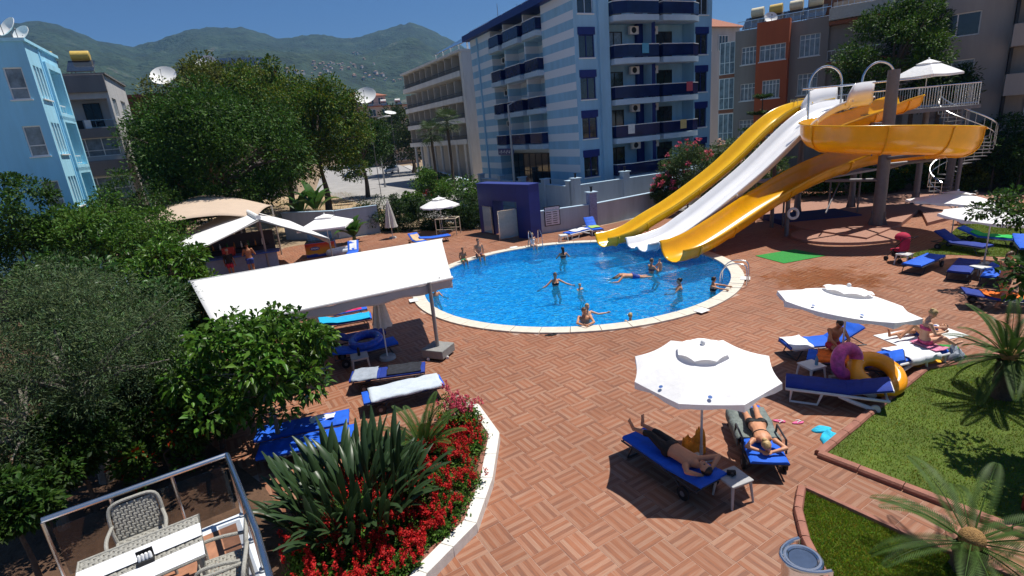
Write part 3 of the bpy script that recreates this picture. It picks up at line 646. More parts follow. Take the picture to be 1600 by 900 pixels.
# -------------------------------------------------- grey balcony house behind it
gy = mat('grey_render', (.20, .185, .18), .85, var=.1, scale=1); gw = mat('dull_white_render', (.50, .49, .48), .8, var=.1, scale=1)
GH = thing('grey_house', 'grey banded apartment house with laundry balcony and glazed verandas', 'apartment house', (-29.6, 44.2, 0), GRID)
Wg, Dg, Zg = 7.6, 8.5, 13.0; 
hg = [(.2, 3.2 + 2.95 * k + .9, 6.5, 3.2 + 2.95 * k + 2.3, .4) for k in range(2)] + [(.2, 9.2, 6.5, 11.3, 1.5)]
holed(fFn, 0, Wg, 0, Zg, hg).build('wall', gw, GH)
for z0, z1 in ((2.9, 3.75), (5.6, 6.75), (8.45, 9.15), (11.75, 12.98)): m = MB(); fbox(m, fFn, -.02, Wg, z0, z1, -.28, -.004); m.build('balcony_band', gy, GH, bevel=.01)
MB().bb((-Wg + .4, 1.6, -.02), (-1.6, Dg - .4, Zg - .1)).build('core', gw, GH)
for h in hg[:2]: window(GH, fFn, h[0] + .05, h[1] + .02, h[2], h[3], .1, 6, h[1] + .45, gmat=CURT)
window(GH, fFn, 1.0, 9.3, 2.1, 11.1, 1.45, 2, fmat=DARK); window(GH, fFn, 4.2, 9.2, 6.2, 11.1, 1.45, 3, fmat=DARK, nm='balcony_door')
rail(GH, fFn, .1, 6.8, 9.15, .6, -.06, STEEL, .6)
holed(fRt, 0, Dg, 0, Zg, [(.8, 4.1 + 2.95 * k, 2.4, 5.5 + 2.95 * k) for k in range(3)] + [(4.4, 4.1 + 2.95 * k, 6.4, 5.6 + 2.95 * k) for k in range(3)]).build('wall', gw, GH)
for k in range(3):
    window(GH, fRt, .8, 4.1 + 2.95 * k, 2.4, 5.5 + 2.95 * k, cols=3, gmat=CURT); window(GH, fRt, 4.4, 4.1 + 2.95 * k, 6.4, 5.6 + 2.95 * k, cols=3, gmat=CURT)
    m = MB().bb((.003, 3.6, 3.0 + 2.95 * k), (1.0, 7.3, 4.0 + 2.95 * k)); m.build('side_balcony', gy, GH)
MB().bb((-Wg - .1, -.15, Zg), (.15, Dg, Zg + .12)).build('roof', gy, GH)
for k, (u, c) in enumerate(((1.2, WHITE), (1.7, DARK), (2.2, DARK), (4.9, WHITE), (5.3, DARK))):
    q = GH.matrix_basis @ Vector((-u - 1.0, -.12, 0)) if False else Matrix.Rotation(GRID, 3, 'Z') @ Vector((-u - .6, -.13, 0)) + Vector((-29.6, 44.2, 0))
    m = MB().bb((-.2, -.012, -.75), (.2, .012, 0)); o = m.build('laundry', c, None, (q.x, q.y, 9.78), GRID); tag(o, ['white shirt', 'black trousers', 'dark shirt', 'white towel', 'dark cloth'][k] + ' drying on the grey house balcony rail', 'laundry', 'laundry on the grey balcony')
for k, u in enumerate((3.7, 2.0)):
    q = Matrix.Rotation(GRID, 3, 'Z') @ Vector((-u + (.6 if k else 0), 1.9, 0)) + Vector((-29.6, 44.2, 0)); heater(['yellow tank solar heater at the far corner of the grey house roof', 'yellow tank solar heater in the middle of the grey house roof'][k], (q.x, q.y, Zg + .12), GRID, yel, hl=.6)
# -------------------------------------------------- brown roofed block with the big dish
bk = mat('brown_render', (.22, .10, .055), .85, var=.15); rt = mat('terracotta_roof', (.30, .11, .06), .8, var=.25, scale=9, bump=.4, bscale=14)
BB_ = thing('brown_block', 'brown roofed block carrying a large white satellite dish', 'building', (-38, 56, 0), GRID)
MB().bb((0, 0, -.02), (9, 8, 12.6)).build('wall', bk, BB_); MB().bb((-.4, -.5, 12.6), (9.4, 8.4, 12.85)).build('roof', rt, BB_)
for k in range(3): window(BB_, fF, 4.5 + k * 1.4, 9.6, 5.5 + k * 1.4, 11.2, -.05, 2)
dish('very large white satellite dish on the brown roofed block', (-33.0, 58.2, 12.85), 1.2, R_(165), 40, 1.5)
# -------------------------------------------------- brown and orange apartment house (right)
br = mat('taupe_render', (.27, .235, .205), .85, var=.08, scale=1); og = mat('orange_render', (.42, .10, .035), .8, var=.08, scale=1)
O_ = (20.3, 47.6); ang = math.atan2(43.6 - 47.6, 25.7 - 20.3)
AB = thing('orange_taupe_flats', 'taupe apartment house with an orange projecting bay and white windows', 'apartment house', (O_[0], O_[1], 0), ang)
Wa = 6.75; Za = 12.35
lv = [3.3, 6.2, 9.05]
ho = [(.5, z + .75, 1.75, z + 2.1) for z in lv] + [(4.8, z + .75, 6.2, z + 2.35) for z in lv]
holed(fF, 0, Wa, 0, Za, ho).build('wall', br, AB)
for h in ho: window(AB, fF, *h, cols=4, transom=h[3] - .38, sill=WHITE, gmat=CURT, fw=.05)
mbw = MB()
fO = lambda u, v, d: (u, d - .75, v)
hoo = [(2.05, 10.0 - .2, 3.95, 11.0), (2.35, 6.95, 3.65, 8.35), (2.0, 3.9, 3.95, 5.3)]
holed(fO, 1.8, 4.15, 0, Za + .3, hoo).build('bay_wall', og, AB)
for h in hoo: window(AB, fO, *h, cols=5, transom=h[3] - .35, sill=WHITE, gmat=CURT, fw=.05)
fOs = lambda u, v, d: (4.15 - d, u - .75, v)
holed(fOs, 0, .75, 0, Za + .3, [(.1, 9.8, .65, 11.0), (.15, 6.95, .6, 8.35)]).build('bay_wall', og, AB)
for h in [(.1, 9.8, .65, 11.0), (.15, 6.95, .6, 8.35)]: window(AB, fOs, *h, cols=2, gmat=CURT, fw=.04)
MB().bb((1.8, -.75, Za + .3), (4.15, .0, Za + .38)).bb((1.8, -.748, 0), (1.85, -.002, Za + .29)).build('bay_roof', og, AB)
MB().bb((.3, .3, -.02), (Wa + 6, 9, Za - .1)).build('core', br, AB); MB().bb((0, .0, Za), (Wa, 9, Za + .1)).build('roof', br, AB)
# recessed balcony wing to the right
MB().bb((Wa + .002, 1.6, -.02), (Wa + 7, 1.8, Za + 1.2)).build('recess_wall', br, AB)
for k, z in enumerate(lv):
    o = MB().bb((Wa + .003, -.35, z + 2.7), (Wa + 6.5, 1.6, z + 2.95)).build('balcony', rt, AB); rail(o, fF, Wa + .05, Wa + 6.4, z + 2.95, .8, -.3, WHITE, .25)
    window(AB, fF, Wa + 1.0, z + .5, Wa + 2.8, z + 2.2, 1.55, 3, gmat=CURT, nm='balcony_door'); window(AB, fF, Wa + 4, z + .5, Wa + 5.3, z + 2.2, 1.55, 2, gmat=CURT)
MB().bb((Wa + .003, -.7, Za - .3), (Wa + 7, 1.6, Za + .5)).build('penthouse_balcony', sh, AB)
MB().bb((Wa - 2, 3.5, Za + .1), (Wa + 6.8, 9, Za + 3.2)).build('penthouse', bk, AB)
rail(AB, fF, .1, Wa, Za + .1, .7, .3, STEEL, .5); rail(AB, fF, Wa + .1, Wa + 6.9, Za + .5, .7, -.6, STEEL, .35)
# balcony strip between hotel and flats (glazed verandas on the side)
fLs = lambda u, v, d: (-1.4 + d, 1.0 + u, v)
for z in lv:
    o = MB().bb((-1.3, .25, z - .1), (-.004, 2.6, z + .2)).build('veranda', rt, AB); window(AB, lambda u, v, d: (-1.3 + u, .25 + d, v), 0, z + .2, 1.25, z + 2.75, .06, 3, z + 1.1, gmat=CURT, nm='veranda_window')
Rf = Matrix.Rotation(ang, 3, 'Z')
for k, (u, c, s) in enumerate(((1.2, crm, 'first cream'), (2.6, yel, 'yellow'), (4.1, crm, 'second cream'), (5.5, crm, 'third cream'))):
    q = Rf @ Vector((u, 2.2, 0)) + Vector((*O_, 0)); heater(s + ' tank solar heater along the taupe and orange flats roof', (q.x, q.y, Za + .1), ang, c, hl=.48)
q = Rf @ Vector((2.4, 1.1, 0)) + Vector((*O_, 0)); dish('small white satellite dish on the taupe and orange flats roof', (q.x, q.y, Za + .1), .5, R_(190), 30, .7)
q = Rf @ Vector((6.0, 4.6, 0)) + Vector((*O_, 0)); heater('orange yellow tank on the penthouse of the taupe flats', (q.x, q.y, Za + 3.2), ang, yel)
# pale block behind it with a brown roof and a row of collectors
PB = thing('pale_roof_block', 'pale house with brown pitched roof behind the orange bay flats', 'house', (19.5, 60, 0), GRID)
MB().bb((0, 0, -.02), (9, 8, 15)).build('wall', gw, PB); MB().add([(-.5, -.5, 15), (9.5, -.5, 15), (9.5, 8.5, 15), (-.5, 8.5, 15), (2, 4, 17), (7, 4, 17)], [(0, 1, 5, 4), (1, 2, 5), (2, 3, 4, 5), (3, 0, 4), (3, 2, 1, 0)]).build('roof', rt, PB)
for k in range(3): window(PB, fF, 1 + k * 2.4, 12.6, 2.4 + k * 2.4, 14.2, -.05, 3)
for k in range(5):
    q = Matrix.Rotation(GRID, 3, 'Z') @ Vector((.6 + k * 1.9, 7, 0)) + Vector((19.5, 60, 0)); heater('cream tank solar heater in the row above the brown pitched roof', (q.x, q.y, 16.2), GRID, crm); 
    
# -------------------------------------------------- grey flats (far right)
dg = mat('dim_grey_render', (.34, .32, .30), .85, var=.08, scale=1)
RB = thing('grey_flats', 'grey apartment block with deep balcony bands beside the slide tower', 'apartment house', (29.2, 39.6, 0), R_(-40))
fl3 = [3.1, 6.0, 8.9, 11.8, 14.7]
hh = [(1.2, z + .75, 3.6, z + 2.2) for z in fl3]
holed(fF, 0, 5.2, 0, 18.5, hh).build('wall', dg, RB)
for i, h in enumerate(hh): window(RB, fF, *h, cols=2, gmat=CURT if i != 2 else GLASS, fw=.07)
MB().bb((.3, .3, -.02), (16, 9, 18.4)).build('core', dg, RB)
for z in fl3:
    o = MB().bb((5.2, -1.5, z - .35), (16, .29, z + .95)).build('balcony', dg, RB, bevel=.01)
    window(RB, fF, 6.4, z + .96, 8.2, z + 2.35, .2, 2, gmat=GLASS, nm='balcony_door'); window(RB, fF, 8.5, z + .96, 10.6, z + 2.35, .2, 2, gmat=CURT)
    window(RB, fF, 12.0, z + .96, 14.6, z + 2.35, .2, 3, gmat=GLASS); MB().bb((5.25, -.4, z + .96), (5.4, .28, z + 2.54)).build('screen', DARK, RB)
MB().bb((0, 0, 18.42), (16, 9, 18.7)).build('roof', dg, RB); acunit(fF, RB, 5.5, 13.3, -1.85)
# -------------------------------------------------- far flats with terracotta roofs (centre)
fr_ = mat('far_cream_render', (.45, .40, .36), .85, var=.1); fo = mat('far_orange_render', (.46, .35, .28), .85, var=.1)
def far_block(label, px, py_top, Y, Wd, Dp, wallm, roofm, floors, rz=GRID, cols=4, hip=True):
    p = V(px, py_top, Y); t = thing('far_apartment_block', label, 'apartment house', (p.x, p.y, 0), rz, 'apartment blocks across the street')
    z1 = p.z; m = MB().bb((0, 0, -.02), (Wd, Dp, z1)).build('wall', wallm, t)
    if hip: MB().add([(-.6, -.6, z1), (Wd + .6, -.6, z1), (Wd + .6, Dp + .6, z1), (-.6, Dp + .6, z1), (Wd * .3, Dp / 2, z1 + 1.8), (Wd * .7, Dp / 2, z1 + 1.8)], [(0, 1, 5, 4), (1, 2, 5), (2, 3, 4, 5), (3, 0, 4), (3, 2, 1, 0)]).build('roof', roofm, t)
    else: MB().bb((-.3, -.3, z1), (Wd + .3, Dp + .3, z1 + .25)).build('roof', roofm, t)
    for k in range(floors):
        z = z1 - 2.9 * (k + 1)
        if z < .2: break
        o = MB().bb((-.003, -1.1, z - .1), (Wd * .95, -.003, z + .15)).build('balcony', wallm, t); rail(o, fF, 0.05, Wd * .95, z + .15, .8, -1.05, DARK, .5)
        for c in range(cols):
            u = Wd * (c + .2) / cols; window(t, fF, u, z + .5, u + Wd * .55 / cols, z + 2.3, -.05, 2, gmat=GLASS)
            window(t, fL, Dp * (c + .2) / cols, z + .7, Dp * (c + .65) / cols, z + 2.2, -.05, 2, gmat=GLASS)
    return t
far_block('cream flats with terracotta roof beyond the round street tree', 541, 152, 160, 11, 14, fr_, rt, 6)
far_block('orange brown flats crowded with rooftop tanks across the street', 572, 168, 150, 13, 14, fo, rt, 5, hip=False)
far_block('cream flats with flat roof next to the white hotel end', 610, 176, 172, 16, 14, fr_, fr_, 5, hip=False)
far_block('low cream flats glimpsed above the big street trees', 300, 118, 75, 10, 10, gw, rt, 3, hip=False)
for k in range(9):
    p = V(588 + k * 12, 150 - k * 1.2, 104 + k); tz = V(610, 176, 172).z + .25
    if k < 3: q = V(572, 168, 150); loc = Matrix.Rotation(GRID, 3, 'Z') @ Vector((2 + k * 4, 5, 0)) + Vector((q.x, q.y, q.z + .25))
    else: q = V(610, 176, 172); loc = Matrix.Rotation(GRID, 3, 'Z') @ Vector((1.2 + (k - 3) * 2.5, 4, 0)) + Vector((q.x, q.y, tz))
    heater('white tank solar heater on the flat roofed cream flats' if k >= 3 else 'white tank solar heater on the orange brown flats', loc, GRID, WHITE if k % 3 else crm)
q = V(300, 118, 75); rkx = thing('solar_panel_rack', 'slatted rack of solar panels above the big street trees', 'solar panels', (q.x, q.y, q.z + .25), GRID)
for k in range(6): MB().beam((3 + k * 1.1, .5, .6), (3 + k * 1.1, 3.2, 2.2), 1.0, .06).build('panel', panel_m, rkx)
m = MB()
for k in range(4): m.tube([(3 + k * 1.8, 3, 0), (3 + k * 1.8, 3, 2.1)], .05, 6).tube([(3 + k * 1.8, .6, 0), (3 + k * 1.8, .6, .6)], .05, 6)
m.build('rack_frame', WHITE, rkx)
dish('round white satellite dish peeping over the street trees', (q.x + 1.5, q.y + 1.5, q.z + .25), 1.3, R_(170), 30, 1.0)
p = V(572, 152, 62); dish('tall pole mounted white satellite dish among the street trees', (p.x, p.y, 0), 1.15, R_(180), 40, p.z)
p = V(610, 178, 100); dish('pole mounted dish tilted flat above the street', (p.x, p.y, 0), 1.0, R_(140), 70, p.z)
# houses on the mountainside
hm = [mat('hillside_white', (.55, .52, .48), .9), mat('hillside_cream', (.48, .38, .28), .9)]
rtf = mat('hillside_roof', (.30, .20, .15), .9); hproto = [MB().bb((-5, -4, -8), (5, 4, 6)).mesh('wall', c) for c in hm]; rproto = MB().add([(-5.5, -4.5, 6), (5.5, -4.5, 6), (5.5, 4.5, 6), (-5.5, 4.5, 6), (0, 0, 8.5)], [(0, 1, 4), (1, 2, 4), (2, 3, 4), (3, 0, 4), (3, 2, 1, 0)]).mesh('roof', rtf)
for (cx, cy, sx_, sy_, k_) in ((535, 103, 60, 10, 22), (605, 120, 44, 9, 20), (495, 116, 50, 8, 12), (330, 112, 40, 5, 7), (555, 82, 9, 3, 3)):
    for _ in range(k_):
        r = ray(random.gauss(cx, sx_ * .5), random.gauss(cy, sy_ * .5)); a = math.atan2(r[0], r[1]); e = r[2] / math.hypot(r[0], r[1]); ds = np.linspace(500, 1850, 300); hz = mheight(np.full(300, a), ds) - (H + ds * e)
        k = int(np.argmax(hz > 0))
        if hz[k] <= 0: continue
        d = ds[k]; t = thing('hillside_house', 'small pale house among the pines on the mountainside', 'house', (d * math.sin(a), d * math.cos(a), float(mheight(np.array([a]), np.array([d]))[0]) - 1), random.uniform(0, 3), 'houses on the mountainside'); sc = random.uniform(.3, .62); t.scale = (sc, sc, sc)
        put('wall', random.choice(hproto), t); put('roof', rproto, t)
# -------------------------------------------------- boundary walls, gate, notice board
bw = mat('grey_blue_wall_render', (.40, .46, .52), .8, var=.08, scale=1.5, bump=.15, bscale=18); mosw = mat('mosaic_pillar', (.22, .25, .42), .4, var=.9, scale=28)
def wall_run(label, pts, h, parent_name='boundary_wall', material=bw, th=.2, pillars=True, ph=.45, pw=.5, lamp=True, pmat=None, z0=0):
    o = Vector((*pts[0][:2], 0)); t = thing(parent_name, label, 'wall', o)
    for i, (a, b) in enumerate(zip(pts, pts[1:])):
        a = Vector((*a[:2], 0)) - o; b = Vector((*b[:2], 0)) - o; d = (b - a).normalized() * (pw / 2 + .004 if pillars else 0)
        MB().beam(a + d + Vector((0, 0, (h + z0) / 2 - .03)), b - d + Vector((0, 0, (h + z0) / 2 - .03)), th, h - z0 + .06).build('wall_panel', material, t)
        MB().beam(a + d + Vector((0, 0, h + .034)), b - d + Vector((0, 0, h + .034)), th + .12, .06).build('coping', hw, t)
    if pillars:
        for i, p in enumerate(pts):
            q = Vector((*p[:2], 0)) - o; an = math.atan2(pts[1][1] - pts[0][1], pts[1][0] - pts[0][0])
            pl = MB().box(q + Vector((0, 0, (h + ph) / 2 - .03)), (pw, pw, h + ph + .06), an).build('pillar', (pmat or {}).get(i, material), t, bevel=.01)
            MB().box(q + Vector((0, 0, h + ph + .035)), (pw + .14, pw + .14, .07), an).build('pillar_cap', hw, pl, bevel=.01)
            if lamp: MB().cyl(q + Vector((0, 0, h + ph + .07)), q + Vector((0, 0, h + ph + .34)), .07, .06, 10).cyl(q + Vector((0, 0, h + ph + .34)), q + Vector((0, 0, h + ph + .38)), .1, .1, 10).build('pillar_lamp', DARK, pl)
    return t
A0 = G(834, 367); A1 = G(926, 353); A2 = G(1048, 326); A3 = G(1100, 318)
wall_run('grey blue pool wall with dark mosaic pillar beside the navy gate', [A0, A1, A2], 1.35, pmat={1: mosw, 0: bw}, ph=.75)
wall_run('grey blue pool wall running on behind the slides', [A2 + (A2 - A1) * .03, A2 + (A2 - A1) * 1.2, A2 + (A2 - A1) * 2.3], 1.35, lamp=False, ph=.2)
e1 = Vector((math.cos(GRID), math.sin(GRID), 0)); e2 = Vector((-e1.y, e1.x, 0)); c0 = V(912, 268, 36.5)
hc = Vector((5.0, 37.0, 0))
wall_run('pale blue hotel garden wall along the lane facing the pool', [hc, hc + e1 * 4.2, hc + e1 * 8.4, hc + e1 * 12.6], 2.2, ph=.5)
wall_run('pale blue hotel garden wall along the street', [hc + e2 * .7, hc + e2 * 4.2, hc + e2 * 8.0, hc + e2 * 12, hc + e2 * 16.5], 2.1, ph=.4, lamp=False)
wall_run('low grey wall in front of the white hotel terrace', [(-3.6, 60), (-6.2, 70), (-10.4, 86), (-14.5, 100)], 1.3, material=gw, pillars=False)
# navy gate portal
g0 = G(831, 374); g1 = G(752, 363); gd = (g1 - g0); gd.z = 0; ga = math.atan2(gd.y, gd.x); GL = gd.length
GT = thing('gate_portal', 'navy blue box frame gate portal with open glass doors', 'gate', (g0.x, g0.y, 0), ga)
zt = 3.15
MB().bb((0, -.85, -.02), (1.15, 0, zt)).build('post', navy, GT, bevel=.01); MB().bb((GL - 1.5, -.85, -.02), (GL, 0, zt)).build('post', navy, GT, bevel=.01)
MB().bb((1.152, -.85, 2.15), (GL - 1.502, 0, zt)).build('lintel', navy, GT)
MB().bb((-.03, -.88, zt + .002), (GL + .03, .03, zt + .05)).build('cap', mat('navy_cap', (.03, .05, .24), .5), GT)
dgl = mat('frosted_door_glass', (.30, .40, .42), .15, var=.1, spec=.6)
dr = MB().bb((0, -.03, .08), (1.3, .03, 1.75)).build('door_leaf', dgl, GT, (GL - 1.45, .12, 0), R_(-8)); fr2 = MB()
for a, b in (((0, .05), (1.3, .09)), ((0, 1.73), (1.3, 1.77)), ((0, .09), (.05, 1.73)), ((1.25, .09), (1.3, 1.73))): fr2.bb((a[0], -.04, a[1]), (b[0], .04, b[1]))
fm_ = fr2.mesh('door_frame', STEEL); put('door_frame', fm_, dr)
dr = put('door_leaf', dr.data, GT, (1.25, -.1, 0), R_(75)); put('door_frame', bpy.data.meshes['door_frame'], dr); MB().tube([(1.15, -.1, .8), (1.15, -.14, .82), (1.15, -.14, 1.2), (1.15, -.1, 1.22)], .02, 6).build('handle', STEEL, dr)
# rules board on the wall
wd = (A1 - A0).normalized(); q = A0 + wd * .75; ra = math.atan2(wd.y, wd.x)
NB = thing('rules_board', 'white rules board in dark frame hung on the pool wall', 'notice board', (q.x + wd.y * .115, q.y - wd.x * .115, .45), ra)
MB().bb((-.02, -.03, -.02), (1.02, .002, 1.17)).build('frame', DARK, NB); MB().bb((.03, -.036, .03), (.97, -.031, 1.12)).build('sheet', mat('printed_sheet', (.62, .60, .66), .6, var=.25, scale=14), NB)
m = MB()
for r_ in range(7):
    for c_ in range(2): m.bb((.09 + c_ * .45, -.04, .93 - r_ * .135), (.09 + c_ * .45 + .34 - .05 * ((r_ * 3 + c_) % 3), -.0365, .97 - r_ * .135))
m.build('printed_lines', DARK, NB)
# ================================================================== WATER SLIDES
yelg = mat('yellow_fibreglass', (.92, .56, .012), .22, var=.06, scale=2, spec=.5, coat=.3, sub=.12)
yelg_backlit = mat('backlit_yellow_fibreglass', (.90, .48, .008), .22, var=.08, scale=2, spec=.5, coat=.3, sub=.2)  # same yellow fibreglass, its backlit shade put into the colour
whtg = mat('white_fibreglass', (.80, .80, .82), .2, var=.03, scale=2, spec=.5, coat=.4)
def catmull(P, k=8):
    P = [Vector(p) for p in P]; out = []
    Q = [P[0] * 2 - P[1]] + P + [P[-1] * 2 - P[-2]]
    for i in range(1, len(Q) - 2):
        for j in range(k):
            t = j / k; a, b, c, d = Q[i - 1:i + 3]
            out.append(.5 * (2 * b + (c - a) * t + (2 * a - 5 * b + 4 * c - d) * t * t + (3 * b - a - 3 * c + d) * t ** 3))
    return out + [P[-1]]
def frames(pts):
    fr = []
    for i, p in enumerate(pts):
        d = (pts[min(i + 1, len(pts) - 1)] - pts[max(i - 1, 0)]).normalized(); s = d.cross(Vector((0, 0, 1))).normalized(); fr.append((p, d, s, s.cross(d)))
    return fr
def chute(pts, prof, material, parent, name='chute', flange=14, flmat=None):
    """prof(t) gives the cross-section (side, up) at fraction t"""
    fr = frames(pts); n = len(prof(0)); mb = MB(); K = len(fr)
    for i, (p, d, s, u) in enumerate(fr): mb.v += [tuple(p + s * a + u * b) for a, b in prof(i / (K - 1))]
    for i in range(K - 1): mb.f += [(i * n + j, i * n + j + 1, (i + 1) * n + j + 1, (i + 1) * n + j) for j in range(n - 1)]
    o = mb.build(name, material, parent, solid=.03, sharp=60)
    for i in range(flange // 2, K - 2, flange):
        p, d, s, u = fr[i]; q = prof(i / (K - 1)); m = MB()
        path = [p + s * a * 1.035 + u * (b - .025) for a, b in q]; path = [v - (Vector(c) * 0) for v, c in zip(path, path)]
        m.tube([p + s * a + u * b for a, b in [(a * 1.05, b - .05) for a, b in q]], .03, 6); m.build('joint_flange', flmat or material, o)
    return o
SLD = thing('water_slide', 'triple water slide: yellow chute, white double chute, spiral in a backlit yellow tone and grey tower', 'water slide', (18.4, 25.8, 0))
SLo = Vector((18.4, 25.8, 0))
def rel(P): return [Vector(p) - SLo for p in P]
def yp(t):
    e = 1 + .1 * max(0, 1 - t * 8); return [(x * e, z) for x, z in [(-.70, .42), (-.66, .50), (-.62, .47), (-.56, .22), (-.44, .04), (-.25, -.06), (0, -.09), (.25, -.06), (.44, .04), (.56, .22), (.62, .47), (.66, .50), (.70, .42)]]
def line(A, B, zs):
    A, B = Vector((*A, 0)), Vector((*B, 0)); L_ = (B - A).length; return [A + (B - A) * (s / L_) + Vector((0, 0, z)) for s, z in zs]
P1 = line((5.5, 26.86), (17, 30.5), [(-.75, .22), (0, .25), (1.0, .45), (2.2, .95), (3.86, 1.62), (6.68, 3.1), (9.2, 4.85), (10.6, 5.6), (12, 5.9), (13.4, 5.95)])
c1 = chute(catmull(rel(P1)), yp, yelg, SLD)
def wp(t):
    e = 1 + .08 * max(0, 1 - t * 8); return [(x * e, z) for x, z in [(-.96, .34), (-.92, .42), (-.87, .40), (-.82, .14), (-.70, .02), (-.45, -.03), (-.2, .01), (-.07, .11), (0, .14), (.07, .11), (.2, .01), (.45, -.03), (.70, .02), (.82, .14), (.87, .40), (.92, .42), (.96, .34)]]
P2 = line((6.98, 25.3), (17.7, 29), [(-.85, .22), (-.1, .24), (1.18, .45), (2.3, .92), (3.48, 1.5), (6.24, 3.05), (9.05, 4.95), (10.4, 5.6), (11.6, 5.85), (13.0, 5.9)])
c2 = chute(catmull(rel(P2)), wp, whtg, SLD)
for sgn_ in (-1, 1):   # raised entry shields of the white chute
    f = frames(catmull(rel(P2))); m = MB(); seg = f[-19:-2] if sgn_ < 0 else f[-13:-1]; k = len(seg)
    hs = [.42 + .75 * min(1, .35 + 3 * i / k) for i in range(k)]
    for (p, d, s, u), h in zip(seg, hs): m.v += [tuple(p + s * sgn_ * .93 + Vector((0, 0, .2))), tuple(p + s * sgn_ * 1.0 + Vector((0, 0, h)))]
    m.f += [(2 * i, 2 * i + 1, 2 * i + 3, 2 * i + 2) for i in range(k - 1)]
    m.build('entry_shield', whtg, c2, solid=.05)
P3 = [(21.4, 28.5, 5.75), (20.3, 28.3, 5.55), (18.9, 27.9, 5.2), (17.2, 27.3, 4.9), (15.5, 26.3, 4.62), (14.75, 24.9, 4.4), (15.2, 23.6, 4.25), (16.5, 22.85, 4.12), (17.9, 22.75, 3.98), (19.2, 22.95, 3.82), (20.15, 23.8, 3.66), (20.5, 25.1, 3.5), (20.0, 26.4, 3.38), (18.9, 27.15, 3.25), (17.6, 27.2, 3.05), (15.2, 26.5, 2.55), (12.8, 25.5, 1.85), (10.5, 24.4, 1.0), (9.0, 23.65, .5), (7.9, 23.15, .27), (7.2, 22.85, .25)]
def sp(t):
    h = .35 * max(0, min(1, (t - .12) * 9, (.80 - t) * 7)); r = .75
    if h < .01: h = .01
    return [(-.80, .36), (-.76, .44), (-.71, .42), (-.66, .18), (-.5, -.08), (-.27, -.2), (0, -.24), (.27, -.2), (.5, -.08), (.68, .15), (.76, .42), (.79, .55 + h), (.83, .6 + h), (.88, .57 + h)]
c3 = chute(catmull(rel(P3)), sp, yelg_backlit, SLD, flange=12)
def mpost(p, h, r, base=True, nm='support_post', lean=(0, 0)):
    p = Vector((*p, 0)) - SLo; m = MB().cyl(p - Vector((0, 0, .03)), p + Vector((lean[0], lean[1], h)), r, r * .92, 18)
    if base:
        m.cyl(p, p + Vector((0, 0, .05)), r * 2.1, r * 2.1, 18)
        for k in range(6): a = k * math.pi / 3; d = Vector((math.cos(a), math.sin(a), 0)); m.add([p + d * r * .8, p + d * r * 2.0, p + d * r * .8 + Vector((0, 0, .9))], [(0, 1, 2)]); m.beam(p + d * r + Vector((0, 0, .05)), p + d * r * .95 + Vector((0, 0, .85)), .04, r * .5, d)
    return m.build(nm, GREYM, SLD)
mpost((18.39, 25.79), 7.4, .27)
mpost((23.75, 30.4), 5.5, .16); mpost((26.6, 31.6), 5.5, .2); mpost((17.2, 31.0), 5.4, .16); mpost((20.4, 31.0), 5.4, .16)
mpost((13.9, 25.9), 1.85, .11, False); mpost((12.6, 28.6), 3.1, .1, False); mpost((14.3, 28.2), 4.0, .1, False); mpost((9.8, 26.6), 1.0, .09, False); mpost((9.6, 28.0), 1.4, .09, False); mpost((9.6, 24.2), .55, .08, False)
m = MB()
for (a, b) in (((18.39, 25.79, 3.4), (18.3, 23.0, 3.75)), ((18.39, 25.79, 3.1), (20.4, 25.3, 3.2)), ((18.39, 25.79, 2.9), (25.5, 31.0, 2.9)), ((18.39, 25.79, 5.0), (18.6, 27.6, 5.0)), ((18.39, 25.79, 2.4), (16.0, 26.5, 2.5)), ((18.39, 25.79, 4.2), (15.0, 24.9, 4.2))): m.tube(rel([a, b]), .08, 8)
for (a, b) in (((17.0, 26.9, 2.3), (15.2, 24.9, 1.2)), ((18.3, 26.0, 5.2), (17.6, 25.6, 3.6))): m.tube(rel([a, b]), .035, 6)
m.build('brace', GREYM, SLD)
plat = MB().bb(rel([(16.6, 28.6, 5.28)])[0], rel([(25.2, 31.6, 5.45)])[0]).build('platform', GREYM, SLD)
m = MB(); Z = 5.45
def railrun(m, a, b, h=1.1, step=.14, top=.03):
    a, b = Vector(a) - SLo, Vector(b) - SLo; up = Vector((0, 0, h)); L_ = (b - a).length; k = max(2, int(L_ / step))
    m.tube([a + up, b + up], top, 6).tube([a + Vector((0, 0, .12)), b + Vector((0, 0, .12))], .018, 6)
    for i in range(k + 1): p = a + (b - a) * i / k; m.tube([p, p + up], .012 if i % 8 else .025, 5)
railrun(m, (21.9, 28.7, Z), (25.1, 28.7, Z)); railrun(m, (16.7, 31.5, Z), (25.1, 31.5, Z)); railrun(m, (16.7, 29.6, Z), (16.7, 31.5, Z)); railrun(m, (25.1, 28.7, Z), (25.1, 30.2, Z))
m.tube(rel([(15.5, 28.2, 6.95), (21.9, 28.7, 7.0)]), .045, 8).tube(rel([(19.0, 28.5, 6.55), (21.9, 28.7, 6.55)]), .03, 6)
m.build('platform_railing', STEEL, SLD)
for xx, yy in ((17.2, 29.0), (20.1, 29.2)):   # hoops over the entries
    pts = [(xx - .85, yy, Z)] + [(xx - .85 * math.cos(a), yy + .1, 7.15 + .85 * math.sin(a)) for a in np.linspace(0, math.pi, 13)] + [(xx + .85, yy, Z)]
    MB().tube(rel(pts), .055, 8).build('entry_hoop', STEEL, SLD)
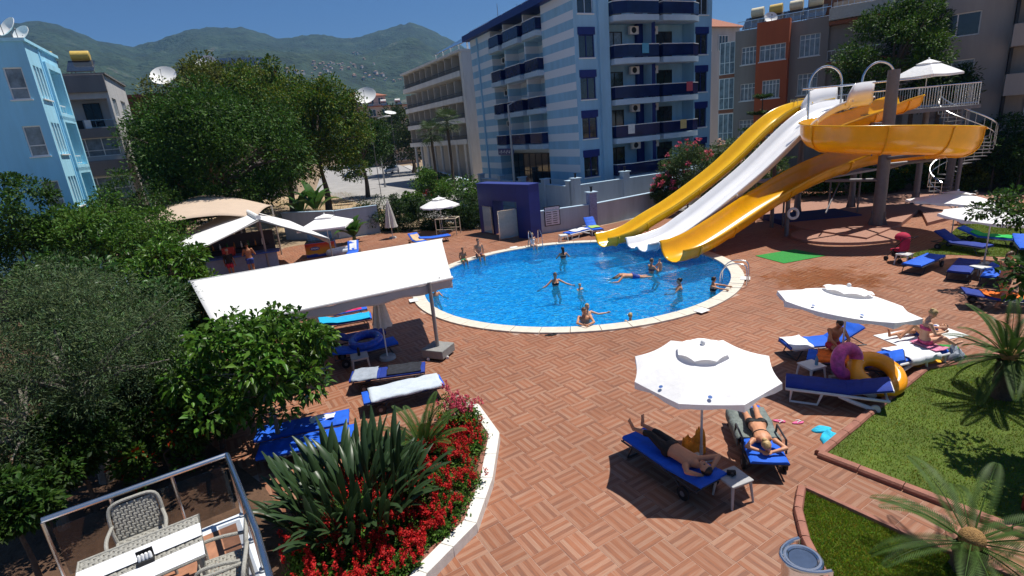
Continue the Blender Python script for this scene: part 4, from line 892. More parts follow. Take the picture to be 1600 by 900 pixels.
# spiral stair
sc_ = Vector((26.6, 31.0, 0)) - SLo; st = MB().cyl(sc_ + Vector((0, 0, -.02)), sc_ + Vector((0, 0, 6.4)), .11, .11, 12).build('stair_column', GREYM, SLD)
N_ = 26; hr_, tr_ = [], []
for i in range(N_):
    a = R_(200) - i * R_(17.5); z = (i + 1) * 5.45 / N_; d = Vector((math.cos(a), math.sin(a), 0)); e = Vector((math.cos(a - R_(17)), math.sin(a - R_(17)), 0)); c = sc_ + Vector((0, 0, z)); t = Vector((0, 0, .04))
    vs = [c + d * .1, c + d * 1.35, c + e * 1.35, c + e * .1]; MB().add(vs + [v - t for v in vs], [(0, 1, 2, 3), (7, 6, 5, 4), (0, 4, 5, 1), (1, 5, 6, 2), (2, 6, 7, 3), (3, 7, 4, 0)]).build('tread', GREYM, st)
    hr_.append(c + d * 1.38 + Vector((0, 0, 1.0))); tr_.append(c + d * 1.38)
m = MB().tube(hr_, .04, 8).tube([p - Vector((0, 0, .5)) for p in hr_], .025, 6)
for p, q in zip(tr_, hr_): m.tube([p, q], .014, 5)
m.build('stair_handrail', STEEL, st)
# flat grey canopy under the tower
cn = thing('slide_canopy', 'flat grey shade canopy standing under the slide tower', 'canopy', (17, 29.4, 0))
MB().beam((-2.6, -.8, 2.35), (3.0, .9, 2.5), 2.6, .1).build('roof_panel', mat('grey_sheet', (.35, .35, .36), .6), cn)
for x, y in ((-2.3, -1.6), (2.6, -.2), (-2.9, .4), (2.2, 1.8)): MB().cyl((x, y, -.02), (x, y, 2.36 + x * .02), .05, .05, 8).build('post', GREYM, cn)
MB().bb((-2.0, -1.2, -.02), (2.2, 1.2, .28)).build('plinth', mat('navy_mat', (.02, .03, .12), .7), cn)
# raised tiled steps round the tower
def tex_tile():
    m = mat('step_tile', (.33, .17, .12), .6, var=.2, scale=9); return m
STP = tex_tile()
p1 = [G(1252, 362)[:2], G(1354, 378)[:2], G(1404, 357)[:2], (22.5, 28.5), (23, 34), (15, 34)]
struct(MB().prism(p1, -.03, .2).build('tower_step', STP, bevel=.01))
p2 = [(20.6, 25.4), (25.4, 27.6), (30, 30), (28, 35), (23.05, 34), (22.6, 28.4)]
struct(MB().prism(p2, -.03, .17).build('tower_step', STP, bevel=.01))
cc = Vector((16.4, 24.9)); struct(MB().prism([(cc.x + 2.6 * math.cos(a), cc.y + 2.0 * math.sin(a)) for a in np.linspace(-math.pi, math.pi, 40)[:-1]], -.03, .12).build('round_step', STP, bevel=.01))
lp = G(1229, 362); lr = thing('life_ring', 'white life ring hung on its post under the slide', 'life ring', (13.9, 25.72, 1.15))
MB().torus((.16, -.03, 0), .24, .07, 28, 10, Matrix.Rotation(R_(80), 3, 'X')).build('ring', WHITE, lr)
m = MB()
for k in range(4): a = R_(45 + 90 * k); m.box(Vector((.16, -.03, 0)) + Matrix.Rotation(R_(80), 3, 'X') @ Vector((.24 * math.cos(a), .24 * math.sin(a), 0)), (.15, .15, .06), 0, Matrix.Rotation(R_(80), 3, 'X') @ Matrix.Rotation(a, 3, 'Z'))
m.build('strap', GREYM, lr)
turf = mat('artificial_turf', (.03, .26, .045), .9, var=.2, scale=20, bump=.5, bscale=120)
gp = [G(1180, 400), G(1225, 412), G(1290, 400), G(1242, 390)]
tag(MB().prism([p[:2] for p in gp], .003, .02).build('turf_mat', turf), 'bright green artificial turf mat at the slide steps', 'mat')

# ================================================================== PARASOLS
cloth = mat('white_parasol_cloth', (.90, .90, .90), .8, var=.05, scale=3, sub=.18, bump=.35, bscale=5); clb = mat('parasol_blue_print', (.04, .12, .36), .7)
def parasol(label, base, r=1.3, top=2.4, drop=.5, n=8, tilt=(0, 0), lean_to=None, square=False, pole_z=None, rz=0, emblem=False, zb=0, nobase=False, group='open white parasols'):
    """base = world point of the pole foot; canopy tilts about the head"""
    t = thing('parasol', label, 'parasol', base, rz, group); head = Vector((0, 0, top))
    T = Matrix.Rotation(tilt[0], 3, 'X') @ Matrix.Rotation(tilt[1], 3, 'Y')
    def tr(v): return tuple(T @ Vector(v) + head)
    n_ = 4 if square else n; m = MB(); K = 5; per = 6
    def rim(u):   # direction and radius round the canopy; panels sag between the ribs
        a = u * 2 * math.pi / n_; f = u % 1; seg = R_(360 / n_); k = math.cos(seg / 2) / math.cos((f - .5) * seg); sag = (1 - (2 * f - 1) ** 2); return math.cos(a), math.sin(a), k, sag
    U = [i / per for i in range(n_ * per)]; q = len(U); r0 = .17
    for k in range(K + 1):
        s = r0 + (1 - r0) * k / K
        for u in U:
            c, sn, e, sag = rim(u); rad = r * s * e * (1 - .03 * sag * s); z = -drop * s ** 1.12 - .035 * sag * s * s; m.v.append(tr((c * rad, sn * rad, z)))
    for u in U:
        c, sn, e, sag = rim(u); rad = r * e * (1 - .03 * sag); m.v.append(tr((c * rad * 1.005, sn * rad * 1.005, -drop - .035 * sag - .12 + .05 * sag + .02 * math.sin(u * 9))))
    for k in range(K + 1): m.f += [(k * q + j, (k + 1) * q + j, (k + 1) * q + (j + 1) % q, k * q + (j + 1) % q) for j in range(q)]
    can = m.build('canopy', cloth, t, sharp=24)
    m = MB(); s_ = .36
    for k in range(4):
        s = s_ * k / 3 + .001
        for u in U: c, sn, e, sag = rim(u); m.v.append(tr((c * r * s * e, sn * r * s * e, .05 - drop * s ** 1.12 + (.0 if k < 3 else .035 * sag + .01))))
    for k in range(3): m.f += [(k * q + j, (k + 1) * q + j, (k + 1) * q + (j + 1) % q, k * q + (j + 1) % q) for j in range(q)]
    m.ell(tr((0, 0, .07)), (.045, .045, .05)); m.build('vent', cloth, can, sharp=24)
    for k in range(n_):
        a = 2 * math.pi * k / n_; m = MB().tube([tr((.02, 0, -.04)), tr((r * .96 * math.cos(a), r * .96 * math.sin(a), -drop * .97 - .02))], .011, 5).tube([tr((0, 0, -.75)), tr((r * .5 * math.cos(a), r * .5 * math.sin(a), -drop * .47 - .03))], .009, 5)
        m.build('rib', WHITE, can)
    if emblem:
        for k in emblem:
            a = (k + .5) * 2 * math.pi / n_; e = Vector((math.cos(a), math.sin(a), 0)); f = Vector((-e.y, e.x, 0)); c = e * r * .895 * math.cos(math.pi / n_) + Vector((0, 0, -drop * .885 - .005))
            sl_ = (e * r + Vector((0, 0, -drop))).normalized(); m = MB(); m.add([tr(c + (f * math.cos(b) + sl_ * math.sin(b)) * .034 + Vector((0, 0, .012))) for b in np.linspace(0, 2 * math.pi, 15)[:-1]], [tuple(range(14))]); m.build('printed_emblem', clb, can)
    MB().cyl((0, 0, .0), (0, 0, top + .02), .022, .022, 10).build('pole', mat('parasol_pole', (.55, .55, .54), .4, .2), t)
    if not nobase: MB().box((0, 0, .04), (.5, .1, .07)).box((0, 0, .042), (.1, .5, .065)).cyl((0, 0, .07), (0, 0, .35), .035, .03, 10).build('base', mat('parasol_base', (.45, .45, .44), .6), t)
    return t
parasol('white parasol printed with small blue emblems over the two nearest blue loungers', (3.22, 8.5, 0), 1.27, 2.34, .44, emblem=(4, 5), rz=R_(8), tilt=(R_(2), R_(-2)))
parasol('white parasol tilted sideways over the pink swim ring', (7.49, 11.2, 0), 1.42, 2.2, .36, tilt=(R_(-2), R_(9)), emblem=(4, 5), rz=R_(4))
pc = G(1556, 405); parasol('white parasol over the blue loungers by the pushchair', (17.4, 18.6, 0), 1.55, 2.2, .42, tilt=(R_(4), R_(4)), rz=R_(20))
parasol('white parasol behind the green towel lounger', (19.3, 22.4, 0), 1.75, 2.1, .45, tilt=(R_(-3), R_(7)))
pe = G(692, 362); parasol('small white parasol against the hedge above a blue lounger', (pe.x, pe.y, 0), 1.35, 2.35, .55)
parasol('square white parasol beside the ice cream freezer', (-10.6, 31.4, 0), 1.9, 2.45, .6, square=True, rz=R_(50))
pt = V(1457, 87, 28.9); parasol('square white parasol up on the slide platform', (22.9, 29.6, Z), 1.55, 2.45, .75, square=True, rz=R_(62), nobase=True)
def folded(label, base, top=2.3, r=.19, bot=.95):
    t = thing('folded_parasol', label, 'parasol', base, 0, 'folded parasols'); m = MB(); n_ = 24
    for k in range(9):
        f = k / 8; z = top - (top - bot) * f; rr_ = .03 + r * (f ** .8) * (1.0 if f < .93 else 1.08)
        for j in range(n_): a = 2 * math.pi * j / n_; q = rr_ * (1 + .28 * math.cos(8 * a + f)); m.v.append((q * math.cos(a), q * math.sin(a), z + (.04 * math.cos(8 * a) if k == 8 else 0)))
    m.f = [(i * n_ + j, i * n_ + (j + 1) % n_, (i + 1) * n_ + (j + 1) % n_, (i + 1) * n_ + j) for i in range(8) for j in range(n_)] + [tuple(range(n_))]
    m.build('canopy', mat('parasol_cloth_old', (.62, .60, .54), .85, var=.1, scale=6), t, sharp=70); MB().cyl((0, 0, 0), (0, 0, top + .05), .02, .02, 8).build('pole', WHITE, t)
    MB().cyl((0, 0, -.01), (0, 0, .09), .25, .23, 18).build('base', mat('parasol_base', (.45, .45, .44), .6), t); return t
fb = G(606, 560); folded('grey white folded parasol under the near awning beside the wheeled base', (fb.x, fb.y, 0), 2.15, .22, 1.05)
fb = G(505, 580); folded('folded parasol standing among the left loungers near the lemon tree', (fb.x, fb.y, 0), 2.1, .24, .6)
fb = G(614, 372); folded('slim white folded parasol against the hedge', (fb.x, fb.y, 0), 2.5, .33, .75)

# ================================================================== AWNINGS AND BAR
awf = mat('white_awning_fabric', (.78, .78, .77), .8, var=.06, scale=1.2, sub=.08, bump=.4, bscale=3); awg = mat('grey_valance', (.45, .44, .43), .8, var=.06, scale=3)
def sheet(a, b, c, d, nu=14, nv=8, sag=.04, wav=.0):
    """quad patch a-b (top) to d-c (bottom) with sag"""
    m = MB(); a, b, c, d = map(Vector, (a, b, c, d))
    for j in range(nv + 1):
        for i in range(nu + 1):
            u, v = i / nu, j / nv; p = (a * (1 - u) + b * u) * (1 - v) + (d * (1 - u) + c * u) * v
            p.z -= sag * math.sin(math.pi * v) * (.6 + .4 * math.sin(u * 9)) ; p.z += wav * math.sin(u * 31); m.v.append(tuple(p))
    m.f = [(j * (nu + 1) + i, (j + 1) * (nu + 1) + i, (j + 1) * (nu + 1) + i + 1, j * (nu + 1) + i + 1) for j in range(nv) for i in range(nu)]; return m
AW = thing('freestanding_awning', 'large white freestanding awning on posts with weighted bases', 'awning', (-2.32, 14.45, 0))
ao = Vector((-2.32, 14.45, 0)); r0 = G(690, 374, 2.85); r1 = G(297, 440, 2.85); q0 = G(706, 434, 2.25); 
adir = (r1 - r0).normalized(); q1 = G(337, 513, 2.25)
b0 = G(666, 369, 2.75); bk0 = r0 + (r0 - q0).normalized() * .0
perp = Vector((-adir.y, adir.x, 0)); perp = perp if perp.y > 0 else -perp
MB().add([v - ao for v in (r0 - adir * .05, r1 + adir * .05, r1 + adir * .05 + perp * .75 - Vector((0, 0, .14)), r0 - adir * .05 + perp * .75 - Vector((0, 0, .14)))], [(0, 1, 2, 3)]).build('cassette_hood', WHITE, AW, solid=.06)
sheet(r0 - ao, r1 - ao, q1 - ao, q0 - ao, 40, 12, .05).build('canopy', awf, AW, solid=.006)
dz = Vector((0, 0, -.3)); sheet(q0 - ao - Vector((0, 0, .03)), q1 - ao - Vector((0, 0, .03)), q1 - ao + dz, q0 - ao + dz, 60, 4, 0, .03).build('valance', awg, AW, solid=.006)
MB().tube([q0 - ao - adir * .02, q1 - ao + adir * .02], .05, 10).build('front_bar', WHITE, AW)
am = (r0 + q0) / 2
apm = mat('awning_post', (.30, .29, .28), .45, .3)
for f in (.06, .94):
    m = MB(); top = r0 + (r1 - r0) * f - ao; e = q0 + (q1 - q0) * f - ao; mid = (top + e) / 2 + Vector((0, 0, -.25)); m.tube([top - Vector((0, 0, .05)), mid, e], .035, 8); m.build('arm', apm, AW)
pR = G(686, 556); pL = q1 + (pR - q0)
for p, h in ((pR, 2.28), (Vector((pL.x, pL.y, 0)), 2.28)): MB().tube([p - ao + Vector((0, 0, .3)), Vector((p.x, p.y, h)) - ao], .055, 10).build('post', apm, AW)
for p in (pR, Vector((pL.x, pL.y, 0))):
    o = MB().box(p - ao + Vector((0, 0, .19)), (.72, .72, .26), R_(-25)).build('weight_base', mat('concrete_base', (.24, .24, .23), .85, var=.15, bump=.2), AW, bevel=.02)
    for sx2 in (-.28, .28):
        for sy2 in (-.28, .28): MB().cyl(p - ao + Vector((sx2, sy2 - .02, .045)), p - ao + Vector((sx2, sy2 + .02, .045)), .045, .045, 10).build('castor', WHITE, o)
# double pitched bar awning
BA = thing('bar_awning', 'white double pitched awning over the pool bar', 'awning', (-13.2, 27.4, 0)); bo = Vector((-13.2, 27.4, 0))
rA = G(404, 342, 2.9); rB = G(368, 322, 2.95); ed = (rB - rA); ed.z = 0; e_ = Vector((math.cos(R_(205)), math.sin(R_(205)), 0))
eL = G(281, 404, 2.1); eR = G(514, 372, 2.2)
eL2 = G(278, 372, 2.1); eR2 = eR + (rB - rA) * .9
sheet(rA - bo, rB - bo, eL2 - bo, eL - bo, 10, 14, .06).build('canopy', awf, BA, solid=.006); sheet(rB - bo, rA - bo, eR - bo, eR2 - bo, 10, 14, .06).build('canopy', awf, BA, solid=.006)
sheet(eR - bo, eR2 - bo, eR2 - bo - Vector((0, 0, .28)), eR - bo - Vector((0, 0, .28)), 14, 2, 0, .012).build('valance', awg, BA, solid=.006); sheet(eL - bo, eL2 - bo, eL2 - bo - Vector((0, 0, .22)), eL - bo - Vector((0, 0, .22)), 14, 2, 0, .01).build('valance', awg, BA, solid=.006)
MB().tube([rA - bo + Vector((0, 0, .06)), rB - bo + Vector((0, 0, .06))], .14, 10).build('roller_box', WHITE, BA)
m = MB()
for p, h in ((rA, 2.85), (rB, 2.9)): m.tube([(p.x - bo.x, p.y - bo.y, 0), (p.x - bo.x, p.y - bo.y, h)], .06, 8)
m.tube([rA - bo - Vector((0, 0, .1)), eL - bo + Vector((0, 0, -.02))], .04, 8).tube([rA - bo - Vector((0, 0, .1)), eR - bo + Vector((0, 0, -.04))], .04, 8)
m.tube([(eR.x - bo.x, eR.y - bo.y, 0), (eR.x - bo.x, eR.y - bo.y, 2.15)], .03, 8)
m.build('frame', mat('awning_post', (.30, .29, .28), .45, .3), BA); MB().cyl((rA.x - bo.x, rA.y - bo.y, -.01), (rA.x - bo.x, rA.y - bo.y, .15), .3, .28, 16).build('base', DARK, BA)
# tan shade sail on masts
sailm = mat('tan_sail', (.60, .47, .36), .85, var=.05, scale=2, sub=.15)
TS_ = thing('shade_sail', 'tan tensioned shade sail with arched ridge behind the bar', 'shade sail', (-20, 33, 0)); so_ = Vector((-20, 33, 0))
sa, sb, sc2, sd2 = G(205, 341, 3.0), G(318, 309, 3.5), G(424, 321, 3.1), G(236, 357, 2.9); sd3 = G(400, 340, 2.7)
m = MB(); nu, nv = 20, 10
topc = [sa, (sa + sb) / 2 + Vector((0, 0, .25)), sb + Vector((0, 0, .2)), (sb + sc2) / 2 + Vector((0, 0, .25)), sc2]; botc = [sd2, (sd2 * .7 + sd3 * .3) + Vector((0, 0, .3)), (sd2 + sd3) / 2 + Vector((0, 0, .35)), (sd2 * .3 + sd3 * .7) + Vector((0, 0, .3)), sd3]
tcv = catmull(topc, 5); bcv = catmull(botc, 5)
for j in range(nv + 1):
    for i in range(21): v = j / nv; m.v.append(tuple(tcv[i] * (1 - v) + bcv[i] * v + Vector((0, 0, .28 * math.sin(math.pi * v) * (.5 + .5 * math.sin(math.pi * i / 20)))) - so_))
m.f = [(j * 21 + i, (j + 1) * 21 + i, (j + 1) * 21 + i + 1, j * 21 + i + 1) for j in range(nv) for i in range(20)]; m.build('sail', sailm, TS_, solid=.01)
wpm = mat('weathered_post', (.42, .38, .32), .8)
for p in (sa, sc2, sd2, sd3): MB().tube([(p.x - so_.x, p.y - so_.y, -.02), p - so_], .05, 8).build('mast', wpm, TS_)
for px in (228, 250): p = V(px, 292, 37); MB().tube([(p.x - so_.x + .3, p.y - so_.y, 0), p - so_], .14, 10).build('mast', wpm, TS_)
# bar counter
bwall = mat('bar_panel', (.30, .35, .46), .7, var=.1); bcount = mat('blue_counter', (.03, .10, .36), .35)
BR = thing('pool_bar', 'grey blue bar counter with blue top under the double awning', 'bar', (-14.6, 28.2, 0), R_(20))
MB().bb((-2.2, -.3, -.02), (2.0, .3, 1.05)).build('counter_front', bwall, BR); MB().bb((-2.4, -.5, 1.052), (2.2, .4, 1.13)).build('counter_top', bcount, BR, bevel=.01)
MB().bb((-2.2, 1.7, -.02), (1.9, 1.9, 2.0)).build('back_wall', mat('bar_back', (.05, .05, .06), .7), BR); MB().bb((-1.9, 1.5, 1.2), (1.6, 1.69, 1.25)).build('shelf', DARK, BR)
bt = [mat('red_crate', (.45, .04, .03), .5), mat('green_bottle', (.03, .2, .05), .15), mat('amber_bottle', (.4, .16, .02), .15), WHITE]
o = MB().bb((-.3, -.2, 0), (.3, .2, .42)).build('drinks_crate', bt[0], None, (-14.9, 28.15, 1.132), R_(20), bevel=.02); tag(o, 'red box on the blue bar counter', 'box')
for k in range(9):
    R3 = Matrix.Rotation(R_(20), 3, 'Z') @ Vector((-1.6 + k * .36, 1.6, 1.252)) + Vector((-14.6, 28.2, 0)); c_ = bt[1 + k % 3]
    tag(MB().lathe([(.001, 0), (.045, 0), (.045, .2), (.018, .27), (.018, .34), (.001, .34)], 10).build('bottle', c_, None, R3), ['green', 'amber', 'white'][k % 3] + ' bottle on the shelf behind the bar', 'bottle', 'bottles behind the bar')
# white and blue service walls round the bar
wall_run('blue grey low wall behind the bar and banana plant', [G(430, 330, 0) + Vector((9, -20, 0)), G(470, 385, 0) + Vector((2.0, 2.0, 0)), (-9.2, 38.6)], 1.9, pillars=False, material=bw)
wall_run('blue lit garden wall stepping down through the shrubs', [(-13.4, 17.2), (-15.2, 20.2), (-16.5, 22.5)], 1.6, pillars=False, material=mat('blue_lit_garden_wall', (.42, .58, .68), .8), th=.5)  # white wall, the blue light on it painted into its colour
m = MB(); 
FR = thing('ice_cream_freezer', 'chest freezer with red, orange and blue printed front panel', 'freezer', (G(497, 402).x + .1, G(497, 402).y + .5, 0), R_(12))
MB().bb((-.85, -.35, .0), (.85, .4, .85)).build('cabinet', mat('freezer_blue', (.05, .12, .35), .4), FR, bevel=.02)
fp = mat('freezer_print', (.7, .3, .04), .4, var=.05); N, L, b_ = nodes_of(fp); tc = N.new('ShaderNodeTexCoord'); sx = N.new('ShaderNodeSeparateXYZ'); L.new(tc.outputs['Generated'], sx.inputs[0]); cr = N.new('ShaderNodeValToRGB'); e = cr.color_ramp.elements
nz = N.new('ShaderNodeTexNoise'); nz.inputs['Scale'].default_value = 4; L.new(tc.outputs['Generated'], nz.inputs['Vector']); ma = N.new('ShaderNodeMath'); ma.operation = 'MULTIPLY_ADD'; ma.inputs[1].default_value = .3; L.new(nz.outputs['Fac'], ma.inputs[0]); L.new(sx.outputs[2], ma.inputs[2])
e[0].position = .3; e[0].color = (.02, .06, .4, 1); e[1].position = 1.05; e[1].color = (.5, .04, .02, 1); x = e.new(.36); x.color = (.7, .35, .03, 1); x = e.new(.85); x.color = (.6, .15, .02, 1); L.new(ma.outputs[0], cr.inputs[0]); L.new(cr.outputs[0], b_.inputs['Base Color'])
fpn = MB().bb((-.84, -.37, .05), (.84, -.352, .83)).build('printed_front', fp, FR)
MB().ell((-.3, -.372, .52), (.28, .004, .11), 16, 8).build('emblem_oval', mat('emblem_navy', (.02, .06, .3), .4), fpn)
m = MB()
for k in range(5): m.box((-.47 + k * .085, -.379, .52 + .01 * (k % 2)), (.05, .004, .09 - .02 * (k % 2)))
m.build('emblem_strokes', WHITE, fpn)
MB().bb((-.8, -.3, .852), (.8, .36, .92)).build('glass_lid', GLASS, FR, bevel=.01); MB().bb((-.7, .3, .92), (.7, .36, 1.35)).build('price_board', mat('price_blue', (.1, .22, .4), .5, var=.5, scale=9), FR)

# ================================================================== LOUNGERS
cush = mat('blue_cushion', (.008, .10, .58), .75, var=.18, scale=5, bump=.15, bscale=25)
cushn = mat('navy_and_shaded_cushion', (.006, .03, .24), .75, var=.18, scale=5, bump=.15, bscale=25)  # navy cushions, and a blue one with its shade put into the colour
dgr = mat('charcoal_tube', (.04, .042, .05), .4, .4)
wpl = mat('white_plastic', (.68, .68, .66), .4, var=.06)
LC = {}
def cushion_mesh(L_, Wd, t, m):
    k = ('c', L_, Wd, t, m.name)
    if k not in LC:
        mb = MB(); n_ = 12
        for i in range(n_ + 1):
            x = L_ * i / n_
            for (y, z) in ((-Wd / 2, 0), (-Wd / 2 - .004, t * .6), (-Wd / 2 + .03, t), (-Wd / 6, t * 1.08 - (.016 if i % 4 == 0 else 0)), (Wd / 6, t * 1.08 - (.016 if i % 4 == 0 else 0)), (Wd / 2 - .03, t), (Wd / 2 + .004, t * .6), (Wd / 2, 0)): mb.v.append((x, y, z - (.012 if i % 4 == 0 and 0 < i < n_ else 0) * (z > t * .8)))
        q = 8; mb.f = [(i * q + j, (i + 1) * q + j, (i + 1) * q + (j + 1) % q, i * q + (j + 1) % q) for i in range(n_) for j in range(q)] + [tuple(range(q)), tuple(range(n_ * q + q - 1, n_ * q - 1, -1))]
        LC[k] = mb.mesh('cushion', m, 50)
    return LC[k]
def lounger(label, foot, head, back=0, kind='metal', cm_=None, group='sun loungers', L_=1.95, arms=False):
    foot, head = Vector((*foot[:2], 0)), Vector((*head[:2], 0)); d = head - foot; a = math.atan2(d.y, d.x)
    t = thing('sun_lounger', label, 'lounger', foot, a, group); cm_ = cm_ or cush; hx = L_ * .6; h = .32; Wd = .62; b = R_(back); fm = wpl if kind == 'white' else dgr; rr_ = .032 if kind == 'white' else .018
    bx, bz = hx + (L_ - hx) * math.cos(b), h + (L_ - hx) * math.sin(b)
    m = MB()
    for y in (-Wd / 2 - .02, Wd / 2 + .02): m.tube([(0, y, h - .02), (L_ * .97, y, h - .02)], rr_, 8)
    for x in (.02, hx, L_ * .95): m.tube([(x, -Wd / 2, h - .02), (x, Wd / 2, h - .02)], rr_ * .8, 6)
    m.build('frame', fm, t)
    m = MB()
    for y in (-Wd / 2 + .03, Wd / 2 - .03): m.tube([(hx, y, h + .01), (bx, y, bz + .01)], rr_ * .8, 6)
    m.tube([(bx, -Wd / 2, bz + .01), (bx, Wd / 2, bz + .01)], rr_ * .8, 6)
    if back > 5: m.tube([(hx + (bx - hx) * .5, 0, h + (bz - h) * .5), (hx + .45, 0, h - .02)], .012, 6)
    m.build('backrest_frame', fm, t)
    for y in (-Wd / 2 - .02, Wd / 2 + .02):
        if kind == 'white':
            MB().tube([(.12, y, h - .03), (.1, y, .02), (.62, y, .02), (.7, y, h - .03)], [.03, .028, .028, .03], 8).build('leg', fm, t)
            MB().tube([(1.0, y, h - .04), (1.25, y, h * .6), (1.62, y, .08)], [.035, .045, .05], 8).build('leg', fm, t)
            MB().cyl((1.66, y - .03, .09), (1.66, y + .03, .09), .09, .09, 16).build('wheel', fm, t)
        else:
            MB().tube([(.3, y, h - .02), (.16, y, .015)], .016, 6).tube([(.16, y, .016), (.16, 0, .016)], .014, 6).build('leg', fm, t)
            MB().tube([(1.35, y, h - .02), (1.6, y, .12)], .016, 6).build('leg', fm, t)
            w_ = MB().cyl((1.6, y - .02 * (1 if y < 0 else -1) - .022, .125), (1.6, y - .02 * (1 if y < 0 else -1) + .022, .125), .125, .125, 18).build('wheel', BLACK, t); MB().cyl((1.6, y - .05, .125), (1.6, y + .05, .125), .05, .05, 10).build('hub', GREYM, w_)
    put('cushion', cushion_mesh(round(hx, 3), Wd, .07, cm_), t, (0, 0, h))
    o = put('back_cushion', cushion_mesh(round(L_ - hx, 3), Wd, .07, cm_), t, (hx + .005, 0, h + .001)); o.rotation_euler = (0, -b, 0)
    if arms:
        for y in (-Wd / 2 - .05, Wd / 2 + .05): MB().tube([(.95, y, h), (1.0, y, h + .22), (1.55, y, h + .25), (1.6, y, h)], .02, 6).build('armrest', fm, t)
    return t
def drape(label, name, t, x0, x1, Wd, m_, cat='towel', over=.18, z=.40, yo=0, group=None, rough=.02, back=0, hx=1.17):
    """cloth laid over a lounger: follows its top and hangs over the sides; a thing of its own"""
    mb = MB(); nx, ny = 22, 15
    for i in range(nx + 1):
        x = x0 + (x1 - x0) * i / nx
        for j in range(ny + 1):
            y = (j / ny - .5) * (Wd + 2 * over) + yo; e = .355; zz = z + .012 + rough * (vn1(x * 5.3 + len(label), y * 6.1))
            if abs(y) > e: zz = z - (abs(y) - e) * .93 + rough * vn1(x * 9, y * 3); y = math.copysign(e + .012 + .03 * abs(vn1(x * 7, 1.3)), y)
            xx = x
            if back and x > hx: zz += (x - hx) * math.sin(R_(back)); xx = hx + (x - hx) * math.cos(R_(back))
            mb.v.append((xx + .02 * vn1(y * 7, x), y, zz))
    mb.f = [(i * (ny + 1) + j, (i + 1) * (ny + 1) + j, (i + 1) * (ny + 1) + j + 1, i * (ny + 1) + j + 1) for i in range(nx) for j in range(ny)]
    o = mb.build(name, m_, None, t.location[:], t.rotation_euler.z, solid=.012, sharp=80); return tag(o, label, cat, group)
def vn1(x, y): return float(vnoise(np.array([x]), np.array([y]), 3)[0]) * 2 - 1
grt = mat('grey_towel', (.30, .34, .40), .95, var=.15, scale=9, bump=.3, bscale=90); whtw = mat('white_towel', (.74, .75, .78), .95, var=.06, scale=6, bump=.25, bscale=90)
cyt = mat('cyan_towel', (.01, .36, .62), .95, var=.12, scale=6, bump=.3); pkt = mat('pink_towel', (.62, .03, .14), .95, var=.2, scale=7, bump=.3); grn = mat('green_towel', (.03, .42, .09), .95, var=.15, scale=7, bump=.3)
ort = mat('orange_towel', (.75, .16, .02), .95, var=.35, scale=6, bump=.3); dkt = mat('dark_towel', (.02, .022, .03), .95, var=.4, scale=9); lime = mat('lime_towel', (.35, .5, .12), .95, var=.15, scale=9); pur = mat('purple_towel', (.22, .04, .25), .95, var=.3, scale=8); bge = mat('beige_towel', (.6, .42, .25), .95, var=.2, scale=9)
def gz(px, py, z=.38): return G(px, py, z)
def two(px1, py1, px2, py2): return gz(px1, py1), gz(px2, py2)
LG = 'sun loungers'
lA = lounger('blue lounger in the parasol shade with a man lying on it', (2.14, 9.12), (3.0, 7.45), 6, 'metal', cush)
lB = lounger('blue lounger with armrests and a sunbathing woman lying face down', (4.55, 9.72), (4.15, 7.8), 0, 'metal', cush, arms=True)
drape('crumpled grey green towel under the face down woman', 'towel', lB, .15, 1.25, .62, mat('grey_green_towel', (.16, .19, .18), .95, var=.3, scale=9, bump=.4), over=.25)
f, h = two(1228, 592, 1380, 610); lC = lounger('white framed lounger with blue cushion coloured as shaded next to the orange swim ring', f, h, 14, 'white', cushn)
f, h = two(1262, 552, 1402, 570); lD = lounger('dark framed lounger holding an orange towel behind the pink ring', f, h, 22, 'metal', cush)
drape('orange patterned towel on the lounger behind the pink ring', 'towel', lD, .2, 1.1, .6, ort, over=.1)
f, h = two(1226, 536, 1392, 522); lE = lounger('lounger with white towel at its foot and raised blue back', f, h, 32, 'metal', cush)
drape('white towel folded over the foot of the raised back lounger', 'towel', lE, .02, .55, .62, whtw, over=.14)
f, h = two(1462, 540, 1392, 556); lF = lounger('white framed lounger with seated blonde woman', f, h, 0, 'white', cush, L_=1.7)
drape('white towel under the seated blonde woman', 'towel', lF, .3, 1.2, .6, whtw, over=.22)
f, h = two(1424, 413, 1472, 393); lG = lounger('flat bright blue lounger next to the red pushchair', f, h, 0); 
f, h = two(1498, 424, 1520, 398); lounger('dark blue flat lounger beside the small white table', f, h, 0, cm_=cushn)
f, h = two(1552, 432, 1572, 404); lounger('bright blue lounger beside the standing woman', f, h, 0)
f, h = two(1545, 384, 1462, 372); lounger('navy lounger with steeply raised back behind the bright blue one', f, h, 30, 'metal', cushn)
f, h = two(1590, 372, 1500, 364); lK = lounger('lounger covered with a long green towel', f, h, 22); drape('long green towel spread over a lounger', 'towel', lK, .1, 1.5, .5, grn, over=.04, back=22)
f, h = two(1612, 388, 1580, 352); lounger('blue lounger half hidden behind the parasol by the lawn', f, h, 12)
f, h = two(1640, 466, 1560, 462); lT = lounger('blue lounger with an orange towel next to the standing woman', f, h, 10, cm_=cushn); drape('orange towel on the lounger next to the standing woman', 'towel', lT, .3, 1.5, .5, ort, over=.05, back=10)
f, h = two(690, 592, 562, 622); lH = lounger('near awning lounger covered with a pale grey towel', f, h, 0); drape('pale grey towel smoothed over the lounger by the flower bed', 'towel', lH, .05, 1.8, .6, mat('pale_grey_towel', (.50, .56, .63), .95, var=.1, scale=6, bump=.3), over=.1)
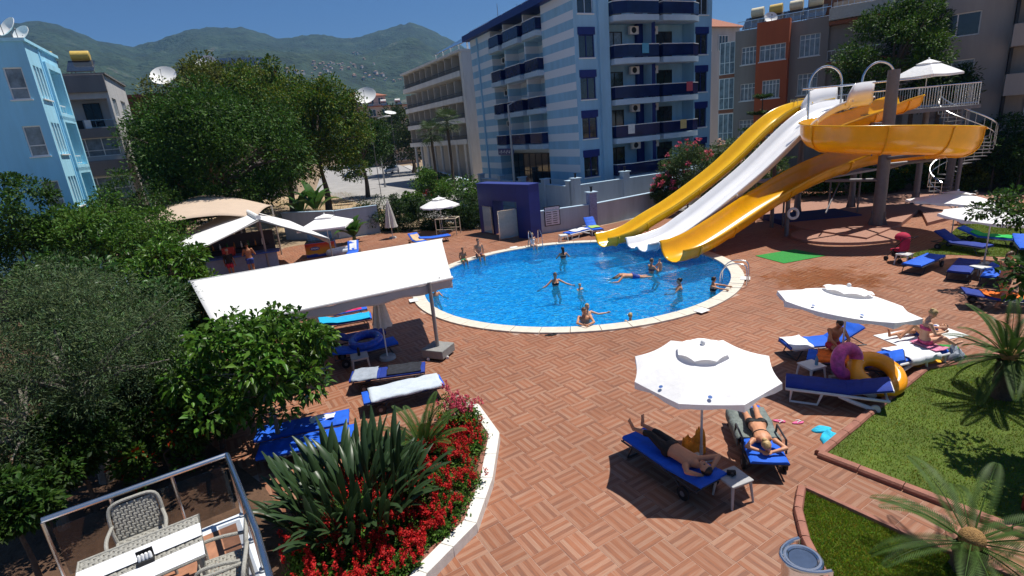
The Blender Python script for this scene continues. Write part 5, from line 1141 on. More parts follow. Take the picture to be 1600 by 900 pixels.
f, h = two(664, 572, 530, 590); lI = lounger('lounger with dark clothes heaped on it under the awning', f, h, 0, cm_=cushn); drape('black net shawl spread on a blue lounger', 'shawl', lI, .1, 1.0, .5, dkt, over=.05); drape('grey towel over the head of the dark clothes lounger', 'towel', lI, 1.25, 1.9, .6, grt, over=.08)
f, h = two(618, 530, 512, 556); lJ = lounger('awning lounger holding a blue swim ring', f, h, 12)
f, h = two(600, 514, 500, 536); lounger('second awning lounger behind the blue swim ring', f, h, 25, cm_=cushn)
f, h = two(580, 492, 478, 510); lL = lounger('awning lounger covered with a cyan towel', f, h, 10); drape('cyan towel spread over an awning lounger', 'towel', lL, .05, 1.8, .58, cyt, over=.06, back=10)
f, h = two(572, 478, 478, 496); lM = lounger('awning lounger covered with a pink towel', f, h, 12); drape('crumpled pink towel on an awning lounger', 'towel', lM, .2, 1.5, .5, pkt, over=.04, rough=.05, back=12)
f, h = two(545, 648, 378, 682); lN = lounger('blue lounger beneath the lemon tree with a white cloth', f, h, 0, arms=False); drape('small white cloth thrown on the blue lounger by the lemon tree', 'cloth', lN, .3, 1.0, .22, whtw, over=.0, yo=-.05, rough=.05)
f, h = two(556, 672, 392, 706); lounger('blue lounger behind the strelitzia clump next to the white cloth one', f, h, 0)
f, h = two(885, 364, 935, 352); lO = lounger('white framed lounger by the wall with a white towel', f, h, 0, 'white'); drape('white towel on the lounger by the pool wall', 'towel', lO, .4, 1.5, .5, whtw, over=.05)
f, h = two(935, 358, 905, 344); lP = lounger('white framed lounger by the mosaic pillar with a lime towel', f, h, 38, 'white'); drape('lime towel draped on the lounger by the mosaic pillar', 'towel', lP, .4, 1.15, .5, lime, over=.04)
f, h = two(548, 398, 562, 374); lQ = lounger('blue lounger with white towel near the inflatable boat', f, h, 40); drape('white towel hung over the raised back near the boat', 'towel', lQ, 1.2, 1.9, .4, whtw, over=.0, back=40)
f, h = two(662, 378, 618, 362); lR = lounger('blue lounger with beige towel beside the slim folded parasol', f, h, 25); drape('beige towel beside the slim folded parasol', 'towel', lR, .5, 1.7, .45, bge, over=.02, back=25)
f, h = two(702, 366, 664, 372); lounger('blue lounger under the small hedge parasol', f, h, 8)

def side_table(label, p, rz=0, s=1, m_=None):
    t = thing('side_table', label, 'table', (p[0], p[1], 0), rz, 'plastic side tables'); m_ = m_ or wpl
    MB().bb((-.22, -.22, .40), (.22, .22, .43)).build('top', m_, t, bevel=.012); MB().bb((-.19, -.19, .36), (.19, .19, .398)).build('apron', m_, t)
    for a in (-1, 1):
        for b in (-1, 1): MB().tube([(a * .18, b * .18, .39), (a * .22, b * .22, 0)], [.028, .02], 6).build('leg', m_, t)
    t.scale = (s, s, s); return t
g = gz(1146, 748); side_table('grey plastic side table with a camera on it', g, R_(20), 1, mat('grey_plastic', (.36, .36, .36), .5))
cmr = thing('camera', 'small black camera lying on the grey side table', 'camera', (g.x - .02, g.y + .04, .432), R_(-10)); MB().bb((-.07, -.03, 0), (.07, .03, .08)).build('body', BLACK, cmr, bevel=.01); MB().cyl((0, -.03, .042), (0, -.075, .042), .032, .028, 14).build('lens', DARK, cmr)
g = gz(1268, 572); side_table('white side table between the two loungers by the pink ring', g, R_(15))
tag(MB().lathe([(.001, 0), (.035, 0), (.037, .14), (.016, .19), (.016, .22), (.001, .22)], 12).build('water_bottle', mat('clear_blue_bottle', (.12, .28, .42), .1), None, (g.x + .08, g.y - .05, .43)), 'blue water bottle on the white side table', 'bottle')
g = gz(1413, 398); side_table('white side table behind the red pushchair', g, R_(30)); g = gz(1532, 418); side_table('white side table between dark blue and bright blue loungers', g, R_(10))
g = gz(478, 548); side_table('grey side table beside the blue swim ring lounger', g, R_(20), 1.1, mat('grey_plastic', (.36, .36, .36), .5)); g = gz(700, 592)
g = gz(562, 560); side_table('grey side table under the awning with a black bottle', g, R_(20), 1.1, mat('grey_plastic', (.36, .36, .36), .5))
tag(MB().lathe([(.001, 0), (.04, 0), (.04, .18), (.02, .24), (.001, .25)], 12).build('bottle', BLACK, None, (g.x, g.y, .474)), 'black bottle on the grey table under the awning', 'bottle')
g = gz(880, 368); side_table('white side table beside the pool wall loungers', g, R_(10))
# ================================================================== SMALL THINGS
pkr = mat('pink_vinyl', (.50, .07, .30), .3, var=.5, scale=9, spec=.5); ory = mat('orange_vinyl', (.85, .33, .01), .25, var=.08, spec=.5); blr = mat('blue_vinyl', (.02, .09, .55), .25, var=.3, scale=10)
def ring(label, c, R0, r0, m_, rot):
    t = thing('swim_ring', label, 'swim ring', c); MB().torus((0, 0, 0), R0, r0, 40, 16, rot).build('tube', m_, t); MB().cyl(rot @ Vector((R0, 0, r0 * .95)), rot @ Vector((R0, 0, r0 + .02)), .012, .01, 8).build('valve', WHITE, t); return t
pkp = G(1318, 598); ring('pink patterned swim ring standing against the parasol pole', (7.34, 10.78, .62), .30, .14, pkr, Matrix.Rotation(R_(78), 3, 'X') @ Matrix.Rotation(R_(20), 3, 'Y'))
g = G(1384, 606, .2); ring('large orange swim ring lying behind the white lounger', (g.x + .02, g.y + .35, .36), .42, .17, ory, Matrix.Rotation(R_(28), 3, 'X'))
g = gz(572, 535, .45); ring('blue swim ring lying on an awning lounger', (g.x, g.y, .52), .40, .12, blr, Matrix.Rotation(R_(6), 3, 'X'))
IB = thing('inflatable_boat', 'grey white inflatable boat on the deck by the freezer', 'boat', (G(536, 398).x, G(536, 398).y, 0), R_(15))
m = MB().torus((0, 0, .22), .75, .2, 36, 12); m.v = [(x, y * .62, z) for x, y, z in m.v]; m.build('tube', mat('boat_vinyl', (.52, .55, .60), .3), IB); m = MB().ell((0, 0, .12), (.72, .42, .06)); m.build('floor', mat('boat_floor', (.2, .3, .4), .4), IB)
def sandal(m, x, y, rz, s=1):
    n_ = 14
    for z in (0, .022):
        for k in range(n_): a = 2 * math.pi * k / n_; u = .12 * math.cos(a); v = (.045 + .01 * math.cos(a)) * math.sin(a); m.v.append((x + s * (u * math.cos(rz) - v * math.sin(rz)), y + s * (u * math.sin(rz) + v * math.cos(rz)), z))
def flipflops(label, p, m_, strap, rz, gap=.28):
    t = thing('flip_flops', label, 'sandals', (p[0], p[1], .002), rz)
    for k in (-1, 1):
        m = MB(); sandal(m, k * gap / 2, -k * .03, R_(12 * k)); n_ = 14; m.f = [tuple(range(n_ - 1, -1, -1)), tuple(range(n_, 2 * n_))] + [(i, (i + 1) % n_, n_ + (i + 1) % n_, n_ + i) for i in range(n_)]
        o = m.build('sole', m_, t); x = k * gap / 2; MB().tube([(x - .02, -.045, .022), (x + .03, -.02, .05), (x + .075, 0, .024), (x + .03, .02, .05), (x - .02, .045, .022)], .009, 5).build('strap', strap, o)
    return t
pkf = mat('pink_rubber', (.62, .10, .25), .6, var=.3, scale=30)
flipflops('pair of pink flip flops beside the face down woman', G(1232, 660), pkf, WHITE, R_(-10), .34)
flipflops('dark flip flops on the deck at the pool edge', G(861, 524), BLACK, BLACK, R_(20), .16)
flipflops('black sandals on the deck near the orange beach towel', G(1448, 570), BLACK, BLACK, R_(10), .3)
flipflops('white flip flops near the green mat', G(1450, 552), wpl, GREYM, R_(5), .2)
tqc = mat('turquoise_cloth', (.02, .42, .62), .8, var=.2, scale=9, bump=.3)
def blob(name, label, cat, p, rx, ry, h, m_, rz=0, seed=0, lobes=5):
    """crumpled cloth heap or soft bag"""
    mb = MB(); n_, k_ = 28, 8
    for i in range(k_ + 1):
        t = i / k_
        for j in range(n_):
            a = 2 * math.pi * j / n_; rr_ = (1 + .25 * vn1(math.cos(a) * 1.8 + seed, math.sin(a) * 1.8 + seed * 2)) * (math.cos(t * math.pi / 2) ** .55 if i < k_ else .02)
            mb.v.append((rx * rr_ * math.cos(a), ry * rr_ * math.sin(a), max(.002, h * (math.sin(t * math.pi / 2) ** .8) * (1 + .5 * vn1(math.cos(a) * rr_ * 3 + seed, math.sin(a) * rr_ * 3)))))
    mb.f = [(i * n_ + j, i * n_ + (j + 1) % n_, (i + 1) * n_ + (j + 1) % n_, (i + 1) * n_ + j) for i in range(k_) for j in range(n_)]
    return tag(mb.build(name, m_, None, (p[0], p[1], p[2] if len(p) > 2 else 0), rz, sharp=70), label, cat)
g = G(1292, 682); blob('swim_vest', 'turquoise child swim vest dropped by the lawn kerb', 'vest', (g.x, g.y - .1, 0), .26, .17, .07, tqc, R_(50), 2); blob('swim_shorts', 'turquoise shorts lying next to the swim vest', 'shorts', (g.x + .02, g.y + .24, 0), .2, .1, .05, tqc, R_(10), 5)
tag(MB().tube([(0, 0, .03), (.3, .22, .03)], .028, 10).tube([(.24, .17, .06), (.1, -.02, .06)], .02, 8).build('water_squirter', mat('red_plastic', (.6, .05, .03), .4), None, (g.x + .22, g.y - .05, 0)), 'red water squirter beside the turquoise vest', 'toy')
g = G(1470, 585); blob('beach_towel', 'yellow and orange beach towel heaped on the deck by the cycad', 'towel', (9.7, 11.55, 0), .5, .22, .06, mat('yellow_towel', (.75, .36, .02), .9, var=.4, scale=7, bump=.3), R_(10), 3); blob('beach_towel', 'orange beach towel behind the yellow one', 'towel', (9.4, 12.0, 0), .4, .2, .07, ort, R_(30), 7); blob('beach_bag', 'dark grey beach bag next to the yellow towel', 'bag', (10.4, 11.5, 0), .24, .2, .3, grt, 0, 4)
o = MB().beam(G(1440, 548) + Vector((0, 0, .012)), G(1505, 552) + Vector((0, 0, .012)), .95, .012).build('turf_mat', turf); tag(o, 'small green turf mat beside the seated blonde woman', 'mat')
blob('beach_bag', 'yellow and orange bag under the near parasol pole', 'bag', (3.22, 8.85, 0), .24, .16, .42, mat('yellow_bag', (.7, .25, .02), .8, var=.5, scale=5), R_(20), 8)
blob('clothes_heap', 'red and orange clothes heap under the awning by the cyan towel', 'clothes', (*gz(472, 498)[:2], .41), .3, .2, .1, mat('red_clothes', (.5, .06, .04), .9, var=.5, scale=7), .2, 6)
blob('purple_towel', 'purple towel heap on the pink towel lounger', 'towel', (*gz(520, 486, .45)[:2], .42), .34, .2, .1, pur, .3, 9)
# pushchair
PC = thing('pushchair', 'red and black folding pushchair beside the blue lounger', 'pushchair', (G(1403, 408).x, G(1403, 408).y, 0), R_(100)); rdc = mat('crimson_fabric', (.40, .012, .05), .85, var=.2, scale=9)
MB().bb((-.2, -.22, .42), (.22, .22, .5)).bb((-.24, -.22, .48), (-.17, .22, 1.0)).build('seat', rdc, PC, bevel=.03); m = MB().ell((-.08, 0, .95), (.28, .25, .22), 16, 8); m.v = [v if v[2] > .9 else (v[0], v[1], .9) for v in m.v]; m.build('hood', rdc, PC)
m = MB()
for y in (-.24, .24): m.tube([(-.5, y, 1.05), (-.3, y, .9), (.32, y, .12)], .014, 6).tube([(-.3, y, .12), (.1, y, .5)], .014, 6)
m.tube([(-.5, -.24, 1.05), (-.5, .24, 1.05)], .018, 6).tube([(.05, -.24, .4), (.05, .24, .4)], .012, 6).build('frame', DARK, PC); MB().bb((-.2, -.18, .2), (.15, .18, .36)).build('basket', BLACK, PC)
for x, y in ((.32, -.24), (.32, .24), (-.3, -.24), (-.3, .24)):
    MB().cyl((x, y - .03, .09), (x, y + .03, .09), .09, .09, 14).build('wheel', BLACK, PC)
# pool ladders
def ladder(label, ang_, s=1, zt_=.85):
    t = thing('pool_ladder', label, 'pool ladder', (POOL.x + PR * .97 * math.cos(ang_), POOL.y + PR * .97 * math.sin(ang_), .055), ang_)
    for y in (-.27, .27): MB().tube(catmull([(.35, y, 0), (.34, y, .6), (.2, y, .8), (-.25, y, .78), (-.55, y, .45), (-.58, y, -.2), (-.58, y, -.8)], 5), .022, 8).build('handrail', STEEL, t)
    for z in (-.3, -.55, -.8): MB().bb((-.62, -.26, z), (-.54, .26, z + .03)).build('tread', STEEL, t)
    return t
ladder('steel pool ladder at the back edge near the sitting child', R_(100)); la = math.atan2(G(1152, 445).y - POOL.y, G(1152, 445).x - POOL.x); ladder('steel pool ladder with curved rails beside the turf mat side', la)
# white clothes rack / towel stand by the hedge
g = G(706, 366); TR = thing('towel_stand', 'cream pipe towel stand in front of the hedge', 'stand', (g.x, g.y, 0), R_(-15)); m = MB()
for x in (-.9, .5):
    for y in (-.4, .4): m.tube([(x, y, 0), (x, y, 1.1)], .03, 6)
for y in (-.4, .4): m.tube([(-.9, y, 1.1), (.5, y, 1.1)], .03, 6).tube([(-.9, y, .4), (.5, y, .4)], .02, 6)
for x in (-.9, -.2, .5): m.tube([(x, -.4, 1.1), (x, .4, 1.1)], .03, 6)
m.build('frame', mat('cream_pipe', (.6, .52, .38), .6), TR)
# litter bin
b3 = Vector((*G(1254, 874, .84)[:2], 0)); LB = thing('litter_bin', 'polished steel swing litter bin with terracotta body and hoop', 'bin', b3, R_(10))
MB().cyl((0, 0, .08), (0, 0, .68), .19, .2, 28).build('body', STEEL, LB)
o = MB().cyl((0, 0, .685), (0, 0, .73), .205, .205, 28).torus((0, 0, .73), .17, .035, 28, 10).build('lid', STEEL, LB); MB().cyl((0, 0, .70), (0, 0, .742), .135, .135, 24).build('lid_flap', mat('steel_blue', (.10, .14, .22), .3, .8), o)
MB().tube([(.14, -.24, .0), (.14, -.24, .76)] + [(.14 - .36 * math.sin(a), -.24 * math.cos(a), .76) for a in np.linspace(.0, math.pi, 15)] + [(.14, .24, .76), (.14, .24, 0)], .024, 10).build('hoop', STEEL, LB)
LB.scale = (1.15, 1.15, 1.15)
# ================================================================== CARS AND STREET LAMPS
def car(label, loc, rz, m_, L_=4.0):
    t = thing('parked_car', label, 'car', loc, rz, 'cars on the street'); W2 = .84
    prof = [(-2.0, .35), (-2.02, .62), (-1.9, .86), (-1.15, .95), (-.5, 1.42), (.75, 1.46), (1.55, 1.02), (1.95, .9), (2.0, .5), (1.95, .28), (-1.9, .28)]
    ws = [.95, 1, 1, 1, .82, .80, .96, .95, .98, .95, .95]; m = MB(); k = len(prof)
    for s in (-1, 1): m.v += [(x, s * W2 * w_, z) for (x, z), w_ in zip(prof, ws)]
    m.f = [tuple(range(k - 1, -1, -1)), tuple(range(k, 2 * k))] + [(i, (i + 1) % k, k + (i + 1) % k, k + i) for i in range(k)]
    m.build('body', m_, t, bevel=.06)
    MB().add([(-1.12, -.72, .99), (-1.12, .72, .99), (-.53, .62, 1.40), (-.53, -.62, 1.40)], [(0, 1, 2, 3)]).build('windscreen', GLASS, t, solid=.03); MB().add([(1.52, -.70, 1.05), (1.52, .70, 1.05), (.80, .60, 1.44), (.80, -.60, 1.44)], [(3, 2, 1, 0)]).build('rear_window', GLASS, t, solid=.03)
    for s in (-1, 1):
        MB().add([(-.98, s * .835, 1.0), (-.45, s * .73, 1.36), (.68, s * .71, 1.39), (1.3, s * .825, 1.03)], [(0, 1, 2, 3)]).build('side_window', GLASS, t, solid=.03)
        MB().ell((-1.93, s * .6, .72), (.08, .2, .1)).build('headlight', WHITE, t); MB().ell((1.93, s * .68, .8), (.06, .14, .12)).build('tail_light', mat('tail_red', (.4, .01, .01), .3), t); MB().ell((-.75, s * .93, 1.0), (.09, .07, .07)).build('mirror', m_, t)
        for x in (-1.25, 1.25): w_ = MB().cyl((x, s * .72, .31), (x, s * .87, .31), .31, .31, 20).build('wheel', BLACK, t); MB().cyl((x, s * .86, .31), (x, s * .885, .31), .19, .18, 14).build('rim', STEEL, w_)
    MB().bb((-2.06, -.3, .42), (-2.03, .3, .54)).build('number_plate', WHITE, t); return t
cw = mat('car_white', (.75, .75, .75), .3, var=.02, coat=.6); cb_ = mat('car_blue', (.02, .06, .35), .3, coat=.6); cbk = mat('car_black', (.012, .014, .02), .25, coat=.6); crd = mat('car_red', (.45, .01, .015), .3, coat=.6)
p = G(613, 270); car('white hatchback driving along the street', (p.x, p.y, -.03), R_(75), cw)
p = G(567, 262); car('blue car parked far up the street', (p.x, p.y, -.03), R_(-20), cb_); p = G(552, 279); car('black car half hidden by the street trees', (p.x, p.y, -.03), R_(60), cbk)
p = G(676, 307); car('red car behind the young street tree', (p.x, p.y, -.03), R_(70), crd); p = G(712, 297); car('white car parked at the hotel wall', (p.x, p.y, -.03), R_(65), cw); p = G(735, 305); car('silver white car parked behind the bushes by the navy gate', (p.x, p.y, -.03), R_(65), mat('car_silver', (.55, .56, .58), .3, .3, coat=.5))
p = G(440, 296); car('dark red car parked under the big street tree', (p.x, p.y, -.04), R_(10), mat('car_maroon', (.15, .008, .012), .3, coat=.5))
def lamp(label, base, h, arm, rz):
    t = thing('street_lamp', label, 'street lamp', (base[0], base[1], -.04), rz, 'street lamps'); MB().cyl((0, 0, 0), (0, 0, h), .12, .07, 10).cyl((0, 0, 0), (0, 0, .6), .17, .16, 10).build('pole', mat('galvanised', (.42, .43, .44), .5, .4), t)
    o = MB().tube([(0, 0, h - .05), (arm * .5, 0, h + .25), (arm, 0, h + .35)], .05, 8).build('arm', mat('galvanised'), t); m = MB().ell((arm + .35, 0, h + .36), (.55, .17, .11)); m.build('lamp_head', mat('lamp_shell', (.6, .6, .58), .4), t); return t
lamp('street lamp standing by the striped hotel wall', (1.0, 45.0), 8.3, 1.3, R_(15)); p = G(602, 292); lamp('street lamp at the bend of the street beside the waste plot', (p.x, p.y), 9.4, 1.4, R_(20)); p = G(620, 262); lamp('street lamp farther along in front of the far flats', (p.x, p.y), 10.0, 1.6, R_(200))
# ================================================================== TERRACE, TABLE AND CHAIRS (left foreground)
tl = mat('terrace_tile', (.36, .17, .10), .55, var=.25, scale=6); TZ = 1.2
TE = thing('terrace', 'raised terrace with white edge and polished steel railing', 'terrace', (0, 0, 0)); tp = [(-4.2, 6.7), (-6.0, 5.55), (-5.6, 3.4), (-2.0, 3.2), (-3.0, 5.0)]
MB().prism(tp, -.02, TZ - .02).build('base', mat('terrace_wall', (.62, .66, .70), .8, var=.06), TE); ins_ = [(-4.22, 6.42), (-5.75, 5.45), (-5.4, 3.5), (-2.4, 3.4), (-3.3, 5.0)]; MB().prism(ins_, TZ - .019, TZ + .004).build('floor', tl, TE)
def trail(path):
    m = MB()
    for a, b in zip(path, path[1:]):
        a, b = Vector(a), Vector(b); m.tube([a + Vector((0, 0, 1)), b + Vector((0, 0, 1))], .034, 10)
    m.build('handrail', STEEL, TE)
    for a, b in zip(path, path[1:]):
        a, b = Vector(a), Vector(b); k = max(1, round((b - a).length / .75))
        for i in range(k + (b == Vector(path[-1]))): p = a + (b - a) * i / k; MB().cyl(p, p + Vector((0, 0, .97)), .022, .022, 8).cyl(p, p + Vector((0, 0, .02)), .05, .05, 10).build('baluster', STEEL, TE)
        d = (b - a).normalized(); MB().beam(a + d * .06 + Vector((0, 0, .5)), b - d * .06 + Vector((0, 0, .5)), .012, .7).build('glass_panel', mat('smoked_rail_glass', (.02, .03, .035), .05, alpha=.35, spec=.6), TE)
trail([(-5.9, 5.5, TZ), (-4.2, 6.6, TZ), (-3.05, 4.95, TZ), (-2.2, 3.6, TZ)])
sw = mat('blue_lit_step_tile', (.16, .34, .46), .5, var=.15, scale=8)  # blue light falling on the steps is put into the tile colour
for k in range(4): MB().prism([(-2.95 + .3 * k, 5.05 + .2 * k), (-2.65 + .3 * k, 5.25 + .2 * k), (-1.65 + .3 * k, 3.45 + .2 * k), (-1.95 + .3 * k, 3.25 + .2 * k)], -.02, TZ - .03 - .28 * (k + 1)).build('step', sw, TE)
wick = mat('grey_wicker', (.36, .35, .31), .75, var=.2, scale=40, bump=.5, bscale=120)
def weave(a, b, c, d, nu, nv, m_, parent, name='woven_panel', th=.008, wd=.6):
    """open basket weave of flat strips between four corners"""
    a, b, c, d = map(Vector, (a, b, c, d)); nrm = (b - a).cross(d - a).normalized(); m = MB()
    P = lambda u, v: (a * (1 - u) + b * u) * (1 - v) + (d * (1 - u) + c * u) * v
    for i in range(nu):
        u = (i + .5) / nu; q = [P(u, v / nv) + nrm * th * (1 if (v + i) % 2 else -1) for v in range(nv + 1)]; w2 = (b - a) * (wd / nu / 2)
        m.v += [tuple(p + s * w2) for p in q for s in (-1, 1)]; o = len(m.v) - 2 * len(q); m.f += [(o + 2 * k, o + 2 * k + 1, o + 2 * k + 3, o + 2 * k + 2) for k in range(len(q) - 1)]
    for j in range(nv):
        v = (j + .5) / nv; q = [P(u / nu, v) - nrm * th * (1 if (u + j) % 2 else -1) for u in range(nu + 1)]; w2 = (d - a) * (wd / nv / 2)
        m.v += [tuple(p + s * w2) for p in q for s in (-1, 1)]; o = len(m.v) - 2 * len(q); m.f += [(o + 2 * k, o + 2 * k + 1, o + 2 * k + 3, o + 2 * k + 2) for k in range(len(q) - 1)]
    return m.build(name, m_, parent, solid=.004)
def wchair(label, loc, rz):
    t = thing('wicker_chair', label, 'chair', loc, rz, 'wicker terrace chairs'); m = MB()
    bk_ = catmull([(-.24, -.26, .42), (-.28, -.28, .62), (-.34, -.24, .88), (-.35, 0, .92), (-.34, .24, .88), (-.28, .28, .62), (-.24, .26, .42)], 5); m.tube(bk_, .022, 8)
    m.build('back_frame', wick, t); weave((-.25, -.26, .44), (-.25, .26, .44), (-.345, .235, .88), (-.345, -.235, .88), 12, 11, wick, t, 'backrest', .006, .85)
    weave((-.24, -.25, .43), (.25, -.27, .43), (.25, .27, .43), (-.24, .25, .43), 12, 12, wick, t, 'seat', .005, .9); MB().tube([(-.24, -.26, .42), (.26, -.27, .42), (.26, .27, .42), (-.24, .26, .42), (-.24, -.26, .42)], .022, 8).build('seat_frame', wick, t)
    for x, y in ((-.24, -.25), (.25, -.26), (-.24, .25), (.25, .26)): MB().tube([(x, y, .42), (x * 1.05, y * 1.05, 0)], [.024, .018], 8).build('leg', wick, t)
    for s in (-1, 1): MB().tube(catmull([(-.3, s * .27, .64), (0, s * .31, .66), (.22, s * .3, .64), (.25, s * .27, .43)], 4), .022, 8).build('armrest', wick, t)
    return t
TB = thing('terrace_table', 'grey woven terrace table with white runners', 'table', (-4.42, 4.98, TZ + .005), R_(33)); hh_ = .75
weave((-.6, -.42, hh_), (.6, -.42, hh_), (.6, .42, hh_), (-.6, .42, hh_), 26, 18, wick, TB, 'top', .004, .8); MB().tube([(-.6, -.42, hh_), (.6, -.42, hh_), (.6, .42, hh_), (-.6, .42, hh_), (-.6, -.42, hh_)], .022, 8).bb((-.58, -.4, hh_ - .03), (.58, .4, hh_ - .02)).build('top_frame', wick, TB)
for x, y in ((-.55, -.37), (.55, -.37), (-.55, .37), (.55, .37)): MB().cyl((x, y, 0), (x, y, hh_), .028, .03, 8).build('leg', wick, TB)
Rt = Matrix.Rotation(R_(33), 3, 'Z')
for k, y in enumerate((.08, -.30)):
    q = Rt @ Vector((0, y, 0)) + TB.location; tag(MB().bb((-.6, -.13, 0), (.6, .13, .004)).build('table_runner', whtw, None, (q.x, q.y, TZ + hh_ + .027), R_(33)), ['white runner across the middle of the woven table', 'white runner along the near side of the woven table'][k], 'table runner')
q = Rt @ Vector((.05, -.12, 0)) + TB.location; CD = thing('condiment_holder', 'black condiment holder with salt and pepper on the woven table', 'caddy', (q.x, q.y, TZ + hh_ + .028), R_(33)); MB().bb((-.08, -.06, 0), (.08, .06, .05)).bb((-.08, .05, .05), (.08, .06, .13)).build('tray', BLACK, CD, bevel=.006)
for k in range(4): MB().lathe([(.001, .05), (.018, .05), (.018, .11), (.012, .125), (.001, .13)], 10, (-.05 + k * .034, -.02, 0)).build('shaker', WHITE, CD)
wchair('wicker chair at the far long side of the terrace table', (-4.92, 5.62, TZ + .005), R_(-57)); wchair('wicker chair at the short end by the terrace steps', (-3.62, 5.05, TZ + .005), R_(205)); wchair('wicker chair partly hidden beside the terrace steps chair', (-3.42, 4.6, TZ + .005), R_(200))
# ================================================================== PLANTS
def leafm(name, col, gloss=.55): return mat(name, col, gloss, attr=True, var=.2, scale=1.5, sub=.25, spec=.18)
def rnd_dirs(n):
    v = rng.normal(size=(n, 3)); return v / np.linalg.norm(v, axis=1)[:, None]
def leaf_mesh(name, P, D, size, asp, material, cvar=(.55, 1.5), tip=None, droop=0.0):
    """one folded diamond leaf per point P with direction D"""
    n = len(P); D = D / (np.linalg.norm(D, axis=1)[:, None] + 1e-9); up = rnd_dirs(n) * .7 + np.array([0, 0, 1.0]); S_ = np.cross(D, up); S_ /= np.linalg.norm(S_, axis=1)[:, None] + 1e-9; U_ = np.cross(S_, D)
    s = size * rng.uniform(.6, 1.3, n)[:, None]; w_ = s * asp
    v = np.stack([P, P + D * s * .5 + S_ * w_ * .5 + U_ * w_ * .18, P + D * s - np.array([0, 0, 1]) * s * droop, P + D * s * .5 - S_ * w_ * .5 + U_ * w_ * .18], 1)
    c = rng.uniform(*cvar, n)[:, None] * np.c_[rng.uniform(.8, 1.25, n), np.ones(n), rng.uniform(.7, 1.2, n)]
    if tip is not None: k = rng.random(n) < tip[0]; c[k] = np.array(tip[1]) * rng.uniform(.8, 1.2, (k.sum(), 1))
    i = np.arange(n)[:, None] * 4; f = np.concatenate([i + np.array([0, 1, 2]), i + np.array([0, 2, 3])])
    return raw_mesh(name, v.reshape(-1, 3), f, material, np.repeat(c[:, None], 4, 1).reshape(-1, 3))
def clump_points(centers, radii, n, shell=.75):
    k = len(centers); idx = rng.integers(0, k, n); d = rnd_dirs(n); r = radii[idx] * (shell + (1 - shell) * rng.random(n)) * rng.random(n) ** .25
    return centers[idx] + d * r[:, None] * np.array([1, 1, .8]), d
def crown(c, rx, ry, rz, k, cr, low=-.75, fill=.55):
    d = rnd_dirs(k * 3); d = d[d[:, 2] > low][:k]; r = (fill + (1 - fill) * rng.random(len(d)))[:, None] ** .6
    return np.array(c) + d * r * np.array([rx, ry, rz]) * rng.uniform(.82, 1.1, (len(d), 1)), cr * rng.uniform(.55, 1.25, len(d))
bark = mat('bark', (.10, .075, .055), .9, var=.35, scale=8, bump=.6, bscale=30); barkg = mat('grey_bark', (.20, .18, .15), .9, var=.3, scale=8, bump=.5, bscale=30)
def tree(name, label, base, cz, rx, rz, n, size, lm, k=60, cr=None, ry=None, asp=.5, cat='tree', group=None, trunk=True, tr=.2, tip=None, low=-.75, off=(0, 0), droop=.1, limbs=9, cvar=(.55, 1.5), bk_=None, fill=.55):
    t = thing(name, label, cat, (base[0], base[1], 0), 0, group); C = (off[0], off[1], cz); ry = ry or rx
    cc_, rr_ = crown(C, rx, ry, rz, k, cr or rx * .34, low, fill); P, D = clump_points(cc_, rr_, n); P[:, 2] = np.maximum(P[:, 2], .04)
    D = D * .8 + rnd_dirs(n) * .6 + np.array([0, 0, .12]); put('crown', leaf_mesh('crown', P, D, size, asp, lm, tip=tip, droop=droop, cvar=cvar), t)
    if trunk:
        h0 = max(.35, cz - rz * .65); m = MB().tube(catmull([(0, 0, -.05), (.06 * tr * 8, .03, h0 * .5), (off[0] * .5, off[1] * .5, h0), (off[0], off[1], cz + rz * .3)], 4), [tr * (1.25 - 1.1 * i / 12) for i in range(13)], 8)
        o = m.build('trunk', bk_ or bark, t)
        far = cc_[np.argsort(-np.linalg.norm(cc_ - np.array(C), axis=1))[:limbs]]
        for q in far: a = Vector((off[0] * .6, off[1] * .6, h0 + random.random() * rz * .5)); b = Vector(q); MB().tube([a, (a + b) / 2 + Vector((0, 0, .1 * rz)), b], [tr * .5, tr * .3, tr * .08], 6).build('limb', bk_ or bark, t)
    return t
Ldark = leafm('leaf_dark_green', (.030, .072, .010)); Lmid = leafm('leaf_mid_green', (.052, .115, .014)); Lolv = leafm('leaf_olive', (.060, .095, .042), .6); Llem = leafm('leaf_lemon', (.055, .125, .016), .35); Lloq = leafm('leaf_loquat', (.036, .082, .020), .35); Lhdg = leafm('leaf_hedge', (.022, .048, .012)); Lyel = leafm('leaf_yellow_green', (.11, .14, .02)); Lold = leafm('leaf_oleander', (.05, .09, .025)); Lfar = leafm('leaf_far', (.035, .06, .018)); Lstr = leafm('leaf_strelitzia', (.030, .060, .018), .35)
def at2(px, py, Y): p = V(px, py, Y); return (p.x, p.y), p.z
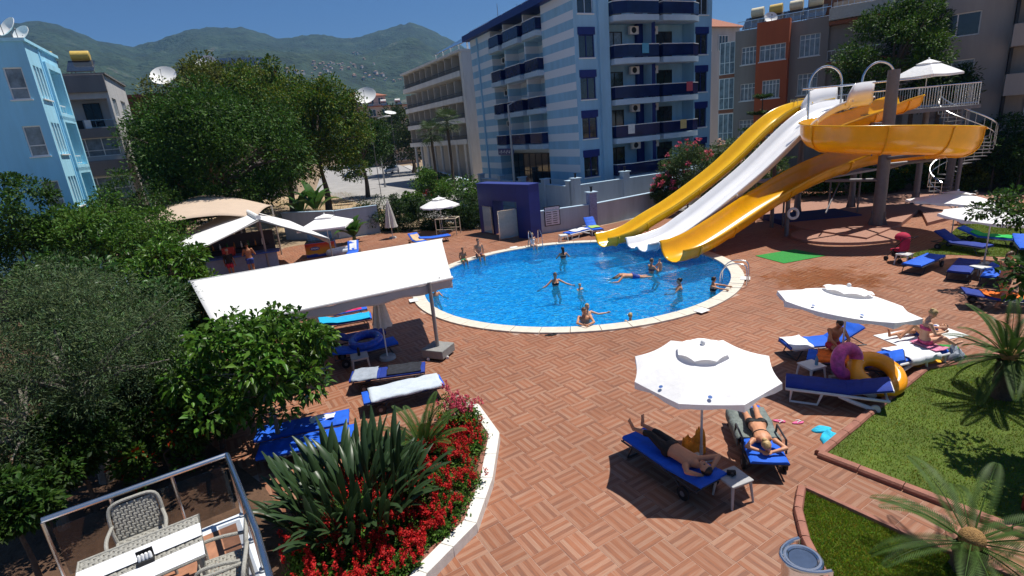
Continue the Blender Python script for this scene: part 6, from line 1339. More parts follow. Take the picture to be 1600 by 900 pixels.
# street trees (left and centre)
SG = 'trees along the street'
(b, z) = at2(345, 240, 40); tree('street_tree', 'broad dark street tree filling the space right of the grey house', b, z, 5.4, 4.5, 44000, .26, Ldark, 120, 1.7, cvar=(.6, 1.9), tr=.35, group=SG, low=-.9)
(b, z) = at2(492, 210, 52); tree('street_tree', 'round street tree with brown seed tips beside the street', b, z, 5.0, 4.9, 30000, .27, Lmid, 90, 1.4, cvar=(.5, 1.5), tip=(.30, (2.6, 1.35, .9)), tr=.3, group=SG, low=-.8)
(b, z) = at2(350, 148, 62); tree('street_tree', 'tall loose light green tree rising behind the broad dark one', b, z - 1, 7.0, 4.6, 30000, .32, Lyel, 100, 1.6, cvar=(.4, 1.2), tr=.35, group=SG)
(b, z) = at2(430, 190, 56); tree('street_tree', 'yellowish seed covered tree between the other street trees', b, z, 5.0, 5.2, 26000, .3, Lmid, 80, 1.5, tip=(.35, (2.4, 1.3, .8)), tr=.3, group=SG)
(b, z) = at2(250, 225, 46); tree('street_tree', 'narrow dark tree hiding the brown block', b, z - .5, 1.9, 3.0, 9000, .26, Ldark, 50, 1.1, tr=.25, group=SG, cvar=(.6, 1.8))
(b, z) = at2(560, 215, 66); tree('street_tree', 'dark tree leaning over the parked black car', b, z - .6, 3.4, 4.0, 10000, .28, Ldark, 40, 1.2, tr=.25, group=SG)
(b, z) = at2(640, 215, 108); tree('street_tree', 'large dark tree between the far flats and white hotel', b, z, 8, 6, 14000, .5, Lfar, 60, 2.4, tr=.4, group=SG)
for i, (px, py, Y, r) in enumerate(((115, 362, 30, 1.8), (225, 318, 34, 2.4), (12, 325, 24, 2.0), (60, 372, 25, 2.2), (150, 372, 25, 2.3), (230, 372, 28, 1.9))):
    (b, z) = at2(px, py, Y); tree('garden_shrub', ['dense green shrub below the turquoise house corner', 'dense shrub behind the left end of the tan sail', 'tall dark shrub against the turquoise house front', 'bushy shrub above the old garden fence', 'rounded hedge bush left of the bar awning', 'bushy shrub between the sail and the blue lit garden wall'][i], b, z - .3, r, r * .95, 9000, .17, [Lmid, Ldark, Ldark, Lmid, Lmid, Lmid][i], 45, r * .33, cat='shrub', tr=.1, low=-.95, limbs=5, group='garden shrubs', cvar=(.6, 1.7))
# loquat like large leaved shrubs
for i, (px, py, Y, r) in enumerate(((258, 425, 19.5, 1.5), (120, 470, 16, 1.6), (215, 520, 14.2, 1.55), (268, 500, 15, 1.35), (250, 590, 11.5, 1.15), (185, 600, 11.2, 1.2))):
    (b, z) = at2(px, py, Y); tree('loquat_shrub', ['bright leaved shrub against the bar awning corner', 'large leaved shrub below the old fence', 'large leaved shrub in front of the blue lit garden wall', 'large leaved shrub at the left post of the near awning', 'low large leaved shrub behind the lemon tree', 'low large leaved shrub between olive and lemon tree'][i], b, z - .15, r, r * .95, 5200, .26, [Llem, Lloq, Lloq, Lloq, Ldark, Lloq][i], 40, r * .34, asp=.38, cat='shrub', tr=.07, low=-.95, limbs=6, group='large leaved shrubs', cvar=(.55, 1.8), droop=.25)
(b, z) = at2(95, 545, 9.6); tree('olive_tree', 'grey green olive tree with fine twigs left of the terrace', b, z - .1, 2.1, 1.65, 42000, .085, Lolv, 130, .55, asp=.22, cat='tree', tr=.12, low=-.9, cvar=(.5, 1.9), bk_=barkg, limbs=12)
(b, z) = at2(20, 620, 8.2); tree('olive_tree', 'smaller olive crown hanging beside the terrace corner', b, z - .2, 1.3, 1.2, 16000, .08, Lolv, 60, .42, asp=.22, cat='tree', tr=.08, low=-.9, cvar=(.4, 1.5), bk_=barkg, limbs=14)
tb = G(438, 702); (b, z) = at2(408, 560, 10.6); tree('lemon_tree', 'bright green lemon tree shading the blue loungers', (tb.x, tb.y), z - .1, 1.6, 1.15, 6200, .19, Llem, 70, .42, asp=.48, cat='tree', tr=.05, low=-.8, off=(b[0] - tb.x, b[1] - tb.y), cvar=(.55, 1.8), droop=.3, limbs=14, bk_=barkg)
for i, (px, py, Y, r) in enumerate(((40, 735, 7.9, .9), (110, 690, 8.6, .8), (10, 790, 6.6, .55), (250, 690, 9.6, .8), (330, 640, 10.5, .7))):
    (b, z) = at2(px, py, Y); z = max(z, r * .6); tree('undergrowth_bush', ['dark bush in the shade left of the terrace railing', 'dark bush under the olive tree', 'dark low bush at the terrace wall foot', 'bush with red blossoms behind the terrace railing', 'leafy bush at the foot of the lemon tree'][i], b, z, r, r * .8, 5000, .11, Ldark if i < 3 else Lmid, 30, r * .36, cat='shrub', tr=.04, low=-.95, limbs=4, tip=(.05, (6, .25, .2)) if i == 3 else None, group='undergrowth bushes', cvar=(.4, 1.4))
# hedge behind the deck
for i in range(7):
    a = i / 6; p = Vector((-10.3, 39.6, 0)).lerp(Vector((-2.2, 37.2, 0)), a); tree('hedge_bush', ['hedge bush near the slim folded parasol', 'hedge bush behind the beige towel lounger', 'hedge bush behind the folded parasol pole', 'hedge bush in the middle of the back hedge', 'hedge bush behind the hedge parasol', 'hedge bush behind the towel stand', 'hedge bush next to the navy gate'][i], (p.x, p.y), 1.0, 1.15, 1.15 + .2 * (i % 3), 4200, .14, Lhdg, 26, .5, cat='hedge', tr=.05, low=-.98, limbs=3, group='hedge along the deck back', cvar=(.5, 1.9))
for i, (px, py, Y, r) in enumerate(((720, 308, 41, 1.9), (668, 288, 50, 1.7), (745, 322, 39.5, 1.3), (640, 318, 44, 1.2))):
    (b, z) = at2(px, py, Y); tree('young_tree', ['young tree partly hiding the red car', 'loose young tree at the kerb by the red car', 'bright bush against the navy gate', 'small bush above the hedge'][i], b, z, r, r * .85, 4200, .2, Lmid, 30, r * .36, tr=.06, cvar=(.6, 1.8), low=-.8, limbs=6, group='young trees by the lane')
for i in range(6):
    p = Vector((-5.6, 61.5, 0)).lerp(Vector((-11.5, 84, 0)), i / 5); tree('kerb_bush', 'low bush in the row in front of the white hotel wall', (p.x, p.y), .8, 1.3, .8, 1200, .22, Lmid, 14, .5, cat='shrub', tr=.04, low=-.9, limbs=2, group='low bushes along the white hotel wall')
# palms in front of the white hotel
def fan_palm(label, base, h, r=1.7, n=22):
    t = thing('palm_tree', label, 'palm tree', (base[0], base[1], 0), random.random(), 'palms by the white hotel'); MB().tube([(0, 0, -.05), (.1, .05, h * .5), (.05, 0, h)], [.2, .15, .16], 8).build('trunk', bark, t)
    for k in range(n):
        a = 2.4 * k; e = R_(70 - 125 * k / n); d = Vector((math.cos(a) * math.cos(e), math.sin(a) * math.cos(e), math.sin(e))); s = d.cross(Vector((0, 0, 1))).normalized(); u = s.cross(d); c = Vector((.05, 0, h)) + d * r * .45; m = MB().tube([(.05, 0, h), c], .025, 4)
        for j in range(-5, 6): b = R_(j * 15); q = d * math.cos(b) + s * math.sin(b); tip_ = c + q * r * .6 - Vector((0, 0, .12 * r)); w_ = (s * math.cos(b) - d * math.sin(b)) * .06; m.add([c, c + q * r * .3 + w_, tip_, c + q * r * .3 - w_], [(0, 1, 2, 3)])
        m.build('frond', Lmidp, t)
Lmidp = mat('palm_frond', (.05, .085, .022), .5, var=.3, scale=3, sub=.2)
p = V(672, 208, 62); fan_palm('fan palm in front of the white hotel balconies', (p.x, p.y), p.z, 1.9); p = V(697, 190, 60); fan_palm('taller fan palm in front of the white hotel balconies', (p.x, p.y), p.z, 1.9)
# banana plants
def banana(label, base, n, L_, h=1.2, rz=0):
    t = thing('banana_plant', label, 'banana plant', (base[0], base[1], 0), rz, 'banana plants'); MB().cyl((0, 0, -.05), (0, 0, h + .2), .16, .1, 10).build('stem', mat('banana_stem', (.14, .17, .06), .6), t); bm_ = mat('banana_leaf', (.045, .12, .018), .4, var=.3, scale=3, sub=.3)
    for k in range(n):
        a = 2.399 * k; e0 = R_(82 - 40 * (k / n)); m = MB(); pts = []; p = Vector((0, 0, h)); Ls = L_ * random.uniform(.75, 1.1); K = 10
        for i in range(K + 1):
            f = i / K; e = e0 - f * f * R_(75 + 30 * k / n); d = Vector((math.cos(a) * math.cos(e), math.sin(a) * math.cos(e), math.sin(e))); pts.append((p.copy(), d)); p += d * Ls / K
        for i, (p, d) in enumerate(pts):
            f = i / K; w_ = .34 * (max(0, math.sin(math.pi * min(1, max(0, (f - .12) / .88)) ** .8))) + .012; s = d.cross(Vector((0, 0, 1))).normalized(); u = s.cross(d); m.v += [tuple(p - s * w_ + u * w_ * .35), tuple(p), tuple(p + s * w_ + u * w_ * .35)]
        for i in range(K): m.f += [(3 * i, 3 * i + 1, 3 * i + 4, 3 * i + 3), (3 * i + 1, 3 * i + 2, 3 * i + 5, 3 * i + 4)]
        m.build('leaf', bm_, t)
p = G(498, 372); banana('big banana plant above the blue grey wall', (p.x - .5, p.y + 2.0), 9, 3.0, 1.6); banana('second banana plant crowded behind the first one', (p.x - 1.8, p.y + 2.4), 7, 2.6, 1.4, 1)
p = V(150, 345, 24.5); banana('banana plant in the shrubs left of the sail', (p.x, p.y), 8, 2.5, 1.9, 2); p = G(540, 385); banana('low leafy banana clump beside the freezer parasol', (p.x + .3, p.y + 1.2), 10, 1.7, .3, 1)
# right side
(b, z) = at2(1395, 95, 36.5); tree('shade_tree', 'dark feathery tree between the flats behind the slide tower', b, z + .3, 3.0, 3.2, 15000, .24, Lmid, 50, 1.0, asp=.35, cvar=(.3, 1.4), tr=.25, low=-.8, group='trees behind the slide'); (b, z) = at2(1440, 30, 37); tree('shade_tree', 'upper crown of the tree overlapping the grey flats', b, z, 1.7, 1.9, 6000, .24, Ldark, 26, .8, asp=.35, tr=.15, group='trees behind the slide', cvar=(.4, 1.5))
(b, z) = at2(1470, 140, 36); tree('shade_tree', 'lower dark tree behind the slide platform parasol', b, z, 1.6, 1.7, 5000, .24, Ldark, 26, .7, asp=.35, tr=.2, group='trees behind the slide', cvar=(.3, 1.3))
def araucaria(label, base, h):
    t = thing('layered_conifer', label, 'tree', (base[0], base[1], 0)); MB().cyl((0, 0, -.05), (0, 0, h), .14, .03, 8).build('trunk', bark, t)
    for L_ in range(6):
        z = h - .1 - L_ * 1.15; r = .55 + L_ * .5; P, D = [], []
        for k in range(6):
            a = k * math.pi / 3 + L_
            for f in np.linspace(.1, 1, 60):
                for _ in range(4): P.append((r * f * math.cos(a) + random.gauss(0, .09), r * f * math.sin(a) + random.gauss(0, .09), z + .12 * f + random.gauss(0, .05))); D.append((math.cos(a), math.sin(a), .2))
        put('branch_tier', leaf_mesh('branch_tier', np.array(P), np.array(D) + rnd_dirs(len(P)) * .7, .16, .3, Ldark), t)
p = V(1192, 150, 41); araucaria('layered conifer in front of the orange bay', (p.x, p.y), p.z)
def flowers(t, P, col, size, name='blossoms'):
    n = len(P); m_ = mat('petal_' + '_'.join(str(int(c * 100)) for c in col), col, .7, attr=True, sub=.3); return stuff(put(name, leaf_mesh(name, P, rnd_dirs(n) + np.array([0, -.2, .5]), size, .9, m_, (.7, 1.3)), t))
for i, (px, py, Y, r, c) in enumerate(((1128, 262, 36.5, 1.9, (.62, .42, .36)), (1075, 252, 35.5, 1.5, (.60, .10, .17)), (1180, 262, 37, 1.8, (.6, .45, .35)), (1040, 290, 35, .9, (.6, .12, .2)))):
    (b, z) = at2(px, py, Y); t = tree('oleander', ['pale pink oleander behind the yellow chute', 'crimson pink oleander at the pool wall', 'pale oleander below the layered conifer', 'small pink oleander at the wall pillar'][i], b, z - .3, r, r * 1.1, 7500, .2, Lold, 40, r * .35, asp=.25, cat='shrub', tr=.05, low=-.95, limbs=5, group='oleanders', cvar=(.6, 2.0)); cc_, rr_ = crown((0, 0, z - .2), r, r, r * 1.1, 26, .3, -.3, .85); P, D = clump_points(cc_, rr_ * .7, 420); flowers(t, P, c, .12)
for i, (px, py, Y) in enumerate(((1265, 296, 37.5), (1310, 294, 37), (1350, 292, 36.8), (1395, 290, 36.4), (1440, 288, 36), (1480, 284, 36.5), (1515, 288, 34), (1550, 282, 34), (1590, 276, 34), (1630, 280, 33))):
    (b, z) = at2(px, py, Y); t = tree('canna_bush', ['canna clump behind the white chute foot', 'canna clump behind the slide canopy', 'canna clump left of the big slide post', 'yellow flowering canna clump right of the big slide post', 'yellow flowering canna clump by the spiral stair', 'canna clump behind the spiral stair', 'light green bush right of the spiral stair', 'light green bush before the grey flats', 'light green bush near the far right parasol', 'light green bush at the lawn edge under the flats'][i], b, .95, 1.15, .95, 2600, .24, Lyel if i >= 6 else Lmid, 18, .45, asp=.3, cat='shrub', trunk=False, low=-.95, group='cannas and bushes behind the tower', cvar=(.5, 1.9)); 
    if 2 < i < 6: P, D = clump_points(*crown((0, 0, 1.2), 1.0, 1.0, .7, 14, .2, 0, .8), 120); flowers(t, P, (.65, .42, .03), .13)
for i, (px, py, Y, r) in enumerate(((1560, 215, 33, 1.8), (1600, 235, 32, 1.7), (1520, 235, 35, 1.6))):
    (b, z) = at2(px, py, Y); tree('garden_shrub', ['dark shrub against the grey flats ground floor', 'dark shrub at the far right of the grey flats', 'dark shrub behind the spiral stair rail'][i], b, z - .3, r, r, 6000, .17, Ldark, 36, r * .34, cat='shrub', tr=.08, low=-.95, group='garden shrubs', cvar=(.4, 1.5))
tree('sapling', 'sparse leafy tree beside the lawn loungers casting dappled shade', (16.9, 16.4), 2.55, 1.25, .55, 2200, .15, Llem, 34, .36, asp=.55, tr=.06, off=(-.9, -.5), low=-.6, cvar=(.3, 1.1), limbs=16)
tree('shade_tree', 'broad tree beyond the lawn throwing deep shade on the grass', (10.6, 7.8), 3.1, 1.5, .6, 9000, .15, Ldark, 60, .42, asp=.5, tr=.1, ry=1.7, off=(-1.0, -.7), low=-.7, limbs=10, group='trees by the lawn')
DBd = thing('display_stand', 'red framed stand with white and blue printed panel at the lawn edge', 'display stand', (7.45, 6.6, .03), R_(-25)); rdp = mat('red_frame_paint', (.42, .03, .02), .5)
for x in (0, .95): MB().bb((x - .03, -.03, -.02), (x + .03, .03, 1.72)).build('post', rdp, DBd)
MB().bb((.032, -.02, 1.66), (.918, .02, 1.72)).build('rail', rdp, DBd); MB().bb((.035, -.012, .72), (.915, .012, 1.655)).build('printed_panel', mat('panel_print', (.40, .52, .62), .5, var=.7, scale=6), DBd); MB().bb((.035, -.2, .3), (.915, .2, .68)).build('rack', DARK, DBd)
# cycads
frm = mat('cycad_frond', (.05, .095, .018), .55, var=.35, scale=4, sub=.2, spec=.2); cone = mat('cycad_cone', (.30, .17, .06), .9, var=.35, scale=25, bump=.7, bscale=60)
def cycad(label, loc, h, L_, n, lo=-20, hi=75, conec=True, lw=.1, wid=.012, rz=0, step=.022, grp='cycads'):
    t = thing('cycad', label, 'cycad', loc, rz, grp); m = MB()
    if h > .05:
        nn = 14; K = max(3, int(h / .06))
        for i in range(K + 1):
            for j in range(nn): a = 2 * math.pi * j / nn; r = .17 + .025 * ((i + j) % 2); m.v.append((r * math.cos(a), r * math.sin(a), h * i / K - .02))
        m.f = [(i * nn + j, i * nn + (j + 1) % nn, (i + 1) * nn + (j + 1) % nn, (i + 1) * nn + j) for i in range(K) for j in range(nn)]; m.build('trunk', bark, t)
    if conec: MB().ell((0, 0, h + .1), (.15, .15, .15), 18, 12).build('cone', cone, t)
    for k in range(n):
        a = 2.399 * k + random.uniform(-.1, .1); e0 = R_(hi - (hi - lo) * (k + .5) / n); Ls = L_ * random.uniform(.85, 1.1); K = int(Ls / step); p = Vector((.05 * math.cos(a), .05 * math.sin(a), h + .05)); m = MB(); spine = []
        for i in range(K + 1):
            f = i / K; e = e0 - f * f * R_(48); d = Vector((math.cos(a) * math.cos(e), math.sin(a) * math.cos(e), math.sin(e))); s = d.cross(Vector((0, 0, 1))).normalized(); u = s.cross(d); spine.append(p.copy())
            if i > K * .1:
                l = lw * (math.sin(math.pi * min(1, .12 + .88 * f)) ** .6 + .15) * L_
                for sg in (-1, 1): q = (s * sg * .86 + d * .5 + u * .22).normalized(); m.add([p - d * wid * .6, p + q * l * .6 + d * wid * .7, p + q * l - u * l * .08, p + q * l * .5 - d * wid * .7], [(0, 1, 2, 3)])
            p += d * Ls / K
        m.tube(spine[::4] + [spine[-1]], [.012 * (1 - .8 * i / max(1, len(spine[::4]))) for i in range(len(spine[::4]) + 1)], 5); m.build('frond', frm, t)
    return t
cp = G(1518, 846, .5); cycad('cycad with brown cone in the small triangular lawn', (cp.x, cp.y, .02), .42, 1.25, 16, -14, 48, lw=.13, wid=.013, rz=.6)
cp = V(1577, 556, 9.7); cycad('tall cycad with pale cone on the big lawn', (cp.x, cp.y, .02), max(.5, cp.z - .1), 1.25, 26, -40, 80, lw=.13, wid=.018, rz=1)
cp = G(662, 700, .3); cycad('small fresh green cycad in the flower bed', (cp.x, cp.y, .12), .12, 1.05, 20, 10, 80, False, .13, wid=.018, rz=.3)
# planted bed: kerb, strelitzia, salvia, roses
pk = struct(MB().prism(PLANT, -.04, .13).build('flower_bed', soil))
marb = mat('white_marble_kerb', (.68, .66, .60), .6, var=.12, scale=7, bump=.08); kp = [Vector((*p, 0)) for p in PLANT[:6]]
kpath = [Vector((-1.55, 11.25, 0))] + kp
kb = thing('bed_kerb', 'white marble kerb curving round the flower bed', 'kerb', (0, 0, 0)); acc = []
def offs(path, o):
    out = []
    for i, p in enumerate(path):
        d = (path[min(i + 1, len(path) - 1)] - path[max(i - 1, 0)]).normalized(); out.append(p + Vector((-d.y, d.x, 0)) * o)
    return out
outr, inr, inn = offs(kpath, .13), offs(kpath, -.10), offs(kpath, -.2)
for i in range(len(kpath) - 1):
    k = 2 if (kpath[i + 1] - kpath[i]).length > .9 else 1
    for j in range(k):
        L_ = lambda P, f: P[i].lerp(P[i + 1], f); f0, f1 = j / k + .003, (j + 1) / k - .003
        MB().prism([L_(outr, f0)[:2], L_(outr, f1)[:2], L_(inr, f1)[:2], L_(inr, f0)[:2]], -.03, .2).build('kerb_stone', marb, kb, bevel=.01)
        MB().prism([L_(inr, f0)[:2], L_(inr, f1)[:2], L_(inn, f1)[:2], L_(inn, f0)[:2]], -.03, .17).build('brick', kerbm, kb, bevel=.008)
def strelitzia(label, c, n, h, R0):
    t = thing('strelitzia_clump', label, 'plant', (c[0], c[1], .12)); meshes = []
    for v in range(7):
        m = MB(); K = 9; L_ = h * random.uniform(.8, 1.05); lean = R_(random.uniform(5, 72)); p = Vector((0, 0, 0)); sp_ = []
        for i in range(K + 1):
            f = i / K; e = R_(90) - lean * (.4 + 1.1 * f * f); d = Vector((math.cos(e), 0, math.sin(e))); sp_.append((p.copy(), d, f)); p += d * L_ / K
        for p, d, f in sp_:
            w_ = .010 if f < .4 else .010 + .045 * math.sin(math.pi * min(1, (f - .4) / .6)) ** .8; s = Vector((0, 1, 0)); u = d.cross(s); m.v += [tuple(p - s * w_ - u * w_ * .5), tuple(p), tuple(p + s * w_ - u * w_ * .5)]
        for i in range(K): m.f += [(3 * i, 3 * i + 1, 3 * i + 4, 3 * i + 3), (3 * i + 1, 3 * i + 2, 3 * i + 5, 3 * i + 4)]
        meshes.append(m.mesh('leaf', mat('strelitzia_leaf', (.032, .062, .022), .38, var=.35, scale=2.5, sub=.15), 60))
    for k in range(n):
        a = 2.399 * k; r = R0 * math.sqrt((k + .5) / n); o = put('leaf', random.choice(meshes), t, (r * math.cos(a), r * math.sin(a), 0), a + random.uniform(-.9, .9)); s = random.uniform(.7, 1.12); o.scale = (s, s, s); o.rotation_euler[0] = random.uniform(-.22, .22)
    return t
sc0 = G(530, 790, .1); strelitzia('big dark strelitzia clump with upright paddle leaves in the flower bed', (-3.0, 7.75), 330, 1.25, 1.0)
inner = [(-1.35, 10.5), (-.86, 9.78), (-.96, 8.35), (-1.2, 7.3), (-1.84, 6.4), (-2.25, 5.4), (-2.3, 4.6), (-2.95, 5.5), (-3.9, 7.0), (-3.8, 8.5), (-2.6, 9.5)]
def bed(name, label, poly, n, size, m_, z0, z1, cl=260, red=None):
    P0 = np.array(poly); lo, hi = P0.min(0), P0.max(0); c = []
    while len(c) < cl:
        q = rng.uniform(lo, hi)
        if inpoly(q, poly): c.append(q)
    c = np.array(c); h = rng.uniform(.5, 1, cl); i = rng.integers(0, cl, n); P = np.zeros((n, 3)); P[:, :2] = c[i] + rng.normal(0, .075, (n, 2)); P[:, 2] = z0 + (z1 - z0) * h[i] * rng.random(n) ** .6
    o = stuff(put(name, leaf_mesh(name, P, rnd_dirs(n) + np.array([0, 0, .35]), size, .55, m_, (.5, 1.7)))); tag(o, label, 'flowers'); o['kind'] = 'stuff'
    if red is not None:
        k = int(cl * 1.35); j = rng.integers(0, cl, k); s = []
        base = np.c_[c[j] + rng.normal(0, .09, (k, 2)), z0 + (z1 - z0) * (.75 + .4 * h[j])]
        pts = np.repeat(base, 34, 0); pts[:, 2] += rng.random(len(pts)) * .14; pts[:, :2] += rng.normal(0, .014, (len(pts), 2)); f = flowers(o, pts, red, .034, 'flower_spikes')
    return o
bed('salvia_bed', 'red salvia flowers carpeting the bed inside the marble kerb', inner, 42000, .06, Lmid, .12, .34, 620, (.46, .01, .01))
bed('rose_bush', 'mixed pink, white and yellow roses at the tip of the flower bed', [(-1.75, 11.05), (-1.15, 10.85), (-.98, 10.2), (-1.3, 9.8), (-1.9, 10.3)], 4200, .06, Lmid, .12, .62, 40, (.55, .08, .14))
o = bpy.data.objects['rose_bush']; P, D = clump_points(*crown((-1.4, 10.5, .5), .35, .5, .2, 12, .06, 0, .7), 160); flowers(o, P, (.7, .62, .5), .05, 'pale_blossoms'); P, D = clump_points(*crown((-1.2, 10.2, .4), .25, .3, .2, 6, .05, 0, .7), 60); flowers(o, P, (.7, .35, .03), .05, 'yellow_blossoms')
# garden fence and small sheds on the far left
OF = thing('garden_fence', 'old dark plank fence with scalloped top left of the blue lit wall', 'fence', (-26.5, 26.0, 0)); a, b = Vector((0, 0, 0)), Vector((9.5, -3.2, 0)); k = 38; d = (b - a) / k; wdm = mat('old_fence_wood', (.09, .07, .055), .9, var=.35, scale=5)
pm = MB().bb((-.115, -.02, -.03), (.115, .02, 1.55)).mesh('plank', wdm)
for i in range(k): put('plank', pm, OF, a + d * i + Vector((0, 0, .03 * math.sin(i * 1.7))), math.atan2(d.y, d.x))
GHx = thing('garden_hut', 'pale grey garden hut at the left edge beside the fence', 'hut', (-25.2, 22.3, 0), GRID); MB().bb((-4, 0, -.02), (0, 3, 2.5)).build('wall', gw, GHx); MB().bb((-4.2, -.2, 2.5), (.2, 3.2, 2.64)).build('roof', hw, GHx)
# ================================================================== PEOPLE
def vec(*a): return Vector(a)
def pose(h=1.7, fem=False, **k):
    """joints of a standing figure: forward +X, left +Y, up +Z; overrides by name"""
    J = dict(pel=vec(0, 0, .93), wai=vec(-.005, 0, 1.10), che=vec(0, 0, 1.27), nek=vec(-.01, 0, 1.47), hed=vec(.02, 0, 1.61), hf=vec(1, 0, 0), shL=vec(-.01, .175, 1.405), shR=vec(-.01, -.175, 1.405), elL=vec(-.02, .235, 1.13), elR=vec(-.02, -.235, 1.13), haL=vec(.06, .25, .88), haR=vec(.06, -.25, .88),
             hiL=vec(0, .088, .90), hiR=vec(0, -.088, .90), knL=vec(.02, .095, .49), knR=vec(.02, -.095, .49), anL=vec(-.01, .10, .08), anR=vec(-.01, -.10, .08), toL=vec(.16, .12, .025), toR=vec(.16, -.12, .025))
    if fem: J['shL'].y = .158; J['shR'].y = -.158; J['hiL'].y = .095; J['hiR'].y = -.095
    for n_, v in k.items(): J[n_] = Vector(v)
    s = h / 1.7
    return {n_: (v if n_ == 'hf' else v * s) for n_, v in J.items()}, s
def rings(m, R, n=14):
    vs = []
    for c, s, f, a, b in R:
        for j in range(n): t = 2 * math.pi * j / n; vs.append(c + s * a * math.cos(t) + f * b * math.sin(t))
    k = len(R); m.add(vs, [(i * n + j, i * n + (j + 1) % n, (i + 1) * n + (j + 1) % n, (i + 1) * n + j) for i in range(k - 1) for j in range(n)] + [tuple(range(n - 1, -1, -1)), tuple(range((k - 1) * n, k * n))])
def person(label, J, s, M, skin, hairm, fem=False, hair='short', suit=(), vox=.017, fingers=False, belly=0, group='people at the pool'):
    m = MB(); g = lambda q: J[q]
    up1 = (g('wai') - g('pel')).normalized(); up2 = (g('nek') - g('che')).normalized(); sU = (g('shL') - g('shR')).normalized(); sL = (g('hiL') - g('hiR')).normalized()
    fL = sL.cross(up1).normalized(); fU = sU.cross(up2).normalized(); fM = (fL + fU).normalized(); sM = (sL + sU).normalized(); k = 1.0 if not fem else .92
    R = [(g('pel') - up1 * .13 * s, sL, fL, .07 * s, .06 * s), (g('pel') - up1 * .09 * s, sL, fL, .155 * s, .10 * s), (g('pel'), sL, fL, (.172 if fem else .162) * s, .115 * s), (g('wai'), sM, fM, (.125 if fem else .14) * s + belly * .6, .092 * s + belly), (g('che') - up2 * .03 * s, sU, fU, .155 * s * k, .108 * s), (g('che') + up2 * .07 * s, sU, fU, .168 * s * k, .105 * s), (g('che') + up2 * .13 * s, sU, fU, .165 * s * k, .085 * s), (g('nek') - up2 * .035 * s, sU, fU, .085 * s, .066 * s), (g('nek') + up2 * .02 * s, sU, fU, .054 * s, .055 * s), (g('hed') - up2 * .03 * s, sU, fU, .05 * s, .052 * s)]
    rings(m, R)
    if fem:
        for q in (-1, 1): m.ell(g('che') + fU * .085 * s + sU * .072 * s * q + up2 * .01 * s, (.062 * s,) * 3, 12, 8)
    for q in 'LR':
        m.tube([g('sh' + q), g('sh' + q).lerp(g('el' + q), .4), g('el' + q)], [.056 * s * k, .048 * s * k, .039 * s * k], 10); m.ell(g('sh' + q), (.06 * s * k,) * 3)
        e, a = g('el' + q), g('ha' + q); d = (a - e).normalized(); m.ell(e, (.04 * s * k,) * 3); m.tube([e, e.lerp(a, .3), a], [.04 * s * k, .042 * s * k, .027 * s], 10)
        sd_ = d.cross(fU); sd_ = sd_.normalized() if sd_.length > .1 else sU; pn = sd_.cross(d).normalized(); sg = 1 if q == 'L' else -1; pc = a + d * .05 * s
        rings(m, [(a - d * .01, sd_, pn, .026 * s, .02 * s), (a + d * .03 * s, sd_, pn, .037 * s, .018 * s), (a + d * .085 * s, sd_, pn, .041 * s, .015 * s), (a + d * .1 * s, sd_, pn, .038 * s, .012 * s)], 10)
        for i, (o_, l) in enumerate(((-.03, .062), (-.010, .075), (.010, .072), (.03, .056))):
            b0 = a + d * .09 * s + sd_ * o_ * s; sp_ = sd_ * o_ * .25; b1 = b0 + (d + sp_) * l * .5 * s + pn * .004; b2 = b0 + (d + sp_) * l * s - pn * .014 * s; m.tube([b0 - d * .02, b1, b2], [.0095 * s, .009 * s, .0075 * s] if fingers else [.011 * s, .0105 * s, .009 * s], 6)
        m.tube([a + d * .03 * s - sd_ * .03 * s, a + d * .065 * s - sd_ * .058 * s, a + d * .1 * s - sd_ * .062 * s], [.012 * s, .011 * s, .009 * s], 6)
        hp, kn, an, to = g('hi' + q), g('kn' + q), g('an' + q), g('to' + q)
        m.tube([hp, hp.lerp(kn, .35), hp.lerp(kn, .8), kn], [.092 * s, .083 * s, .06 * s, .054 * s], 12); m.ell(kn, (.055 * s,) * 3); m.ell(hp - fL * .03 * s, (.1 * s,) * 3)
        kd = (an - kn).normalized(); cf = (to - an); cf = (cf - kd * cf.dot(kd)); cf = cf.normalized() if cf.length > .01 else fL; m.tube([kn, kn.lerp(an, .3) - cf * .012 * s, kn.lerp(an, .7), an], [.053 * s, .056 * s, .041 * s, .034 * s], 12)
        m.ell(an, (.037 * s,) * 3); hl = an - cf * .035 * s + kd * .035 * s; m.tube([hl, an.lerp(to, .45) + kd * .01 * s, to], [.032 * s, .034 * s, .024 * s], 10)
        ts_ = cf.cross(kd).normalized()
        for i in range(5): m.tube([to + ts_ * (i - 2) * .014 * s - cf * .02 * s, to + ts_ * (i - 2) * .016 * s + cf * (.032 - .004 * i) * s], [.012 * s, .009 * s], 6)
    hf = g('hf').normalized(); hu = (g('hed') - g('nek')); hu = (hu - hf * hu.dot(hf)); hu = hu.normalized() if hu.length > .01 else Vector((0, 0, 1)); hs = hu.cross(hf).normalized(); HM = Matrix((hf, hs, hu)).transposed(); hd = g('hed') + hu * .02 * s
    m.ell(hd + hu * .022 * s - hf * .01 * s, (.096 * s, .077 * s, .096 * s), 16, 12, HM); m.ell(hd - hu * .045 * s + hf * .02 * s, (.066 * s, .055 * s, .066 * s), 14, 10, HM)
    nb = hd - hu * .012 * s + hf * .088 * s; m.tube([nb + hu * .035 * s - hf * .012 * s, nb + hf * .016 * s, nb - hu * .012 * s - hf * .01 * s], [.009 * s, .014 * s, .012 * s], 8)
    for q in (-1, 1): m.ell(hd - hu * .008 * s + hs * q * .078 * s - hf * .012 * s, (.018 * s, .011 * s, .028 * s), 10, 6, HM)
